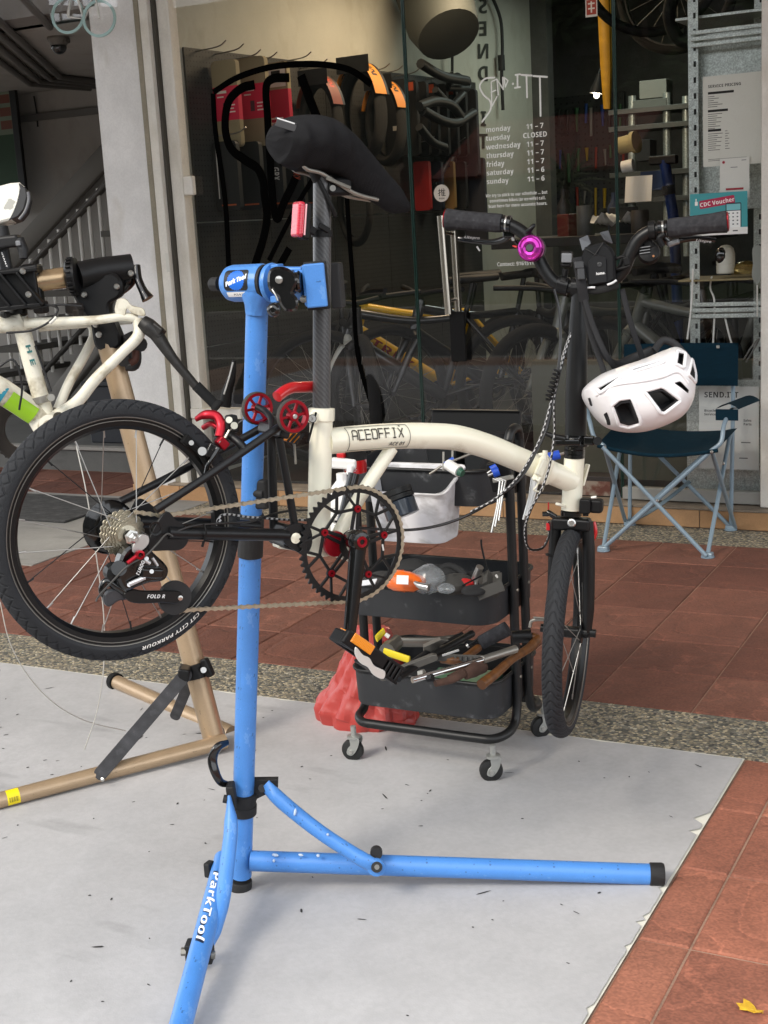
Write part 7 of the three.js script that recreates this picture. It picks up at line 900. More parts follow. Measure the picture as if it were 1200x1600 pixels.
  const pt = (p) => [(p[0] - hx0) * S, (hy0 + hh - p[1]) * S];
  part(D, 'opening_hours', new THREE.PlaneGeometry(hw, hh).translate(hx0 + hw / 2, hy0 + hh / 2, GZ + 0.003), new THREE.MeshStandardMaterial({ transparent: true, roughness: 0.9, side: THREE.DoubleSide, map: canvasTex(hw * S, hh * S, (c) => {
    c.strokeStyle = '#f3f4ee'; c.lineWidth = 15; c.lineJoin = 'round'; c.lineCap = 'round'; const l = (pts, cv) => { c.beginPath(); const q = pts.map(pt); c.moveTo(...q[0]); if (cv) { for (let i = 1; i < q.length - 1; i++) { const m = i < q.length - 2 ? [(q[i][0] + q[i + 1][0]) / 2, (q[i][1] + q[i + 1][1]) / 2] : q[i + 1]; c.quadraticCurveTo(...q[i], ...m); } } else q.slice(1).forEach((v) => c.lineTo(...v)); c.stroke(); };
    c.lineWidth = 12; l(smooth([[-2.258,1.877,-5.5], [-2.301,1.876,-5.5], [-2.326,1.85,-5.5], [-2.31,1.812,-5.5], [-2.282,1.784,-5.5], [-2.28,1.752,-5.5], [-2.321,1.703,-5.5]], 8, false)); c.lineWidth = 9;
    l([[-2.249,1.869,-5.5], [-2.273,1.861,-5.5], [-2.274,1.762,-5.5], [-2.249,1.799,-5.5]]); l([[-2.275,1.819,-5.5], [-2.254,1.825,-5.5]]);
    l([[-2.243,1.806,-5.5], [-2.246,1.868,-5.5], [-2.219,1.825,-5.5], [-2.22,1.874,-5.5]]); l([[-2.21,1.834,-5.5], [-2.214,1.873,-5.5], [-2.197,1.859,-5.5], [-2.21,1.834,-5.5]]);
    c.fillStyle = '#f3f4ee'; c.beginPath(); c.arc(...pt([-2.175,1.844,-5.5]), 7, 0, 7); c.fill();
    c.lineWidth = 12; l([[-2.162,1.878,-5.5], [-2.142,1.879,-5.5]]); l([[-2.154,1.878,-5.5], [-2.155,1.829,-5.5]]); l([[-2.167,1.827,-5.5], [-2.144,1.828,-5.5]]); l([[-2.137,1.876,-5.5], [-2.091,1.869,-5.5]]); l([[-2.114,1.871,-5.5], [-2.114,1.784,-5.5]]); l([[-2.083,1.866,-5.5], [-2.024,1.857,-5.5]]); l([[-2.055,1.86,-5.5], [-2.057,1.705,-5.5]]);
    const days = ['monday', 'tuesday', 'wednesday', 'thursday', 'friday', 'saturday', 'sunday'], hr = ['11 – 7', 'CLOSED', '11 – 7', '11 – 7', '11 – 7', '11 – 6', '11 – 6'];
    const a = pt([-2.307,1.668,-5.5]), b = pt([-2.311,1.453,-5.5]), a2 = pt([-2.084,1.666,-5.5]), b2 = pt([-2.086,1.452,-5.5]);
    for (let i = 0; i < 7; i++) { write(c, days[i], mix(a[0], b[0], i / 6), mix(a[1], b[1], i / 6), 'bold 44px sans-serif', '#f4f5f0', { align: 'left' }); write(c, hr[i], mix(a2[0], b2[0], i / 6), mix(a2[1], b2[1], i / 6), 'bold 44px sans-serif', '#f4f5f0'); }
    ['We try to stick to our schedule ... but', 'sometimes bikes (or ex-wife) call.', 'Scan here for more accurate hours.'].forEach((s, i) => { const q = pt([-2.177,1.394,-5.5]); write(c, s, q[0] + (i ? 6 : 0), q[1] + i * 34, 'bold 29px sans-serif', '#f4f5f0', { sx: 0.82 }); });
  }) }));
  part(D, 'contact_line', new THREE.PlaneGeometry(0.19, 0.04).translate(-2.187,1.102,-5.497), inkText(512, 96, (c) => write(c, 'Contact: 91615113', 256, 48, 'bold 54px sans-serif', '#e9ebe5', { sx: 1.05 })));
  part(D, 'red_sticker', new THREE.PlaneGeometry(0.05, 0.07).translate(-1.826,2.105,-5.496), std(0xffffff, 0.6, 0, { map: canvasTex(64, 96, (c) => { c.fillStyle = '#cfc9bb'; c.fillRect(0, 0, 64, 96); c.fillStyle = '#a33a22'; c.fillRect(6, 6, 52, 78); c.fillStyle = '#d9cfbd'; c.fillRect(14, 22, 36, 8); c.fillRect(14, 48, 36, 8); c.fillRect(28, 14, 8, 60); }) }));
  const Rp = thing('window_pane', 'narrow glass pane at the right of the shop front above a pale bottom rail', 'window', [-1.43, 0.09, GZ]);
  part(Rp, 'pane', paneGeo(-1.73, -1.145, 0.145, 2.9), paneMat); part(Rp, 'edge_strip', bx(0.005, 2.75, 0.010, -1.731, 1.5, GZ, 0.001), edgeMat);
  part(Rp, 'bottom_rail', bx(0.585, 0.052, 0.04, -1.4375, 0.115, GZ, 0.003), std(0xa5a49e, 0.5, 0.3));
  const fr = single('window_frame', 'pale beige upright frame at the right end of the shop glass', 'frame', [bx(0.06, 2.82, 0.08, -1.112, 1.495, GZ + 0.01, 0.004)], warmMat);
  const paper = (name, label, cat, c0, w, h, mat) => { const g = sheet((s, t) => V(c0[0] + (s - 0.5) * w, c0[1] + (t - 0.5) * h, c0[2] + 0.002 * Math.sin(s * 5 + t * 3)), 6, 6); return single(name, label, cat, g, mat); };
  paper('price_list', 'white paper price list taped inside the glass at upper right', 'paper', [-1.266,1.624,-5.52], 0.235, 0.345, std(0xffffff, 0.8, 0, { map: canvasTex(512, 752, (c) => { c.fillStyle = '#d3d4cb'; c.fillRect(0, 0, 512, 752); write(c, 'SERVICE PRICING', 44, 84, 'bold 34px sans-serif', '#2c2c2a', { align: 'left' }); const bar = (y, w) => { c.fillStyle = '#1d1d1c'; c.fillRect(44, y, w, 20); }; const ln = (y, n) => { c.fillStyle = '#5d5d59'; for (let i = 0; i < n; i++) { c.fillRect(44, y + i * 17, 50 + ((i * 37 + y) % 80), 5); } }; bar(130, 220); ln(166, 6); bar(278, 170); ln(312, 9); bar(440, 112); ln(476, 9); c.fillStyle = '#5d5d59'; for (let i = 0; i < 8; i++) c.fillRect(190, 460 + i * 21, 20 + (i * 13) % 24, 5); c.fillRect(44, 690, 330, 4); c.fillRect(44, 702, 240, 4); }) }));
  paper('code_card', 'small white payment card stuck below the price list', 'card', [-1.258,1.401,-5.515], 0.116, 0.155, std(0xffffff, 0.7, 0, { map: canvasTex(128, 172, (c) => { c.fillStyle = '#d9dad3'; c.fillRect(0, 0, 128, 172); c.fillStyle = '#a02a36'; c.beginPath(); c.arc(16, 16, 6, 0, 7); c.fill(); c.fillRect(26, 128, 76, 9); c.fillStyle = '#77777a'; c.fillRect(94, 10, 20, 3); c.fillRect(46, 38, 30, 3); c.fillStyle = '#53416a'; for (let i = 0; i < 6; i++) c.fillRect(10 + i * 18, 148, 13, 8); }) }));
  paper('voucher_sign', 'turquoise and red voucher sign on the glass behind the right grip', 'sign', [-1.316,1.266,-5.49], 0.228, 0.165, std(0xffffff, 0.5, 0, { map: canvasTex(512, 372, (c) => { c.fillStyle = '#3f9ba1'; c.fillRect(0, 0, 512, 372); c.fillStyle = '#e9e9e4'; c.fillRect(0, 312, 512, 60); c.save(); c.translate(242, 82); c.rotate(-0.12); c.fillStyle = '#b01c46'; c.beginPath(); c.roundRect(-158, -36, 316, 72, 12); c.fill(); write(c, 'CDC Voucher', 0, 2, 'bold 50px sans-serif', '#f5f2ee'); c.restore(); c.fillStyle = '#f3f1ea'; c.fillRect(44, 70, 26, 34); c.fillRect(50, 44, 9, 34); c.fillStyle = '#1c2a31'; c.beginPath(); c.roundRect(318, 96, 140, 216, 12); c.fill(); c.fillStyle = '#79c3c9'; c.fillRect(326, 106, 124, 54); c.fillStyle = '#eff1ee'; c.fillRect(326, 166, 124, 146); c.fillStyle = '#3d4a52'; for (let i = 0; i < 4; i++) for (let j = 0; j < 3; j++) c.fillRect(340 + j * 38, 182 + i * 32, 14, 10); c.fillStyle = '#8d1d2d'; c.fillRect(60, 334, 26, 14); c.fillStyle = '#3b3b3b'; for (let i = 0; i < 4; i++) c.fillRect(130 + i * 84, 336, 44, 10); }) }));
  paper('shop_notice', 'white notice sheet low on the right pane behind the camp chair', 'paper', [-1.283,.4,-5.515], 0.245, 0.345, std(0xffffff, 0.8, 0, { map: canvasTex(256, 360, (c) => { c.fillStyle = '#c9cbc7'; c.fillRect(0, 0, 256, 360); write(c, 'SEND.ITT', 22, 36, 'bold 34px sans-serif', '#2a2c2c', { align: 'left' }); write(c, 'Bicycle', 22, 104, 'bold 15px sans-serif', '#3a3c3c', { align: 'left' }); write(c, 'Service', 22, 120, 'bold 15px sans-serif', '#3a3c3c', { align: 'left' }); write(c, 'Sales', 190, 146, 'bold 14px sans-serif', '#3a3c3c', { align: 'left' }); write(c, 'Parts', 190, 162, 'bold 14px sans-serif', '#3a3c3c', { align: 'left' }); c.fillStyle = '#4a4c4c'; c.fillRect(180, 240, 40, 4); c.fillRect(172, 308, 36, 4); }) }));
}
// ------------------------------------------------------------------ inside the shop
{
  const dark = std(0x161617, 0.6), galv = std(0xffffff, 0.4, 0.6, { map: tex(256, 256, (x, y) => { const k = 0.76 + 0.22 * (w2(x, y) - 0.5) + 0.1 * (f2(x, y) - 0.5); return [k * 0.96, k, k * 0.98]; }, true, [4, 4]) });
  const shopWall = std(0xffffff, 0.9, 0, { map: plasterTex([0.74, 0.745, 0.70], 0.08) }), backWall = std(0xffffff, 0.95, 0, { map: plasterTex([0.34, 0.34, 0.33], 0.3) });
  const wd = V(0.0797, 0, -0.9968), wn = V(0.9968, 0, 0.0797), o = V(-4.0, 0, -5.6);     // left wall: along wd, facing wn
  const wm = frameM(o.toArray(), [0.0797, 0, -0.9968], [0, 1, 0], [0.9968, 0, 0.0797]);     // x along the wall, y up, z out
  // wm is left-handed, so use pieces built and mapped by points
  const onW = (s, y, d = 0) => o.clone().addScaledVector(wd, s).addScaledVector(wn, d).setY(y);
  const slab = (s0, s1, y0, y1, d0, d1) => { const g = new THREE.BoxGeometry(s1 - s0, y1 - y0, d1 - d0), p = g.attributes.position, u = g.attributes.uv; const h = V((s0 + s1) / 2, (y0 + y1) / 2, (d0 + d1) / 2); for (let i = 0; i < p.count; i++) { const q = onW(h.x - p.getX(i), h.y + p.getY(i), h.z + p.getZ(i)); u.setXY(i, h.x - p.getX(i), h.y + p.getY(i)); p.setXYZ(i, q.x, q.y, q.z); } g.computeVertexNormals(); return g; };
  struct('wall_left', slab(-0.1, 4.28, 0.0, 3.0, -0.15, 0), shopWall);
  struct('wall_back', [bx(7, 3.2, 0.15, -2.2, 1.5, -11.0, 0)], backWall); struct('wall_right', [bx(0.15, 3.2, 5.4, 0.12, 1.5, -8.3, 0)], backWall); struct('wall_left', [bx(0.15, 3.2, 1.3, -5.3, 1.5, -10.3, 0), bx(1.9, 3.2, 0.12, -4.5, 1.5, -9.72, 0)], backWall); struct('ceiling', bx(7, 0.15, 5.9, -2.2, 3.02, -8.1, 0), backWall);
  // pegboard panels
  const pegT = tex(128, 128, (x, y) => { const X = x * 4 % 1 - 0.5, Y = y * 4 % 1 - 0.5, h = Math.hypot(X, Y) < 0.13 ? 0.12 : 1, k = (0.25 + 0.05 * (f1(x, y) - 0.5)) * h; return [k, k * 1.0, k * 0.97]; }, true, [10, 10]);
  const pegM = std(0xffffff, 0.5, 0.15, { map: pegT }), pegB = thing('pegboard', 'dark grey pegboard panels covering the left shop wall, hung with tyres and tubes', 'pegboard', onW(1.6, 0.9).toArray());
  for (let i = 0; i < 5; i++) for (let j = 0; j < 3; j++) part(pegB, 'panel', slab(0.12 + i * 0.61, 0.12 + i * 0.61 + 0.605, [0.1, 0.74, 1.362][j], [0.735, 1.356, 2.2][j], 0.004, 0.014), pegM);
  const hookM = std(0x8b8984, 0.35, 0.8);
  const hookAt = (s, y, len = 0.16) => { const h = part(pegB, 'hook', tube([onW(s, y, 0.012), onW(s, y + 0.01, len * 0.8), onW(s, y + 0.03, len)], 0.0035, { n: 6 }), hookM); };
  for (const s of [0.22, 0.36, 0.5, 0.64, 0.95, 1.1, 1.75, 1.9, 2.1, 2.5]) hookAt(s, 2.16 + 0.03 * rnd(), 0.2);
  for (const s of [0.3, 0.6, 0.95, 2.2, 2.6]) hookAt(s, 1.78, 0.22);
  // packages: beige and red cards
  const cardM = std(0xffffff, 0.7, 0, { map: canvasTex(128, 256, (c) => { c.fillStyle = '#8f8466'; c.fillRect(0, 0, 128, 256); c.fillStyle = '#cf2245'; c.fillRect(0, 76, 128, 100); c.fillStyle = '#dfd9cc'; c.fillRect(20, 88, 50, 8); c.fillRect(20, 104, 34, 4); c.fillStyle = '#57303a'; c.fillRect(48, 124, 20, 30); c.fillStyle = '#e6d9d0'; c.fillRect(80, 130, 30, 4); c.fillRect(80, 140, 24, 4); c.fillRect(80, 150, 30, 4); }) });
  const pack = (name, label, cat, s, y, w, h, d, m, z0 = 0.05, group) => { const g = (() => { const P = rrect(w, h, Math.min(w, h) * 0.16, 4), A = [], B = []; const r = [0, 1].map((k) => P.map(([a, b]) => onW(s - (k ? d : 0) * 0 + a * 0.35, y + b, z0 + 0.12 + a * 0.9 + (k ? d : 0)))); return r; })(); return g; };
  // a hanging card faces the shop window: it spans along wn (out of the wall)
  const hang = (name, label, cat, s, y, w, h, m, { group, z0 = 0.03, t = 0.03 } = {}) => { const P = rrect(w, h, Math.min(w, h) * 0.14, 4), f = (k) => P.map(([a, b]) => onW(s + k * t, y + b, z0 + w / 2 + a)); const g = loft([f(0), f(1)].reverse(), {}); const pos = g.attributes.position, uv = g.attributes.uv; for (let i = 0; i < pos.count; i++) { const q = V(pos.getX(i), pos.getY(i), pos.getZ(i)).sub(o); uv.setXY(i, (q.dot(wn) - z0) / w, (q.y - (y - h / 2)) / h); } return single(name, label, cat, toCreasedNormals(g, 0.4), m, { group }); };
  const place = (x, y) => { }; 
  hang('tyre_card', 'beige and red hanging pack, leftmost of three on the pegboard', 'package', 0.30, 1.93, 0.155, 0.42, cardM); hang('tyre_card', 'beige and red hanging pack, middle of three on the pegboard', 'package', 0.52, 1.95, 0.17, 0.44, cardM); hang('tyre_card', 'beige and red hanging pack, rightmost of three with a white top', 'package', 0.74, 1.95, 0.15, 0.42, std(0xffffff, 0.7, 0, { map: canvasTex(128, 256, (c) => { c.fillStyle = '#8f8466'; c.fillRect(0, 0, 128, 256); c.fillStyle = '#dad6ca'; c.fillRect(10, 6, 108, 70); c.fillStyle = '#b31f3c'; c.fillRect(0, 84, 128, 172); c.fillStyle = '#1c1c1c'; c.fillRect(40, 26, 50, 12); c.fillStyle = '#e6d9d0'; for (let i = 0; i < 5; i++) c.fillRect(22, 170 + i * 14, 70 - i * 8, 5); }) }));
  const boxT = (stripe, txt) => std(0xffffff, 0.6, 0, { map: canvasTex(64, 256, (c) => { c.fillStyle = '#1c1e20'; c.fillRect(0, 0, 64, 256); c.fillStyle = stripe; c.fillRect(8, 20, 3, 190); c.fillStyle = '#a55028'; c.fillRect(14, 232, 40, 6); c.save(); c.translate(36, 120); c.rotate(Math.PI / 2); c.font = 'bold 26px sans-serif'; c.fillStyle = stripe; c.textAlign = 'center'; c.fillText(txt, 0, 0); c.restore(); }) });
  [['black tube box with a white stripe, first in the lower pegboard row', '#c9c9c4', ''], ['black tube box with a white stripe, second in the lower pegboard row', '#b9b9b4', ''], ['black tube box with pale lettering, third in the lower pegboard row', '#cfd0cb', 'GRX'], ['black tube box with orange lettering, fourth in the lower pegboard row', '#c0482a', 'GRX'], ['black tube box with an orange edge, fifth in the lower pegboard row', '#b5562c', 'R1']].forEach(([l, c, t], i) => hang('tube_box', l, 'box', 0.26 + i * 0.19, 1.58, 0.15, 0.34, boxT(c, t), { group: undefined }));
  // hanging tyres in printed bands
  const tyreM = std(0xffffff, 0.85, 0, { map: grain([0.16, 0.15, 0.135], 0.6, [30, 3]), bumpMap: tex(64, 64, (x, y) => (((Math.floor(x * 8) + Math.floor(y * 6)) % 2) ? 1 : 0), false, [40, 8]), bumpScale: 0.004 });
  const bandTyre = (label, s, y, R, w, band, word, col) => { const m = new THREE.Matrix4().makeBasis(wn.clone(), V(0, 1, 0), wd.clone().negate()).setPosition(onW(s, y, 0.05 + R * 0.5)); const t = thing('folded_tyre', label, 'tyre', onW(s, y, 0.1).toArray()); const g = tyreGeo(1, 0.3, 0.15, 20, 40).clone(); g.scale(R * 0.52, R, w / 0.3); part(t, 'tyre', g, tyreM, { m }); const bm = std(0xffffff, 0.5, 0, { map: canvasTex(256, 96, (c) => { c.fillStyle = band; c.fillRect(0, 0, 256, 96); c.fillStyle = '#1b1b1b'; c.fillRect(0, 78, 256, 18); write(c, word, 128, 40, 'bold 46px sans-serif', col); }) });
    part(t, 'band', sheet((a, b) => { const q = mix(0.35, 2.8, a); return V(Math.cos(q) * R * 0.55, Math.sin(q) * R * 1.03, (b - 0.5) * w * 1.15); }, 16, 3), bm, { m });
    part(t, 'header_card', sheet((a, b) => V((a - 0.5) * R * 0.8, R * 0.80 + b * R * 0.34, w * 0.62), 3, 2), dark, { m }); };
  bandTyre('folded tyre in a dull orange band with red lettering on the pegboard', 1.05, 1.86, 0.24, 0.10, '#7d3a22', 'MAXXIS', '#c23018');
  bandTyre('knobbly tyre in a bright yellow orange band near the top of the pegboard', 1.45, 1.92, 0.27, 0.13, '#d98a2a', 'MAXXIS', '#1a1712');
  bandTyre('knobbly tyre behind the brightest band, half hidden by it', 1.72, 1.87, 0.24, 0.11, '#c87f26', 'MAXXIS', '#1a1712');
  bandTyre('thin tyre with a small orange card low on the pegboard', 1.35, 1.40, 0.22, 0.06, '#8d3a1c', 'CST', '#d8d0c0');
  // dark hanging packs further back
  const packM = [0, 1].map((i) => std(0xffffff, 0.7, 0, { map: canvasTex(64, 192, (c) => { c.fillStyle = '#131314'; c.fillRect(0, 0, 64, 192); if (i) { c.fillStyle = '#a8431f'; c.fillRect(6, 4, 50, 22); } c.fillStyle = '#b9b2a6'; c.fillRect(20 + i * 9, 116 + i * 29, 12, 12); }) }));
  for (let i = 0; i < 9; i++) hang('hanging_pack', ['black hanging pack beside the yellow banded tyre', 'black hanging pack with an orange header', 'black hanging pack with a small white tag', 'black hanging pack in the middle of the dark row', 'black hanging pack with a red tag', 'black hanging pack with a pale spot', 'black hanging pack near the end of the dark row', 'dark grey flat strap at the end of the dark row', 'dark grey long strap under the end of the row'][i], 'package', i < 8 ? 1.95 + i * 0.125 : 2.9, i < 7 ? 1.92 : i === 7 ? 1.85 : 1.42, i > 6 ? 0.16 : 0.15, i > 6 ? 0.55 : 0.44, i > 6 ? std(0x303136, 0.7) : packM[i % 2]);
  for (const [i, c] of ['#b3241f', '#1e2632', '#8a6a3a', '#16181c'].entries()) hang('cable_card', ['red cable card under the dark packs', 'dark blue cable card beside the red one', 'tan cable card under the dark packs', 'black cable card at the end of the lower row'][i], 'package', 2.25 + i * 0.16, 1.52, 0.11, 0.30, std(c, 0.6), {});
  // mirrored letters: a banner reflection painted onto the wall; then things hung on it
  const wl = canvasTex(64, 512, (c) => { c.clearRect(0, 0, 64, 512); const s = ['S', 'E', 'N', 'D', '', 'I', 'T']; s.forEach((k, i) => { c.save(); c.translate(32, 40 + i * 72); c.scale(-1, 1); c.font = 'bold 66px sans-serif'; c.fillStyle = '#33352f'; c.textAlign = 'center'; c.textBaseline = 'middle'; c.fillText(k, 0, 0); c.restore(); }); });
  single('reflected_lettering', 'mirrored banner reflection painted as dark vertical lettering on the pale wall behind the opening hours', 'lettering', (() => { const P = [[-3.738,2.774,-8.801], [-3.718,2.801,-9.055], [-3.744,1.734,-8.728], [-3.725,1.737,-8.965]].map((p) => V(...p)); return sheet((s, t) => P[2].clone().lerp(P[3], s).lerp(P[0].clone().lerp(P[1], s), t), 1, 1); })(), new THREE.MeshStandardMaterial({ map: wl, transparent: true, roughness: 0.8, side: THREE.DoubleSide }));
  single('hanging_cable', 'black cable hanging down the pale wall with a plug on it', 'cable', [tube([[-3.681,2.778,-8.964], [-3.671,2.632,-9.086], [-3.67,2.465,-9.101], [-3.672,2.252,-9.074], [-3.672,2.03,-9.075]], 0.012, { n: 8 }), tube([[-3.672,2.396,-9.076], [-3.672,2.294,-9.078]], 0.026, { n: 8 })], dark);
  single('hanging_cable', 'long thin black cable falling from the grey drum to the door handle', 'cable', tube([[-3.718,2.495,-8.372], [-3.721,2.128,-8.33], [-3.727,1.765,-8.261], [-3.734,1.36,-8.172]], 0.010, { n: 8 }), dark);
  { const g = thing('wall_drum', 'grey tilted drum fixed high on the shop wall', 'drum', onW(2.6, 2.5, 0.2).toArray()); part(g, 'body', rev([-3.482,2.47,-7.689], [0.5, -0.75, 0.4], [[0.20, -0.3], [0.22, 0], [0.19, 0.13], [0.1, 0.14]], { n: 28 }), std(0x454945, 0.7)); part(g, 'lower_bar', rod([-3.496,2.44,-7.511], [-3.47,2.41,-7.841], 0.02), dark); }
  const iron = std(0x1e2022, 0.5, 0.3);
  { const g = thing('wall_rack', 'black tubular frame rack hooked on the far pegboard', 'rack', onW(2.9, 1.8, 0.2).toArray()); const t = (n, l, r = 0.03) => part(g, n, tube(l, r, { n: 8 }), iron); const T2 = (n, l, r = 0.03) => part(g, n, tube(l, r, { n: 8, sharp: true }), iron);
    t('bar', [[-3.547,2.212,-7.504], [-3.527,2.158,-7.752], [-3.501,2.146,-8.077]]); T2('loop', [[-3.553,2.18,-8.05], [-3.541,2.142,-8.199], [-3.543,2.11,-8.179], [-3.564,2.097,-7.919], [-3.562,2.159,-7.941], [-3.553,2.18,-8.05]], 0.02); T2('loop', [[-3.534,2.072,-7.665], [-3.519,1.983,-7.855], [-3.506,2.067,-8.019]], 0.022); t('bar', [[-3.547,1.947,-7.5], [-3.529,1.896,-7.727], [-3.515,1.886,-7.903], [-3.495,1.956,-8.145]], 0.03); t('bar', [[-3.551,1.85,-7.453], [-3.539,1.766,-7.605], [-3.527,1.738,-7.752]], 0.026); t('bar', [[-3.55,1.967,-7.464], [-3.534,2.005,-7.659], [-3.518,1.988,-7.864], [-3.509,1.927,-7.973]], 0.03); T2('loop', [[-3.681,1.739,-8.339], [-3.668,1.741,-8.499], [-3.666,1.659,-8.519], [-3.68,1.649,-8.348]], 0.014); T2('loop', [[-3.709,1.521,-7.979], [-3.684,1.803,-8.301], [-3.678,1.861,-8.367], [-3.695,1.632,-8.157]], 0.02); }
  // yellow post, lamp, tool board, far rack
  single('yellow_post', 'yellow strap like post hanging from the shop ceiling beside the lamp', 'post', loft([[[-2.625,2.722,-8], [-2.559,2.713,-8]], [[-2.622,2.51,-8], [-2.552,2.501,-8]], [[-2.611,2.151,-8], [-2.552,2.145,-8]], [[-2.597,1.895,-8], [-2.561,1.892,-8]]].map(([a, b]) => { const A = V(...a), Bq = V(...b), d = V(0, 0, -0.04); return [A, Bq, Bq.clone().add(d), A.clone().add(d)]; })), std(0xffffff, 0.6, 0, { map: grain([0.72, 0.55, 0.14], 0.25, [4, 4]) }));
  { const p = [-2.836,2.038,-8.6], l = thing('work_lamp', 'small lit work lamp on a dark arm above the tool board', 'lamp', p);
    part(l, 'shade', rev(p, [0.15, 1, -0.1], [[0.045, 0.0], [0.042, 0.03], [0.02, 0.09], [0.015, 0.12]], { n: 20 }), dark); part(l, 'arm', tube([[p[0] + 0.01, p[1] + 0.1, p[2]], [p[0] + 0.05, p[1] + 0.3, p[2] - 0.1], [p[0] + 0.02, p[1] + 0.7, p[2] - 0.15]], 0.008, { n: 6 }), dark);
    part(l, 'bulb', new THREE.SphereGeometry(0.019, 20, 12).translate(p[0], p[1] - 0.012, p[2]), new THREE.MeshStandardMaterial({ color: 0xffffff, emissive: 0xfff3d8, emissiveIntensity: 2.5 }));
    const b = new THREE.PointLight(0xfff0d0, 0.25); b.position.set(p[0], p[1] - 0.012, p[2]); b.castShadow = true; b.shadow.radius = 1.5; scene.add(b); }
  { // warm strip lamp over the left wall, just above what the photograph shows
    const p = onW(1.5, 2.78, 0.75).toArray(), l = thing('strip_lamp', 'warm strip lamp on the shop ceiling above the hanging tyres', 'lamp', p);
    part(l, 'housing', bx(0.16, 0.05, 1.3, p[0], p[1] + 0.03, p[2], 0.01), white); part(l, 'tube', bx(0.10, 0.02, 1.2, p[0], p[1] - 0.006, p[2], 0.006), new THREE.MeshStandardMaterial({ color: 0xffffff, emissive: 0xffe2b0, emissiveIntensity: 3 }));
    const p2 = onW(3.3, 2.86, 0.95).toArray(), l2 = thing('strip_lamp', 'unseen cool strip lamp added deeper in the shop to brighten the pale wall', 'lamp', p2); part(l2, 'housing', bx(0.16, 0.05, 1.0, p2[0], p2[1] + 0.03, p2[2], 0.01), white); part(l2, 'tube', bx(0.10, 0.02, 0.9, p2[0], p2[1] - 0.006, p2[2], 0.006), new THREE.MeshStandardMaterial({ color: 0xffffff, emissive: 0xe6f2e8, emissiveIntensity: 3 })); const a2 = new THREE.RectAreaLight(0xe0f2e6, 18, 0.10, 0.9); a2.position.set(p2[0], p2[1] - 0.02, p2[2]); a2.rotation.x = -Math.PI / 2; scene.add(a2);  // this second lamp is unseen, added to brighten the pale wall
    const a = new THREE.RectAreaLight(0xffe2bc, 32, 0.10, 1.2); a.position.set(p[0], p[1] - 0.02, p[2]); a.rotation.x = -Math.PI / 2; scene.add(a); }
  const tb = thing('tool_board', 'dark tool board with hanging tools on the back wall of the shop', 'tool board', [-3.661,1.711,-10.4]);
  part(tb, 'board', bx(0.95, 1.0, 0.03, -3.819,1.729,-10.85, 0.003), std(0xffffff, 0.7, 0, { map: tex(128, 128, (x, y) => { const X = x * 4 % 1 - 0.5, Y = y * 4 % 1 - 0.5, k = Math.hypot(X, Y) < 0.15 ? 0.06 : 0.2; return [k, k, k]; }, true, [5, 5]) }));
  { const cols = [0x1d1d1e, 0x8d8a84, 0x1f4a9a, 0xa8321f, 0x2a2a2b, 0xbf9a20, 0x3c6a46]; const c0 = [-3.773,2.125,-10.75];
    for (let i = 0; i < 34; i++) { const x = c0[0] - 0.42 + 0.84 * (i % 12) / 11 + rr(-0.02, 0.02), y = c0[1] + 0.03 - Math.floor(i / 12) * 0.32 - rr(0, 0.06), L = rr(0.10, 0.24); part(tb, 'tool', tube([[x, y, c0[2] - 0.02], [x + rr(-0.01, 0.01), y - L, c0[2] - 0.02]], [rr(0.01, 0.02), rr(0.006, 0.014)], { n: 6 }), std(cols[Math.floor(rnd() * 7)], 0.5, 0.2)); } }
  const rk = thing('metal_rack', 'grey metal rack with boxes against the far back wall', 'rack', [-2.694,1.281,-9.5]);
  for (const p of [[[-2.844,2.067,-9.4], [-2.863,.982,-9.4]], [[-2.602,2.066,-9.4], [-2.61,.972,-9.4]], [[-2.47,2.033,-9.4], [-2.471,.967,-9.4]]]) part(rk, 'upright', tube(p, 0.028, { n: 6 }), galv);
  for (const y of [172, 196, 262, 300]) part(rk, 'shelf', bx(0.62, 0.035, 0.35, -2.685,1.964,-9.5, 0.003).translate(0, (172 - y) * 0.0047, 0), std(0x4b4e4c, 0.5, 0.3));
  for (const [p, w, h, c, l] of [[[-2.705,2.102,-9.5], 0.19, 0.12, 0x8d8c84, 'pale cardboard box on top of the metal rack'], [[-2.715,2.003,-9.45], 0.24, 0.06, 0x6d706b, 'grey flat box on the upper rack shelf'], [[-2.721,1.692,-9.3], 0.10, 0.14, 0x2c2e30, 'black box on the middle rack shelf'], [[-2.672,1.489,-9.4], 0.20, 0.13, 0x1d2f55, 'dark blue box on the lower rack shelf']]) single('box', l, 'box', bx(w, h, 0.16, ...p, 0.004), std(c, 0.8));
  { const t = thing('tape_roll', 'cream roll of tape lying on its side on the workbench shelf', 'roll', [-2.326,1.653,-7.6]); part(t, 'roll', rev([-2.378,1.656,-7.6], [1, 0.15, 0.2], [[0.04, 0], [0.048, 0.002], [0.048, 0.085], [0.060, 0.086], [0.060, 0.11], [0.036, 0.11]], { n: 26 }), std(0xa89d6c, 0.7)); part(t, 'core', rev([-2.289,1.657,-7.6], [1, 0.15, 0.2], [[0.048, 0.012], [0.048, 0.018]], { n: 20 }), dark); }
  { const t = thing('paper_roll', 'roll of white kitchen paper with loose sheets hanging down', 'paper roll', [-2.287,1.53,-7.5]); part(t, 'roll', cyl([-2.331,1.533,-7.5], [-2.268,1.543,-7.5], 0.036), white); part(t, 'sheet', sheet((s, q) => V(-2.298,1.482,-7.45).add(V(0.15 * s, -0.14 * q, 0.03 * q + 0.01 * Math.sin(s * 6))), 8, 6), white); }
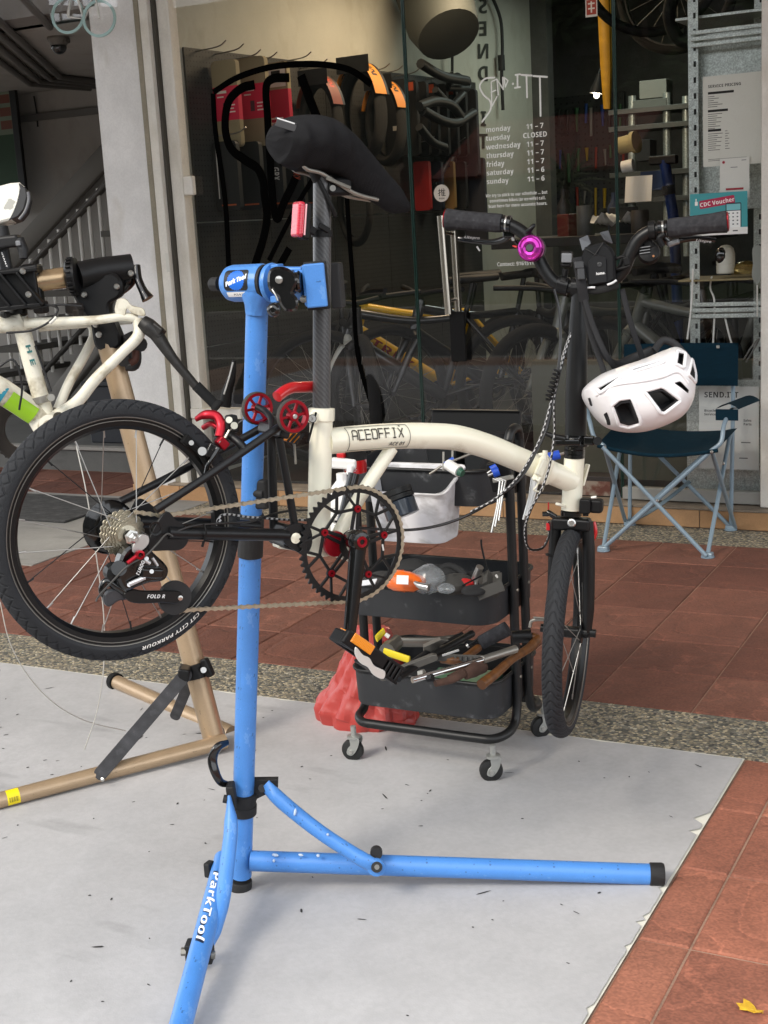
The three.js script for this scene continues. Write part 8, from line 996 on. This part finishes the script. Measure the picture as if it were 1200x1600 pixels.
  { const t = thing('repair_stand', 'dark blue repair stand deep inside the shop, seen through the glass', 'repair stand', [-2.133,.917,-7.8]); part(t, 'post', tube([[-2.178,1.568,-7.8], [-2.126,1.226,-7.8], [-2.1,.435,-7.8]], 0.032, { n: 12, sharp: true }), std(0x14306e, 0.4)); part(t, 'collar', tube([[-2.158,1.425,-7.8], [-2.151,1.374,-7.8]], 0.038, { n: 12 }), dark); part(t, 'clamp', bx(0.16, 0.05, 0.06, -2.182,1.569,-7.8, 0.01), dark); }
  for (const [p, l] of [[[-2.278,1.249,-7], 'crumpled white paper on the dark workbench, left piece'], [[-2.169,1.248,-7.1], 'crumpled white paper on the dark workbench, right piece']]) single('paper', l, 'paper', sheet((s, t) => V(...p).add(V(0.13 * (s - 0.5), 0.03 * Math.sin(s * 7 + t * 4) + 0.02 * t, 0.1 * (t - 0.5))), 6, 5), white);
  single('workbench', 'dark workbench cluttered with parts in the middle of the shop', 'workbench', [bx(1.2, 0.05, 0.6, -2.291,1.156,-7.2, 0.004), bx(0.05, 0.86, 0.05, -2.75, 0.5, -7.4, 0), bx(0.05, 0.86, 0.05, -1.7, 0.5, -7.4, 0)], std(0x1d1b19, 0.7));
  // clutter on the bench
  [['bottle', 'dark bottle left on the workbench behind the bell', 872], ['box', 'rust red box on the workbench left of the pouch', 893], ['tin', 'grey tin on the workbench directly behind the pouch', 925], ['bottle', 'dark blue bottle on the workbench right of the pouch', 952], ['box', 'dark grey box on the workbench beside the white papers', 975], ['tin', 'dark tin at the right end of the workbench', 1008]].forEach(([n, l, x], i) => { const p = V(...[-2.275,1.178,-7.15]); p.x += (x - 960) * 0.0036; p.z += 0.1 * (i % 3) - 0.1; const c = [0x1b1c1e, 0x5a1f1a, 0x4a4b4c, 0x20304a, 0x2b2d30, 0x39332c][i], h = [0.26, 0.12, 0.16, 0.22, 0.14, 0.12][i]; single(n, l, n, n === 'box' ? bx(0.12, h, 0.1, p.x, p.y + h / 2, p.z, 0.004, [0, i, 0]) : rev(p, [0, 1, 0], n === 'tin' ? [[0.045, 0], [0.047, 0.004], [0.047, h - 0.004], [0.045, h]] : [[0.035, 0], [0.037, 0.005], [0.037, h * 0.65], [0.016, h * 0.82], [0.015, h]], { n: 16 }), std(c, 0.5)); });
  single('hung_tyre', 'large black bicycle tyre hanging from the ceiling at upper right', 'tyre', tyreGeo(0.36, 0.06, 0.03, 20, 60).applyMatrix4(moveM(-1.973,2.494,-6.9, 0, 0.25, 0)), rubberDark); single('hung_tyre', 'black inner tube loop hanging left of the galvanised post', 'tube', tube([[-1.737,2.252,-6.4], [-1.756,2.157,-6.4], [-1.721,2.062,-6.4], [-1.668,2.034,-6.4], [-1.659,2.105,-6.4]], 0.03, { n: 10 }), rubberDark);
  // galvanised shelving beside the right pane
  const sh = thing('galvanised_shelf', 'galvanised slotted angle shelf unit standing right behind the right pane', 'shelf', [-1.3, 0.09, -5.85]);
  const hole = std(0x1a1d1c, 0.8);
  for (const p of [[-1.456,1.358,-5.66], [-1.244,1.344,-5.9]]) { const u = part(sh, 'upright', [bx(0.040, 2.7, 0.004, p[0], 1.44, p[2], 0.001), bx(0.004, 2.7, 0.04, p[0] - 0.02, 1.44, p[2] - 0.02, 0.001)], galv); part(u, 'slot_row', Array.from({ length: 40 }, (_, k) => bx(0.010, 0.022, 0.0015, p[0] + 0.006, 0.25 + k * 0.062, p[2] + 0.0028, 0)), hole, { stuff: true }); }
  part(sh, 'side_panel', bx(0.30, 0.70, 0.004, -1.32,1.629,-5.72, 0.001), galv); part(sh, 'side_panel', bx(0.36, 0.52, 0.004, -1.3,.329,-5.6, 0.001), galv);
  for (const y of [54, 484]) part(sh, 'beam', [0, 1, 2].map((k) => bx(0.34, 0.018, 0.008 + 0.006 * (k % 2), 0, 0, 0, 0.003).translate(...(y === 54 ? [-1.291,1.956,-5.64] : [-1.3,.874,-5.64])).translate(0, (k - 1) * 0.024, 0)), galv);
  part(sh, 'shelf_board', bx(0.36, 0.008, 0.30, -1.34,.998,-5.78, 0.002), std(0xffffff, 0.5, 0, { map: grain([0.55, 0.5, 0.36], 0.2, [4, 4]) })); part(sh, 'shelf_board', bx(0.40, 0.012, 0.4, -1.34,2.046,-5.9, 0.002), galv);
  { const c = [-1.342,1.02,-5.72], t = thing('security_camera', 'small white dome security camera standing on the shelf behind the glass', 'camera', c); part(t, 'body', rev(c, [0, 1, 0], [[0.036, 0], [0.0385, 0.004], [0.0385, 0.036], [0.037, 0.038], [0.0385, 0.040], [0.0385, 0.078], [0.032, 0.102], [0.018, 0.114], [0.005, 0.117]], { n: 30, crease: 0.5 }), std(0xcfcfc4, 0.35)); part(t, 'lens_eye', new THREE.SphereGeometry(0.030, 24, 16).scale(0.85, 1.15, 0.6).translate(c[0] - 0.012, c[1] + 0.074, c[2] + 0.026), phy(0x0c0c10, 0.1, 0, { clearcoat: 1 })); }
  for (const [l, p] of [['white cable hanging below the security camera', [[-1.396,1.01,-5.7], [-1.402,.962,-5.7], [-1.376,.917,-5.66], [-1.382,.712,-5.66]]], ['white cable running down to the right of the camera cable', [[-1.331,.839,-5.66], [-1.313,.764,-5.66], [-1.297,.711,-5.66]]], ['white cable beside the galvanised post', [[-1.456,1.047,-5.63], [-1.465,.889,-5.63], [-1.483,.756,-5.63]]]]) single('cable', l, 'cable', tube(p, 0.0042, { n: 6 }), white);
  { const p = [-1.172,1.092,-5.56], t = thing('spearhead_tag', 'flat grey spear shaped tag hanging at the right edge behind the glass', 'tag', p); part(t, 'blade', plate(smooth([[0, 0.075], [0.018, 0.06], [0.016, 0.0], [0.018, -0.05], [0, -0.085], [-0.02, -0.05], [-0.016, 0.0], [-0.018, 0.06]], 3), 0.004).translate(p[0] - 0.006, p[1] - 0.03, p[2]), std(0x8f948e, 0.6)); part(t, 'cord', rod([p[0] - 0.006, p[1] - 0.11, p[2]], [p[0] - 0.006, p[1] - 0.24, p[2]], 0.003), white); }
  { const p = [-1.214,.901,-5.75], t = single('foil_heap', 'crumpled golden foil heap on the shelf next to the security camera', 'foil', (() => { const r = []; for (let i = 0; i <= 8; i++) { const t2 = i / 8 * Math.PI / 2, ring = []; for (let k = 0; k < 16; k++) { const a = k / 16 * 6.283, q = 0.06 * Math.cos(t2) * (0.7 + 0.6 * f2(k / 16, i / 8)) + 0.001; ring.push(V(-1.262,1.014,-5.74).add(V(Math.cos(a) * q, 0.055 * Math.sin(t2), Math.sin(a) * q * 0.7))); } r.push(ring); } return toCreasedNormals(loft(r), 0.2); })(), std(0x9a8550, 0.25, 0.8)); }
  single('cable_coil', 'coil of thin grey cable lying behind the top right of the camp chair', 'cable', Array.from({ length: 4 }, (_, k) => tube([[-1.235,.659,-5.62], [-1.204,.714,-5.62], [-1.184,.754,-5.62], [-1.205,.73,-5.6], [-1.241,.672,-5.6]].map((q) => [q[0] + k * 0.008, q[1] + k * 0.004, q[2] - k * 0.01]), 0.004, { n: 6 })).slice(0, 1), std(0x7b7b78, 0.4, 0.4));
  { const p = [-1.887,.116,-5.62], t = thing('marble_box', 'small reddish marbled box with a dark frame low behind the glass', 'box', p); part(t, 'frame', bx(0.17, 0.10, 0.10, p[0], p[1], p[2], 0.004), std(0x2a2826, 0.6)); part(t, 'face', bx(0.15, 0.065, 0.004, p[0], p[1] - 0.004, p[2] + 0.051, 0.001), std(0xffffff, 0.5, 0, { map: tex(128, 64, (x, y) => mix3([0.42, 0.24, 0.19], [0.62, 0.56, 0.5], clamp((f2(x, y) - 0.35) * 3)), true, [6, 6]) })); }
  struct('low_wall', bx(1.1, 0.55, 0.06, -1.75, 0.36, -5.95, 0), std(0x4a4b3d, 0.8));
  // bicycles standing in the shop
  const tyreB = std(0xffffff, 0.85, 0, { map: grain([0.085, 0.085, 0.088], 0.5, [30, 3]), bumpMap: tex(64, 64, (x, y) => (((Math.floor(x * 8) + Math.floor(y * 6)) % 2) ? 1 : 0), false, [60, 8]), bumpScale: 0.004 });
  function shopBike(label, fc, fk, { R = 0.35, tw = 0.058, word, full } = {}) {
    const b = local(thing('bicycle', label, 'bicycle')); roots.set(b, null); b.userData.group = undefined; delete b.userData.group;
    const fm = phy(fc, 0.35, 0, { clearcoat: 0.5 }), km = phy(fk, 0.35, 0, { clearcoat: 0.4 }), F = [0.56, R, 0], Q = [-0.52, R, 0], BB = [-0.10, R - 0.05, 0], HT = [0.36, R + 0.42, 0], HB = [0.40, R + 0.30, 0], ST = [-0.24, R + 0.36, 0];
    part(b, 'top_tube', tube([HT, [0.05, R + 0.36, 0], ST], [0.026, 0.022, 0.02], { n: 12 }), fm); const dt = part(b, 'down_tube', tube([HB, [0.18, R + 0.14, 0], BB], [0.036, 0.040, 0.034], { n: 14 }), fm); part(b, 'seat_tube', tube([BB, ST], 0.019, { n: 12 }), fm); part(b, 'head_tube', tube([HB, [0.345, R + 0.46, 0]], 0.028, { n: 12 }), fm);
    if (word) for (const s of [1, -1]) part(dt, 'lettering', sheet((x, y) => V(0.37, R + 0.265, 0).lerp(V(0.06, R + 0.05, 0), s > 0 ? 1 - x : x).add(V(-0.04 * (y - 0.5), 0.05 * (y - 0.5), s * 0.041)), 1, 1), inkText(256, 64, (c) => write(c, word, 128, 34, 'bold 60px sans-serif', '#9c1c14', { sx: 1.3 })));
    for (const z of [-0.055, 0.055]) { part(b, 'chain_stay', tube([BB, [-0.3, R, z], [Q[0], Q[1], z]], 0.011, { n: 8 }), fm); part(b, 'seat_stay', tube([ST, [-0.36, R + 0.2, z], [Q[0], Q[1], z]], 0.010, { n: 8 }), fm); part(b, 'fork_leg', tube([[0.41, R + 0.26, z], [0.45, R + 0.2, z], [F[0], F[1], z]], [0.02, 0.022, 0.014], { n: 10 }), km); }
    part(b, 'fork_crown', tube([[0.415, R + 0.27, -0.06], [0.405, R + 0.3, 0], [0.415, R + 0.27, 0.06]], 0.024, { n: 10 }), km);
    for (const [n, c] of [['front_wheel', F], ['rear_wheel', Q]]) { const m = moveM(...c), rim = part(b, n, rev([0, 0, 0], zAxis, [[R - tw * 0.95, -0.012], [R - tw * 0.62, -0.014], [R - tw * 0.62, 0.014], [R - tw * 0.95, 0.012]], { n: 48, closed: true }), dark, { m }); part(rim, 'tyre', tyreGeo(R, tw, tw * 0.5, 30, 56), tyreB, { m }); part(rim, 'hub', rev([0, 0, -0.05], zAxis, [[0.02, 0], [0.02, 0.1]], { n: 12 }), dark, { m }); part(rim, 'spokes', Array.from({ length: 20 }, (_, k) => { const a = k / 20 * 6.283, e = a + (k % 2 ? 0.5 : -0.5); return rod([0.02 * Math.cos(e), 0.02 * Math.sin(e), k % 2 ? 0.03 : -0.03], [(R - tw) * Math.cos(a), (R - tw) * Math.sin(a), 0], 0.0012, 4); }), steelDull, { m, stuff: true }); }
    part(b, 'chainring', rev([BB[0], BB[1], 0.05], zAxis, [[0.06, 0], [0.08, 0], [0.08, 0.004], [0.06, 0.004]], { n: 30, closed: true }), dark); part(b, 'crank', tube([[BB[0], BB[1], 0.07], [BB[0] + 0.12, BB[1] - 0.12, 0.075]], 0.011, { n: 8 }), dark); part(b, 'pedal', bx(0.09, 0.02, 0.08, BB[0] + 0.12, BB[1] - 0.12, 0.12, 0.004), dark);
    part(b, 'seat_post', tube([ST, [-0.29, R + 0.54, 0]], 0.014, { n: 10 }), dark); part(b, 'saddle', loft(Array.from({ length: 9 }, (_, i) => { const t = i / 8, h = mix(0.065, 0.02, Math.min(1, t * 1.6)), ring = []; for (let k = 0; k < 12; k++) { const a = k / 12 * 6.283; ring.push(V(-0.42 + 0.27 * t, R + 0.56 + 0.022 * Math.sin(a) - 0.01 * t, h * Math.cos(a))); } return ring; })), dark);
    part(b, 'handlebar', tube([[0.28, R + 0.52, -0.34], [0.33, R + 0.51, -0.15], [0.36, R + 0.49, 0], [0.33, R + 0.51, 0.15], [0.28, R + 0.52, 0.34]], 0.014, { n: 10 }), dark); part(b, 'stem', tube([[0.345, R + 0.46, 0], [0.36, R + 0.49, 0]], 0.02, { n: 10 }), dark);
    return b;
  }
  const put = (b, x, z, turn, y = 0.087) => { b.position.set(x, y, z); b.rotation.y = turn; return b; };
  const yb = put(shopBike('yellow mountain bike with red lettering among the bikes in the shop', 0xf0be0c, 0x15161a, { word: 'TREK' }), -3.27, -6.85, Math.PI + 0.62);
  const wb = put(shopBike('mountain bike with white fork standing left in the shop behind the stand clamp', 0x1a1b1d, 0xc3c4bb, {}), -3.10, -6.42, Math.PI + 0.72);
  const gb = put(shopBike('dull grey green electric bike behind the door handle', 0x5f625b, 0x77796f, { tw: 0.07 }), -2.14, -6.7, Math.PI + 1.1);
  const k1 = put(shopBike('black mountain bike just right of the seat post in the row behind the glass', 0x111214, 0x111214, {}), -2.90, -6.72, Math.PI + 0.92);
  again(k1, 'black bicycle in the row directly left of the door handle lock plate', [-2.5, 0.087, -6.72], { turn: Math.PI + 1.0 }); again(k1, 'black bicycle in the row under the handlebar bell', [-1.85, 0.087, -6.9], { turn: Math.PI + 1.0 }); again(k1, 'black bicycle behind the head tube and stem', [-1.75, 0.087, -7.1], { turn: 2.6 }); again(k1, 'black bicycle at the left end of the row, half behind the seat post', [-3.42, 0.087, -6.2], { turn: Math.PI + 0.95 }); again(k1, 'black bicycle at the right end of the row behind the pouch', [-1.55, 0.087, -7.0], { turn: Math.PI + 1.1 }); again(gb, 'dull grey bike close behind the glass near the helmet', [-1.6, 0.087, -6.45], { turn: 0.25 }); again(k1, 'black bicycle hung high at the upper right of the shop', [-1.5, 2.12, -7.6], { turn: 0.1 });
  { const p = [-4.065,.783,-6], t = thing('hanging_straps', 'bundle of tan rubber straps hanging low on the left wall beside the blue post', 'straps', p); for (let k = 0; k < 5; k++) part(t, 'strap', tube([[-4.093,.912,-6], [-4.098,.783,-6], [-4.075,.674,-6], [-4.036,.749,-6], [-4.005,.903,-6]].map((q) => [q[0] + 0.006 * k, q[1] - 0.006 * k, q[2] - 0.008 * k]), 0.007, { n: 6, flat: () => 0.5 }), std([0xa08052, 0x8a6a40][k % 2], 0.8)); part(t, 'tie', bx(0.10, 0.02, 0.03, -4.054,.784,-5.99, 0.003), dark); }
  { const p = [-3.665,.583,-5.44], t = thing('tyre_lever', 'black curved lever with white lettering standing near the left glass edge', 'lever', p); part(t, 'blade', tube([[-3.639,.698,-5.44], [-3.662,.615,-5.44], [-3.699,.536,-5.44], [-3.713,.473,-5.44]], [0.012, 0.022, 0.030, 0.03], { n: 10, flat: () => 0.6 }), blackSatin); part(t, 'white_edge', tube([[-3.641,.69,-5.43], [-3.667,.616,-5.425], [-3.701,.536,-5.42]], 0.004, { n: 6 }), white); }
  single('dark_shelf', 'dark ribbed pad standing behind the small red wheels', 'pad', bx(0.28, 0.12, 0.25, -3.734,.451,-5.75, 0.02), std(0x26262a, 0.8));
  single('shop_mat', 'dark runner mat on the shop floor behind the door', 'mat', bx(1.4, 0.006, 2.0, -2.6, 0.092, -6.9, 0.001), std(0x161616, 0.9));
}
// ------------------------------------------------------------------ stair hall on the left, and the far side of the street (seen only in the glass)
{
  const hall = std(0xffffff, 0.95, 0, { map: plasterTex([0.66, 0.64, 0.615], 0.12) }), pipeM = std(0x6b6864, 0.6), iron = std(0x8a8680, 0.6);
  struct('wall_hall', [bx(6, 2.9, 0.15, -7.2, 1.3, -8.2, 0), bx(0.15, 2.9, 2.4, -4.28, 1.3, -6.95, 0)], hall);
  struct('ceiling', bx(6, 0.12, 2.6, -7.2, 2.46, -7.0, 0), hall); struct('hall_floor', [bx(5.4, 0.14, 2.2, -7.0, 0.05, -7.12, 0)], std(0xffffff, 0.9, 0, { map: cement([0.42, 0.42, 0.41], 0.6) })); struct('step', [bx(5.4, 0.02, 0.06, -7.0, 0.131, -6.03, 0.003)], std(0x9d9a94, 0.8));
  for (let i = 0; i < 5; i++) single('conduit_pipe', ['leftmost conduit pipe under the hall ceiling', 'second conduit pipe from the left under the hall ceiling', 'middle conduit pipe under the hall ceiling', 'fourth conduit pipe from the left under the hall ceiling', 'rightmost conduit pipe running to the dome camera'][i], 'pipe', tube([[[-4.6313,2.38,-5.0922], [-6.1563,2.38,-7.3894], [-6.1832,2.38,-7.8026]], [[-4.9073,2.38,-5.385], [-6.2645,2.38,-7.419], [-6.2834,2.38,-7.9263]], [[-5.2187,2.38,-5.7154], [-6.4019,2.38,-7.4739], [-6.3869,2.38,-8.0541]], [[-5.6273,2.38,-6.149], [-6.5427,2.38,-7.5301], [-6.4939,2.38,-8.1863]], [[-4.1511,2.38,-4.7371], [-4.7751,2.38,-5.6963]]][i], 0.019, { n: 8, sharp: true }), pipeM, i < 4 ? { group: 'conduit pipes under the hall ceiling' } : {});
  single('cable_duct', 'grey cable duct along the top of the hall wall', 'duct', bx(3, 0.05, 0.03, -5.9, 2.22, -8.10, 0.004), pipeM);
  { const p = [-5.065,2.418,-6.1], c = thing('dome_camera', 'grey dome security camera under the stair hall ceiling', 'camera', p); part(c, 'base', rev([p[0], 2.40, p[2]], [0, -1, 0], [[0.06, 0], [0.062, 0.012], [0.05, 0.03], [0.045, 0.045]], { n: 28 }), std(0x6d6860, 0.5)); part(c, 'dome', new THREE.SphereGeometry(0.043, 28, 16).translate(p[0], 2.40 - 0.05, p[2]), phy(0x08080a, 0.08, 0, { clearcoat: 1 })); part(c, 'bracket', bx(0.04, 0.03, 0.04, p[0] + 0.05, 2.375, p[2], 0.008), std(0x55514b, 0.6)); }
  // stairs: stringers, balusters
  const st = thing('stair_railing', 'grey stair with white steel balusters rising to the right in the hall', 'stair', [-6, 0.12, -7.5]);
  const beam = (a, b, h, t) => { const A = V(...a), Bq = V(...b); return loft([[A, Bq].map((p) => p), []].slice(0, 0).concat([[A.clone().add(V(0, h / 2, 0)), A.clone().add(V(0, h / 2, t)), A.clone().add(V(0, -h / 2, t)), A.clone().add(V(0, -h / 2, 0))], [Bq.clone().add(V(0, h / 2, 0)), Bq.clone().add(V(0, h / 2, t)), Bq.clone().add(V(0, -h / 2, t)), Bq.clone().add(V(0, -h / 2, 0))]])); };
  part(st, 'upper_stringer', beam([-7.299,1.181,-8], [-6.101,2.023,-8], 0.17, 0.06), std(0x7b7771, 0.8)); part(st, 'hand_rail', beam([-6.895,1.039,-7.6], [-5.819,1.796,-7.6], 0.035, 0.05), std(0x5b5752, 0.7)); part(st, 'lower_stringer', beam([-7.148,-.252,-7.6], [-5.845,.875,-7.6], 0.15, 0.08), std(0x8b8781, 0.8)); part(st, 'lower_edge', beam([-7.147,.053,-7.58], [-5.804,1.094,-7.58], 0.03, 0.04), std(0x55524e, 0.8));
  for (let i = 0; i < 11; i++) { const x = 4 + i * 15.2, yT = 462 - i * 18, a = V(...[-6.558,1.308,-7.6]), b = V(...[-6.59,.293,-7.6]); const dx = [-6.087,1.626,-7.6][0] - [-6.558,1.308,-7.6][0], dy = [-6.087,1.626,-7.6][1] - [-6.558,1.308,-7.6][1], k = (x - 80) / 75; part(st, 'baluster', tube([[a.x + dx * k, a.y + dy * k + 0.02, a.z + 0.02], [a.x + dx * k, Math.max(0.14, a.y + dy * k - 0.86), a.z + 0.02]], 0.0135, { n: 8 }), std(0xe6e3dc, 0.6)); }
  for (let i = 0; i < 8; i++) part(st, 'tread', bx(0.30, 0.04, 0.8, -7.3 + i * 0.27, 0.2 + i * 0.19, -7.85 + 0.2, 0.003), std(0x5a5752, 0.9));
  { const p = [-7.195,2.106,-7.9], nb = thing('notice_board', 'black framed notice board with green poster on the hall wall', 'notice board', p); const w = 0.62, h = 0.98, cx = p[0] - 0.13, cy = p[1]; part(nb, 'poster', new THREE.PlaneGeometry(w, h).translate(cx, cy, p[2] + 0.006), std(0xffffff, 0.6, 0, { map: canvasTex(128, 256, (c) => { c.fillStyle = '#1f3f22'; c.fillRect(0, 0, 128, 256); c.fillStyle = '#d5d6d2'; c.fillRect(0, 0, 128, 40); c.fillStyle = '#6f7a66'; c.fillRect(0, 40, 128, 90); c.fillStyle = '#6b3a28'; for (let i = 0; i < 3; i++) c.fillRect(96, 56 + i * 24, 22, 16); }) })); for (const [x, y, a, b] of [[0, h / 2, w + 0.08, 0.06], [0, -h / 2, w + 0.08, 0.06], [w / 2, 0, 0.06, h], [-w / 2, 0, 0.06, h]]) part(nb, 'frame', bx(a, b, 0.03, cx + x, cy + y, p[2] + 0.012, 0.004), std(0x0c0c0c, 0.5)); }
  single('grey_bin', 'dark grey storage box standing in the hall beside the pier', 'box', [bx(0.5, 0.34, 0.3, -5.0, 0.29, -6.4, 0.01), bx(0.54, 0.03, 0.34, -5.0, 0.475, -6.4, 0.008)], std(0x33353a, 0.6));
  single('stair_cable', 'thin dark cable hanging on the hall wall under the duct', 'cable', tube([[-7.008,2.372,-8.1], [-6.999,2.257,-8.1], [-7.002,2.152,-8.1]], 0.006, { n: 5 }), std(0x2a2724, 0.8));
  // hanging acrylic bicycle sign
  const s = thing('bicycle_sign', 'clear acrylic sign with a small white and turquoise bicycle outline at the top', 'sign', [-4.156,2.325,-5.2]), wt = std(0xe6e6e0, 0.4), tq = std(0xa9c9c6, 0.4);
  const ring = (p, r) => rev(p, [0.25, 0.1, 1], [[r - 0.006, -0.004], [r + 0.006, -0.004], [r + 0.006, 0.004], [r - 0.006, 0.004]], { n: 40, closed: true });
  const c1 = [-4.247,2.324,-5.2], c2 = [-4.068,2.29,-5.2]; part(s, 'wheel', ring(c1, 0.077), tq); part(s, 'wheel', ring(c2, 0.077), tq); part(s, 'frame', [tube([c1, [-4.222,2.399,-5.2], [-4.244,2.318,-5.2], [-4.156,2.297,-5.2], [-4.189,2.418,-5.2]], 0.0065, { n: 8, sharp: true }), tube([[-4.156,2.297,-5.2], [-4.079,2.404,-5.2], c2], 0.0065, { n: 8, sharp: true })], wt); part(s, 'acrylic_sheet', plate(smooth([[-0.16, 0.16], [0.16, 0.16], [0.20, 0.02], [0.14, -0.10], [0.02, -0.06], [-0.10, -0.09], [-0.19, -0.0]], 5), 0.003).translate([-4.165,2.321,-5.21][0], [-4.165,2.321,-5.21][1], -5.212), phy(0xffffff, 0.02, 0, { transmission: 1, thickness: 0 }));
}
{ // across the street
  struct('road', bx(90, 0.02, 6, -5, -0.148, 5.2, 0), std(0xffffff, 0.9, 0, { map: roadTex })); struct('kerb', [bx(90, 0.14, 0.16, -5, -0.075, 1.02, 0.01), bx(90, 0.14, 0.16, -5, -0.075, 8.3, 0.01)], std(0x9a978f, 0.85)); struct('verge', bx(90, 0.12, 4, -5, -0.08, 10.4, 0), std(0xffffff, 0.95, 0, { map: grain([0.22, 0.27, 0.12], 0.7, [1, 1]) }));
  const tileM = [[0.50, 0.26, 0.19], [0.44, 0.22, 0.16], [0.56, 0.32, 0.24]].map((b) => std(0xffffff, 0.8, 0, { map: grain(b, 0.3, [2, 2]) }));
  const h = thing('tiled_house', 'low house with a red clay tile roof across the street, mirrored in the glass', 'house', [-9, 0, 14]);
  part(h, 'wall', bx(3.0, 2.1, 5, -9.0, 1.05, 15.2, 0), std(0xffffff, 0.9, 0, { map: plasterTex([0.42, 0.4, 0.36], 0.2) }));
  const rf = part(h, 'roof', [bx(3.6, 0.06, 2.6, -8.75, 2.55, 12.75, 0, [-0.42, 0, 0]), bx(3.6, 0.06, 2.6, -8.75, 2.55, 15.05, 0, [0.42, 0, 0])], tileM[1]);
  const pan = (() => { const r = []; for (const t of [0, 1]) { const ring = []; for (let k = 0; k <= 6; k++) { const a = k / 6 * Math.PI; ring.push(V(Math.cos(a) * (0.11 - t * 0.015), Math.sin(a) * (0.07 - t * 0.01), t * -0.36)); } r.push(ring); } return loft(r, { cap: false, ringClosed: false }); })();
  for (let i = 0; i < 15; i++) for (let j = 0; j < 8; j++) { const o = new THREE.Mesh(pan, tileM[(i * 7 + j * 5) % 3]); o.name = 'tile'; o.position.set(-7.05 - i * 0.24, 2.07 + j * 0.128, 11.5 + j * 0.288); o.rotation.set(0.46, Math.PI, 0); o.rotation.order = 'YXZ'; o.castShadow = o.receiveShadow = true; rf.add(o); }
  for (const x of [-8.2, -9.8]) part(h, 'window', bx(1.0, 1.1, 0.06, x, 1.45, 12.69, 0.01), std(0x14161a, 0.2));
  const blk = thing('apartment_block', 'long grey apartment block behind the tiled house, mirrored dimly in the glass', 'building', [-6, 0, 24]);
  part(blk, 'wall', bx(44, 7, 6, 9.6, 3.5, 25, 0), std(0xffffff, 0.9, 0, { map: plasterTex([0.33, 0.325, 0.31], 0.2) })); for (let i = 0; i < 12; i++) for (let j = 0; j < 2; j++) part(blk, 'window', bx(1.7, 1.5, 0.08, -10.5 + i * 3.4, 1.6 + j * 2.7, 21.99, 0.01), std(0x101214, 0.15));
  single('reflection_blocker', 'unseen long dark block added across the street, left of the tiled house, to darken the glass reflections', 'building', [bx(30, 6.2, 5, -26.0, 3.0, 18.7, 0), bx(30.4, 0.3, 5.6, -26.0, 6.25, 18.7, 0)], std(0xffffff, 0.95, 0, { map: plasterTex([0.25, 0.26, 0.23], 0.3) }));  // unseen dark block, added to keep sky reflections off the left pane
  const leafM = [0x2a3b1a, 0x33461f, 0x223216].map((c) => std(c, 0.85)); const lf = new THREE.BufferGeometry(); lf.setAttribute('position', new THREE.Float32BufferAttribute([0, 0, 0, 0.09, 0.02, 0.2, 0, 0.03, 0.42, -0.09, 0.02, 0.2], 3)); lf.setIndex([0, 1, 2, 0, 2, 3]); lf.computeVertexNormals();
  const tree = (label, x, z, H, W) => { const t = thing('tree', label, 'tree', [x, -0.1, z]); part(t, 'trunk', tube([[x, -0.1, z], [x + 0.1, H * 0.35, z], [x - 0.1, H * 0.75, z + 0.1]], [0.17, 0.13, 0.06], { n: 10 }), std(0x4d4034, 0.9)); const I = new THREE.InstancedMesh(lf, leafM[Math.floor(rnd() * 3)], 2600), m = new THREE.Matrix4(), q = new THREE.Quaternion(), e = new THREE.Euler(), blobs = Array.from({ length: 12 }, () => [rr(-1, 1) * W * 0.7, H * rr(0.35, 0.98), rr(-1, 1) * W * 0.55, rr(0.5, 0.95) * W * 0.42]); for (let i = 0; i < 2600; i++) { const b = blobs[i % 12], u = rr(-1, 1), a = rr(0, 6.283), s = Math.sqrt(1 - u * u), r = b[3] * Math.pow(rnd(), 0.4); e.set(rr(-1.5, 1.5), rr(0, 6.28), rr(-1, 1)); q.setFromEuler(e); m.compose(V(b[0] + r * s * Math.cos(a), b[1] + r * u * 0.85, b[2] + r * s * Math.sin(a)), q, V(1, 1, 1).multiplyScalar(rr(0.8, 1.5))); I.setMatrixAt(i, m); } I.name = 'crown'; I.userData.kind = 'stuff'; I.castShadow = true; t.add(I); I.position.set(0, 0, 0); };
  tree('round dark tree right of the tiled house across the street', -4.6, 13.2, 5.2, 2.0); tree('tall dark tree between the house and the apartment block', -8.6, 18.6, 7.0, 2.6); tree('broad tree at the right end of the far verge', -0.8, 14.5, 6.0, 2.4); tree('low tree behind the tiled house to the left', -16.5, 18, 3.6, 2.2);  tree('leafy tree far right across the street', 5, 15, 6.5, 2.8);
  const spiky = (label, x, z, H, n) => { const t = thing('yucca_plant', label, 'plant', [x, -0.1, z]); part(t, 'stem', tube([[x, -0.1, z], [x + 0.04, H, z]], [0.06, 0.045], { n: 8 }), std(0x5d4c3a, 0.9)); for (let k = 0; k < n; k++) { const a = k * 2.4, el = 1.3 - 2.0 * k / n, L = rr(0.55, 0.8), d = V(Math.cos(a) * Math.cos(el), Math.sin(el), Math.sin(a) * Math.cos(el)); const p0 = V(x + 0.04, H, z); part(t, 'leaf', tube([p0, p0.clone().addScaledVector(d, L * 0.5).add(V(0, 0.04, 0)), p0.clone().addScaledVector(d, L).add(V(0, -0.06, 0))], [0.02, 0.026, 0.003], { n: 5, seg: 4, flat: () => 0.3 }), std([0x6a7050, 0x565f3e, 0x7d7a5c][k % 3], 0.7)); } };
  spiky('spiky yucca with a tall crown on the far verge, left one', -7.35, 9.6, 1.75, 34); spiky('spiky yucca with a low crown on the far verge, right one', -7.0, 9.4, 1.05, 28);
}
renderer.render(scene, camera);
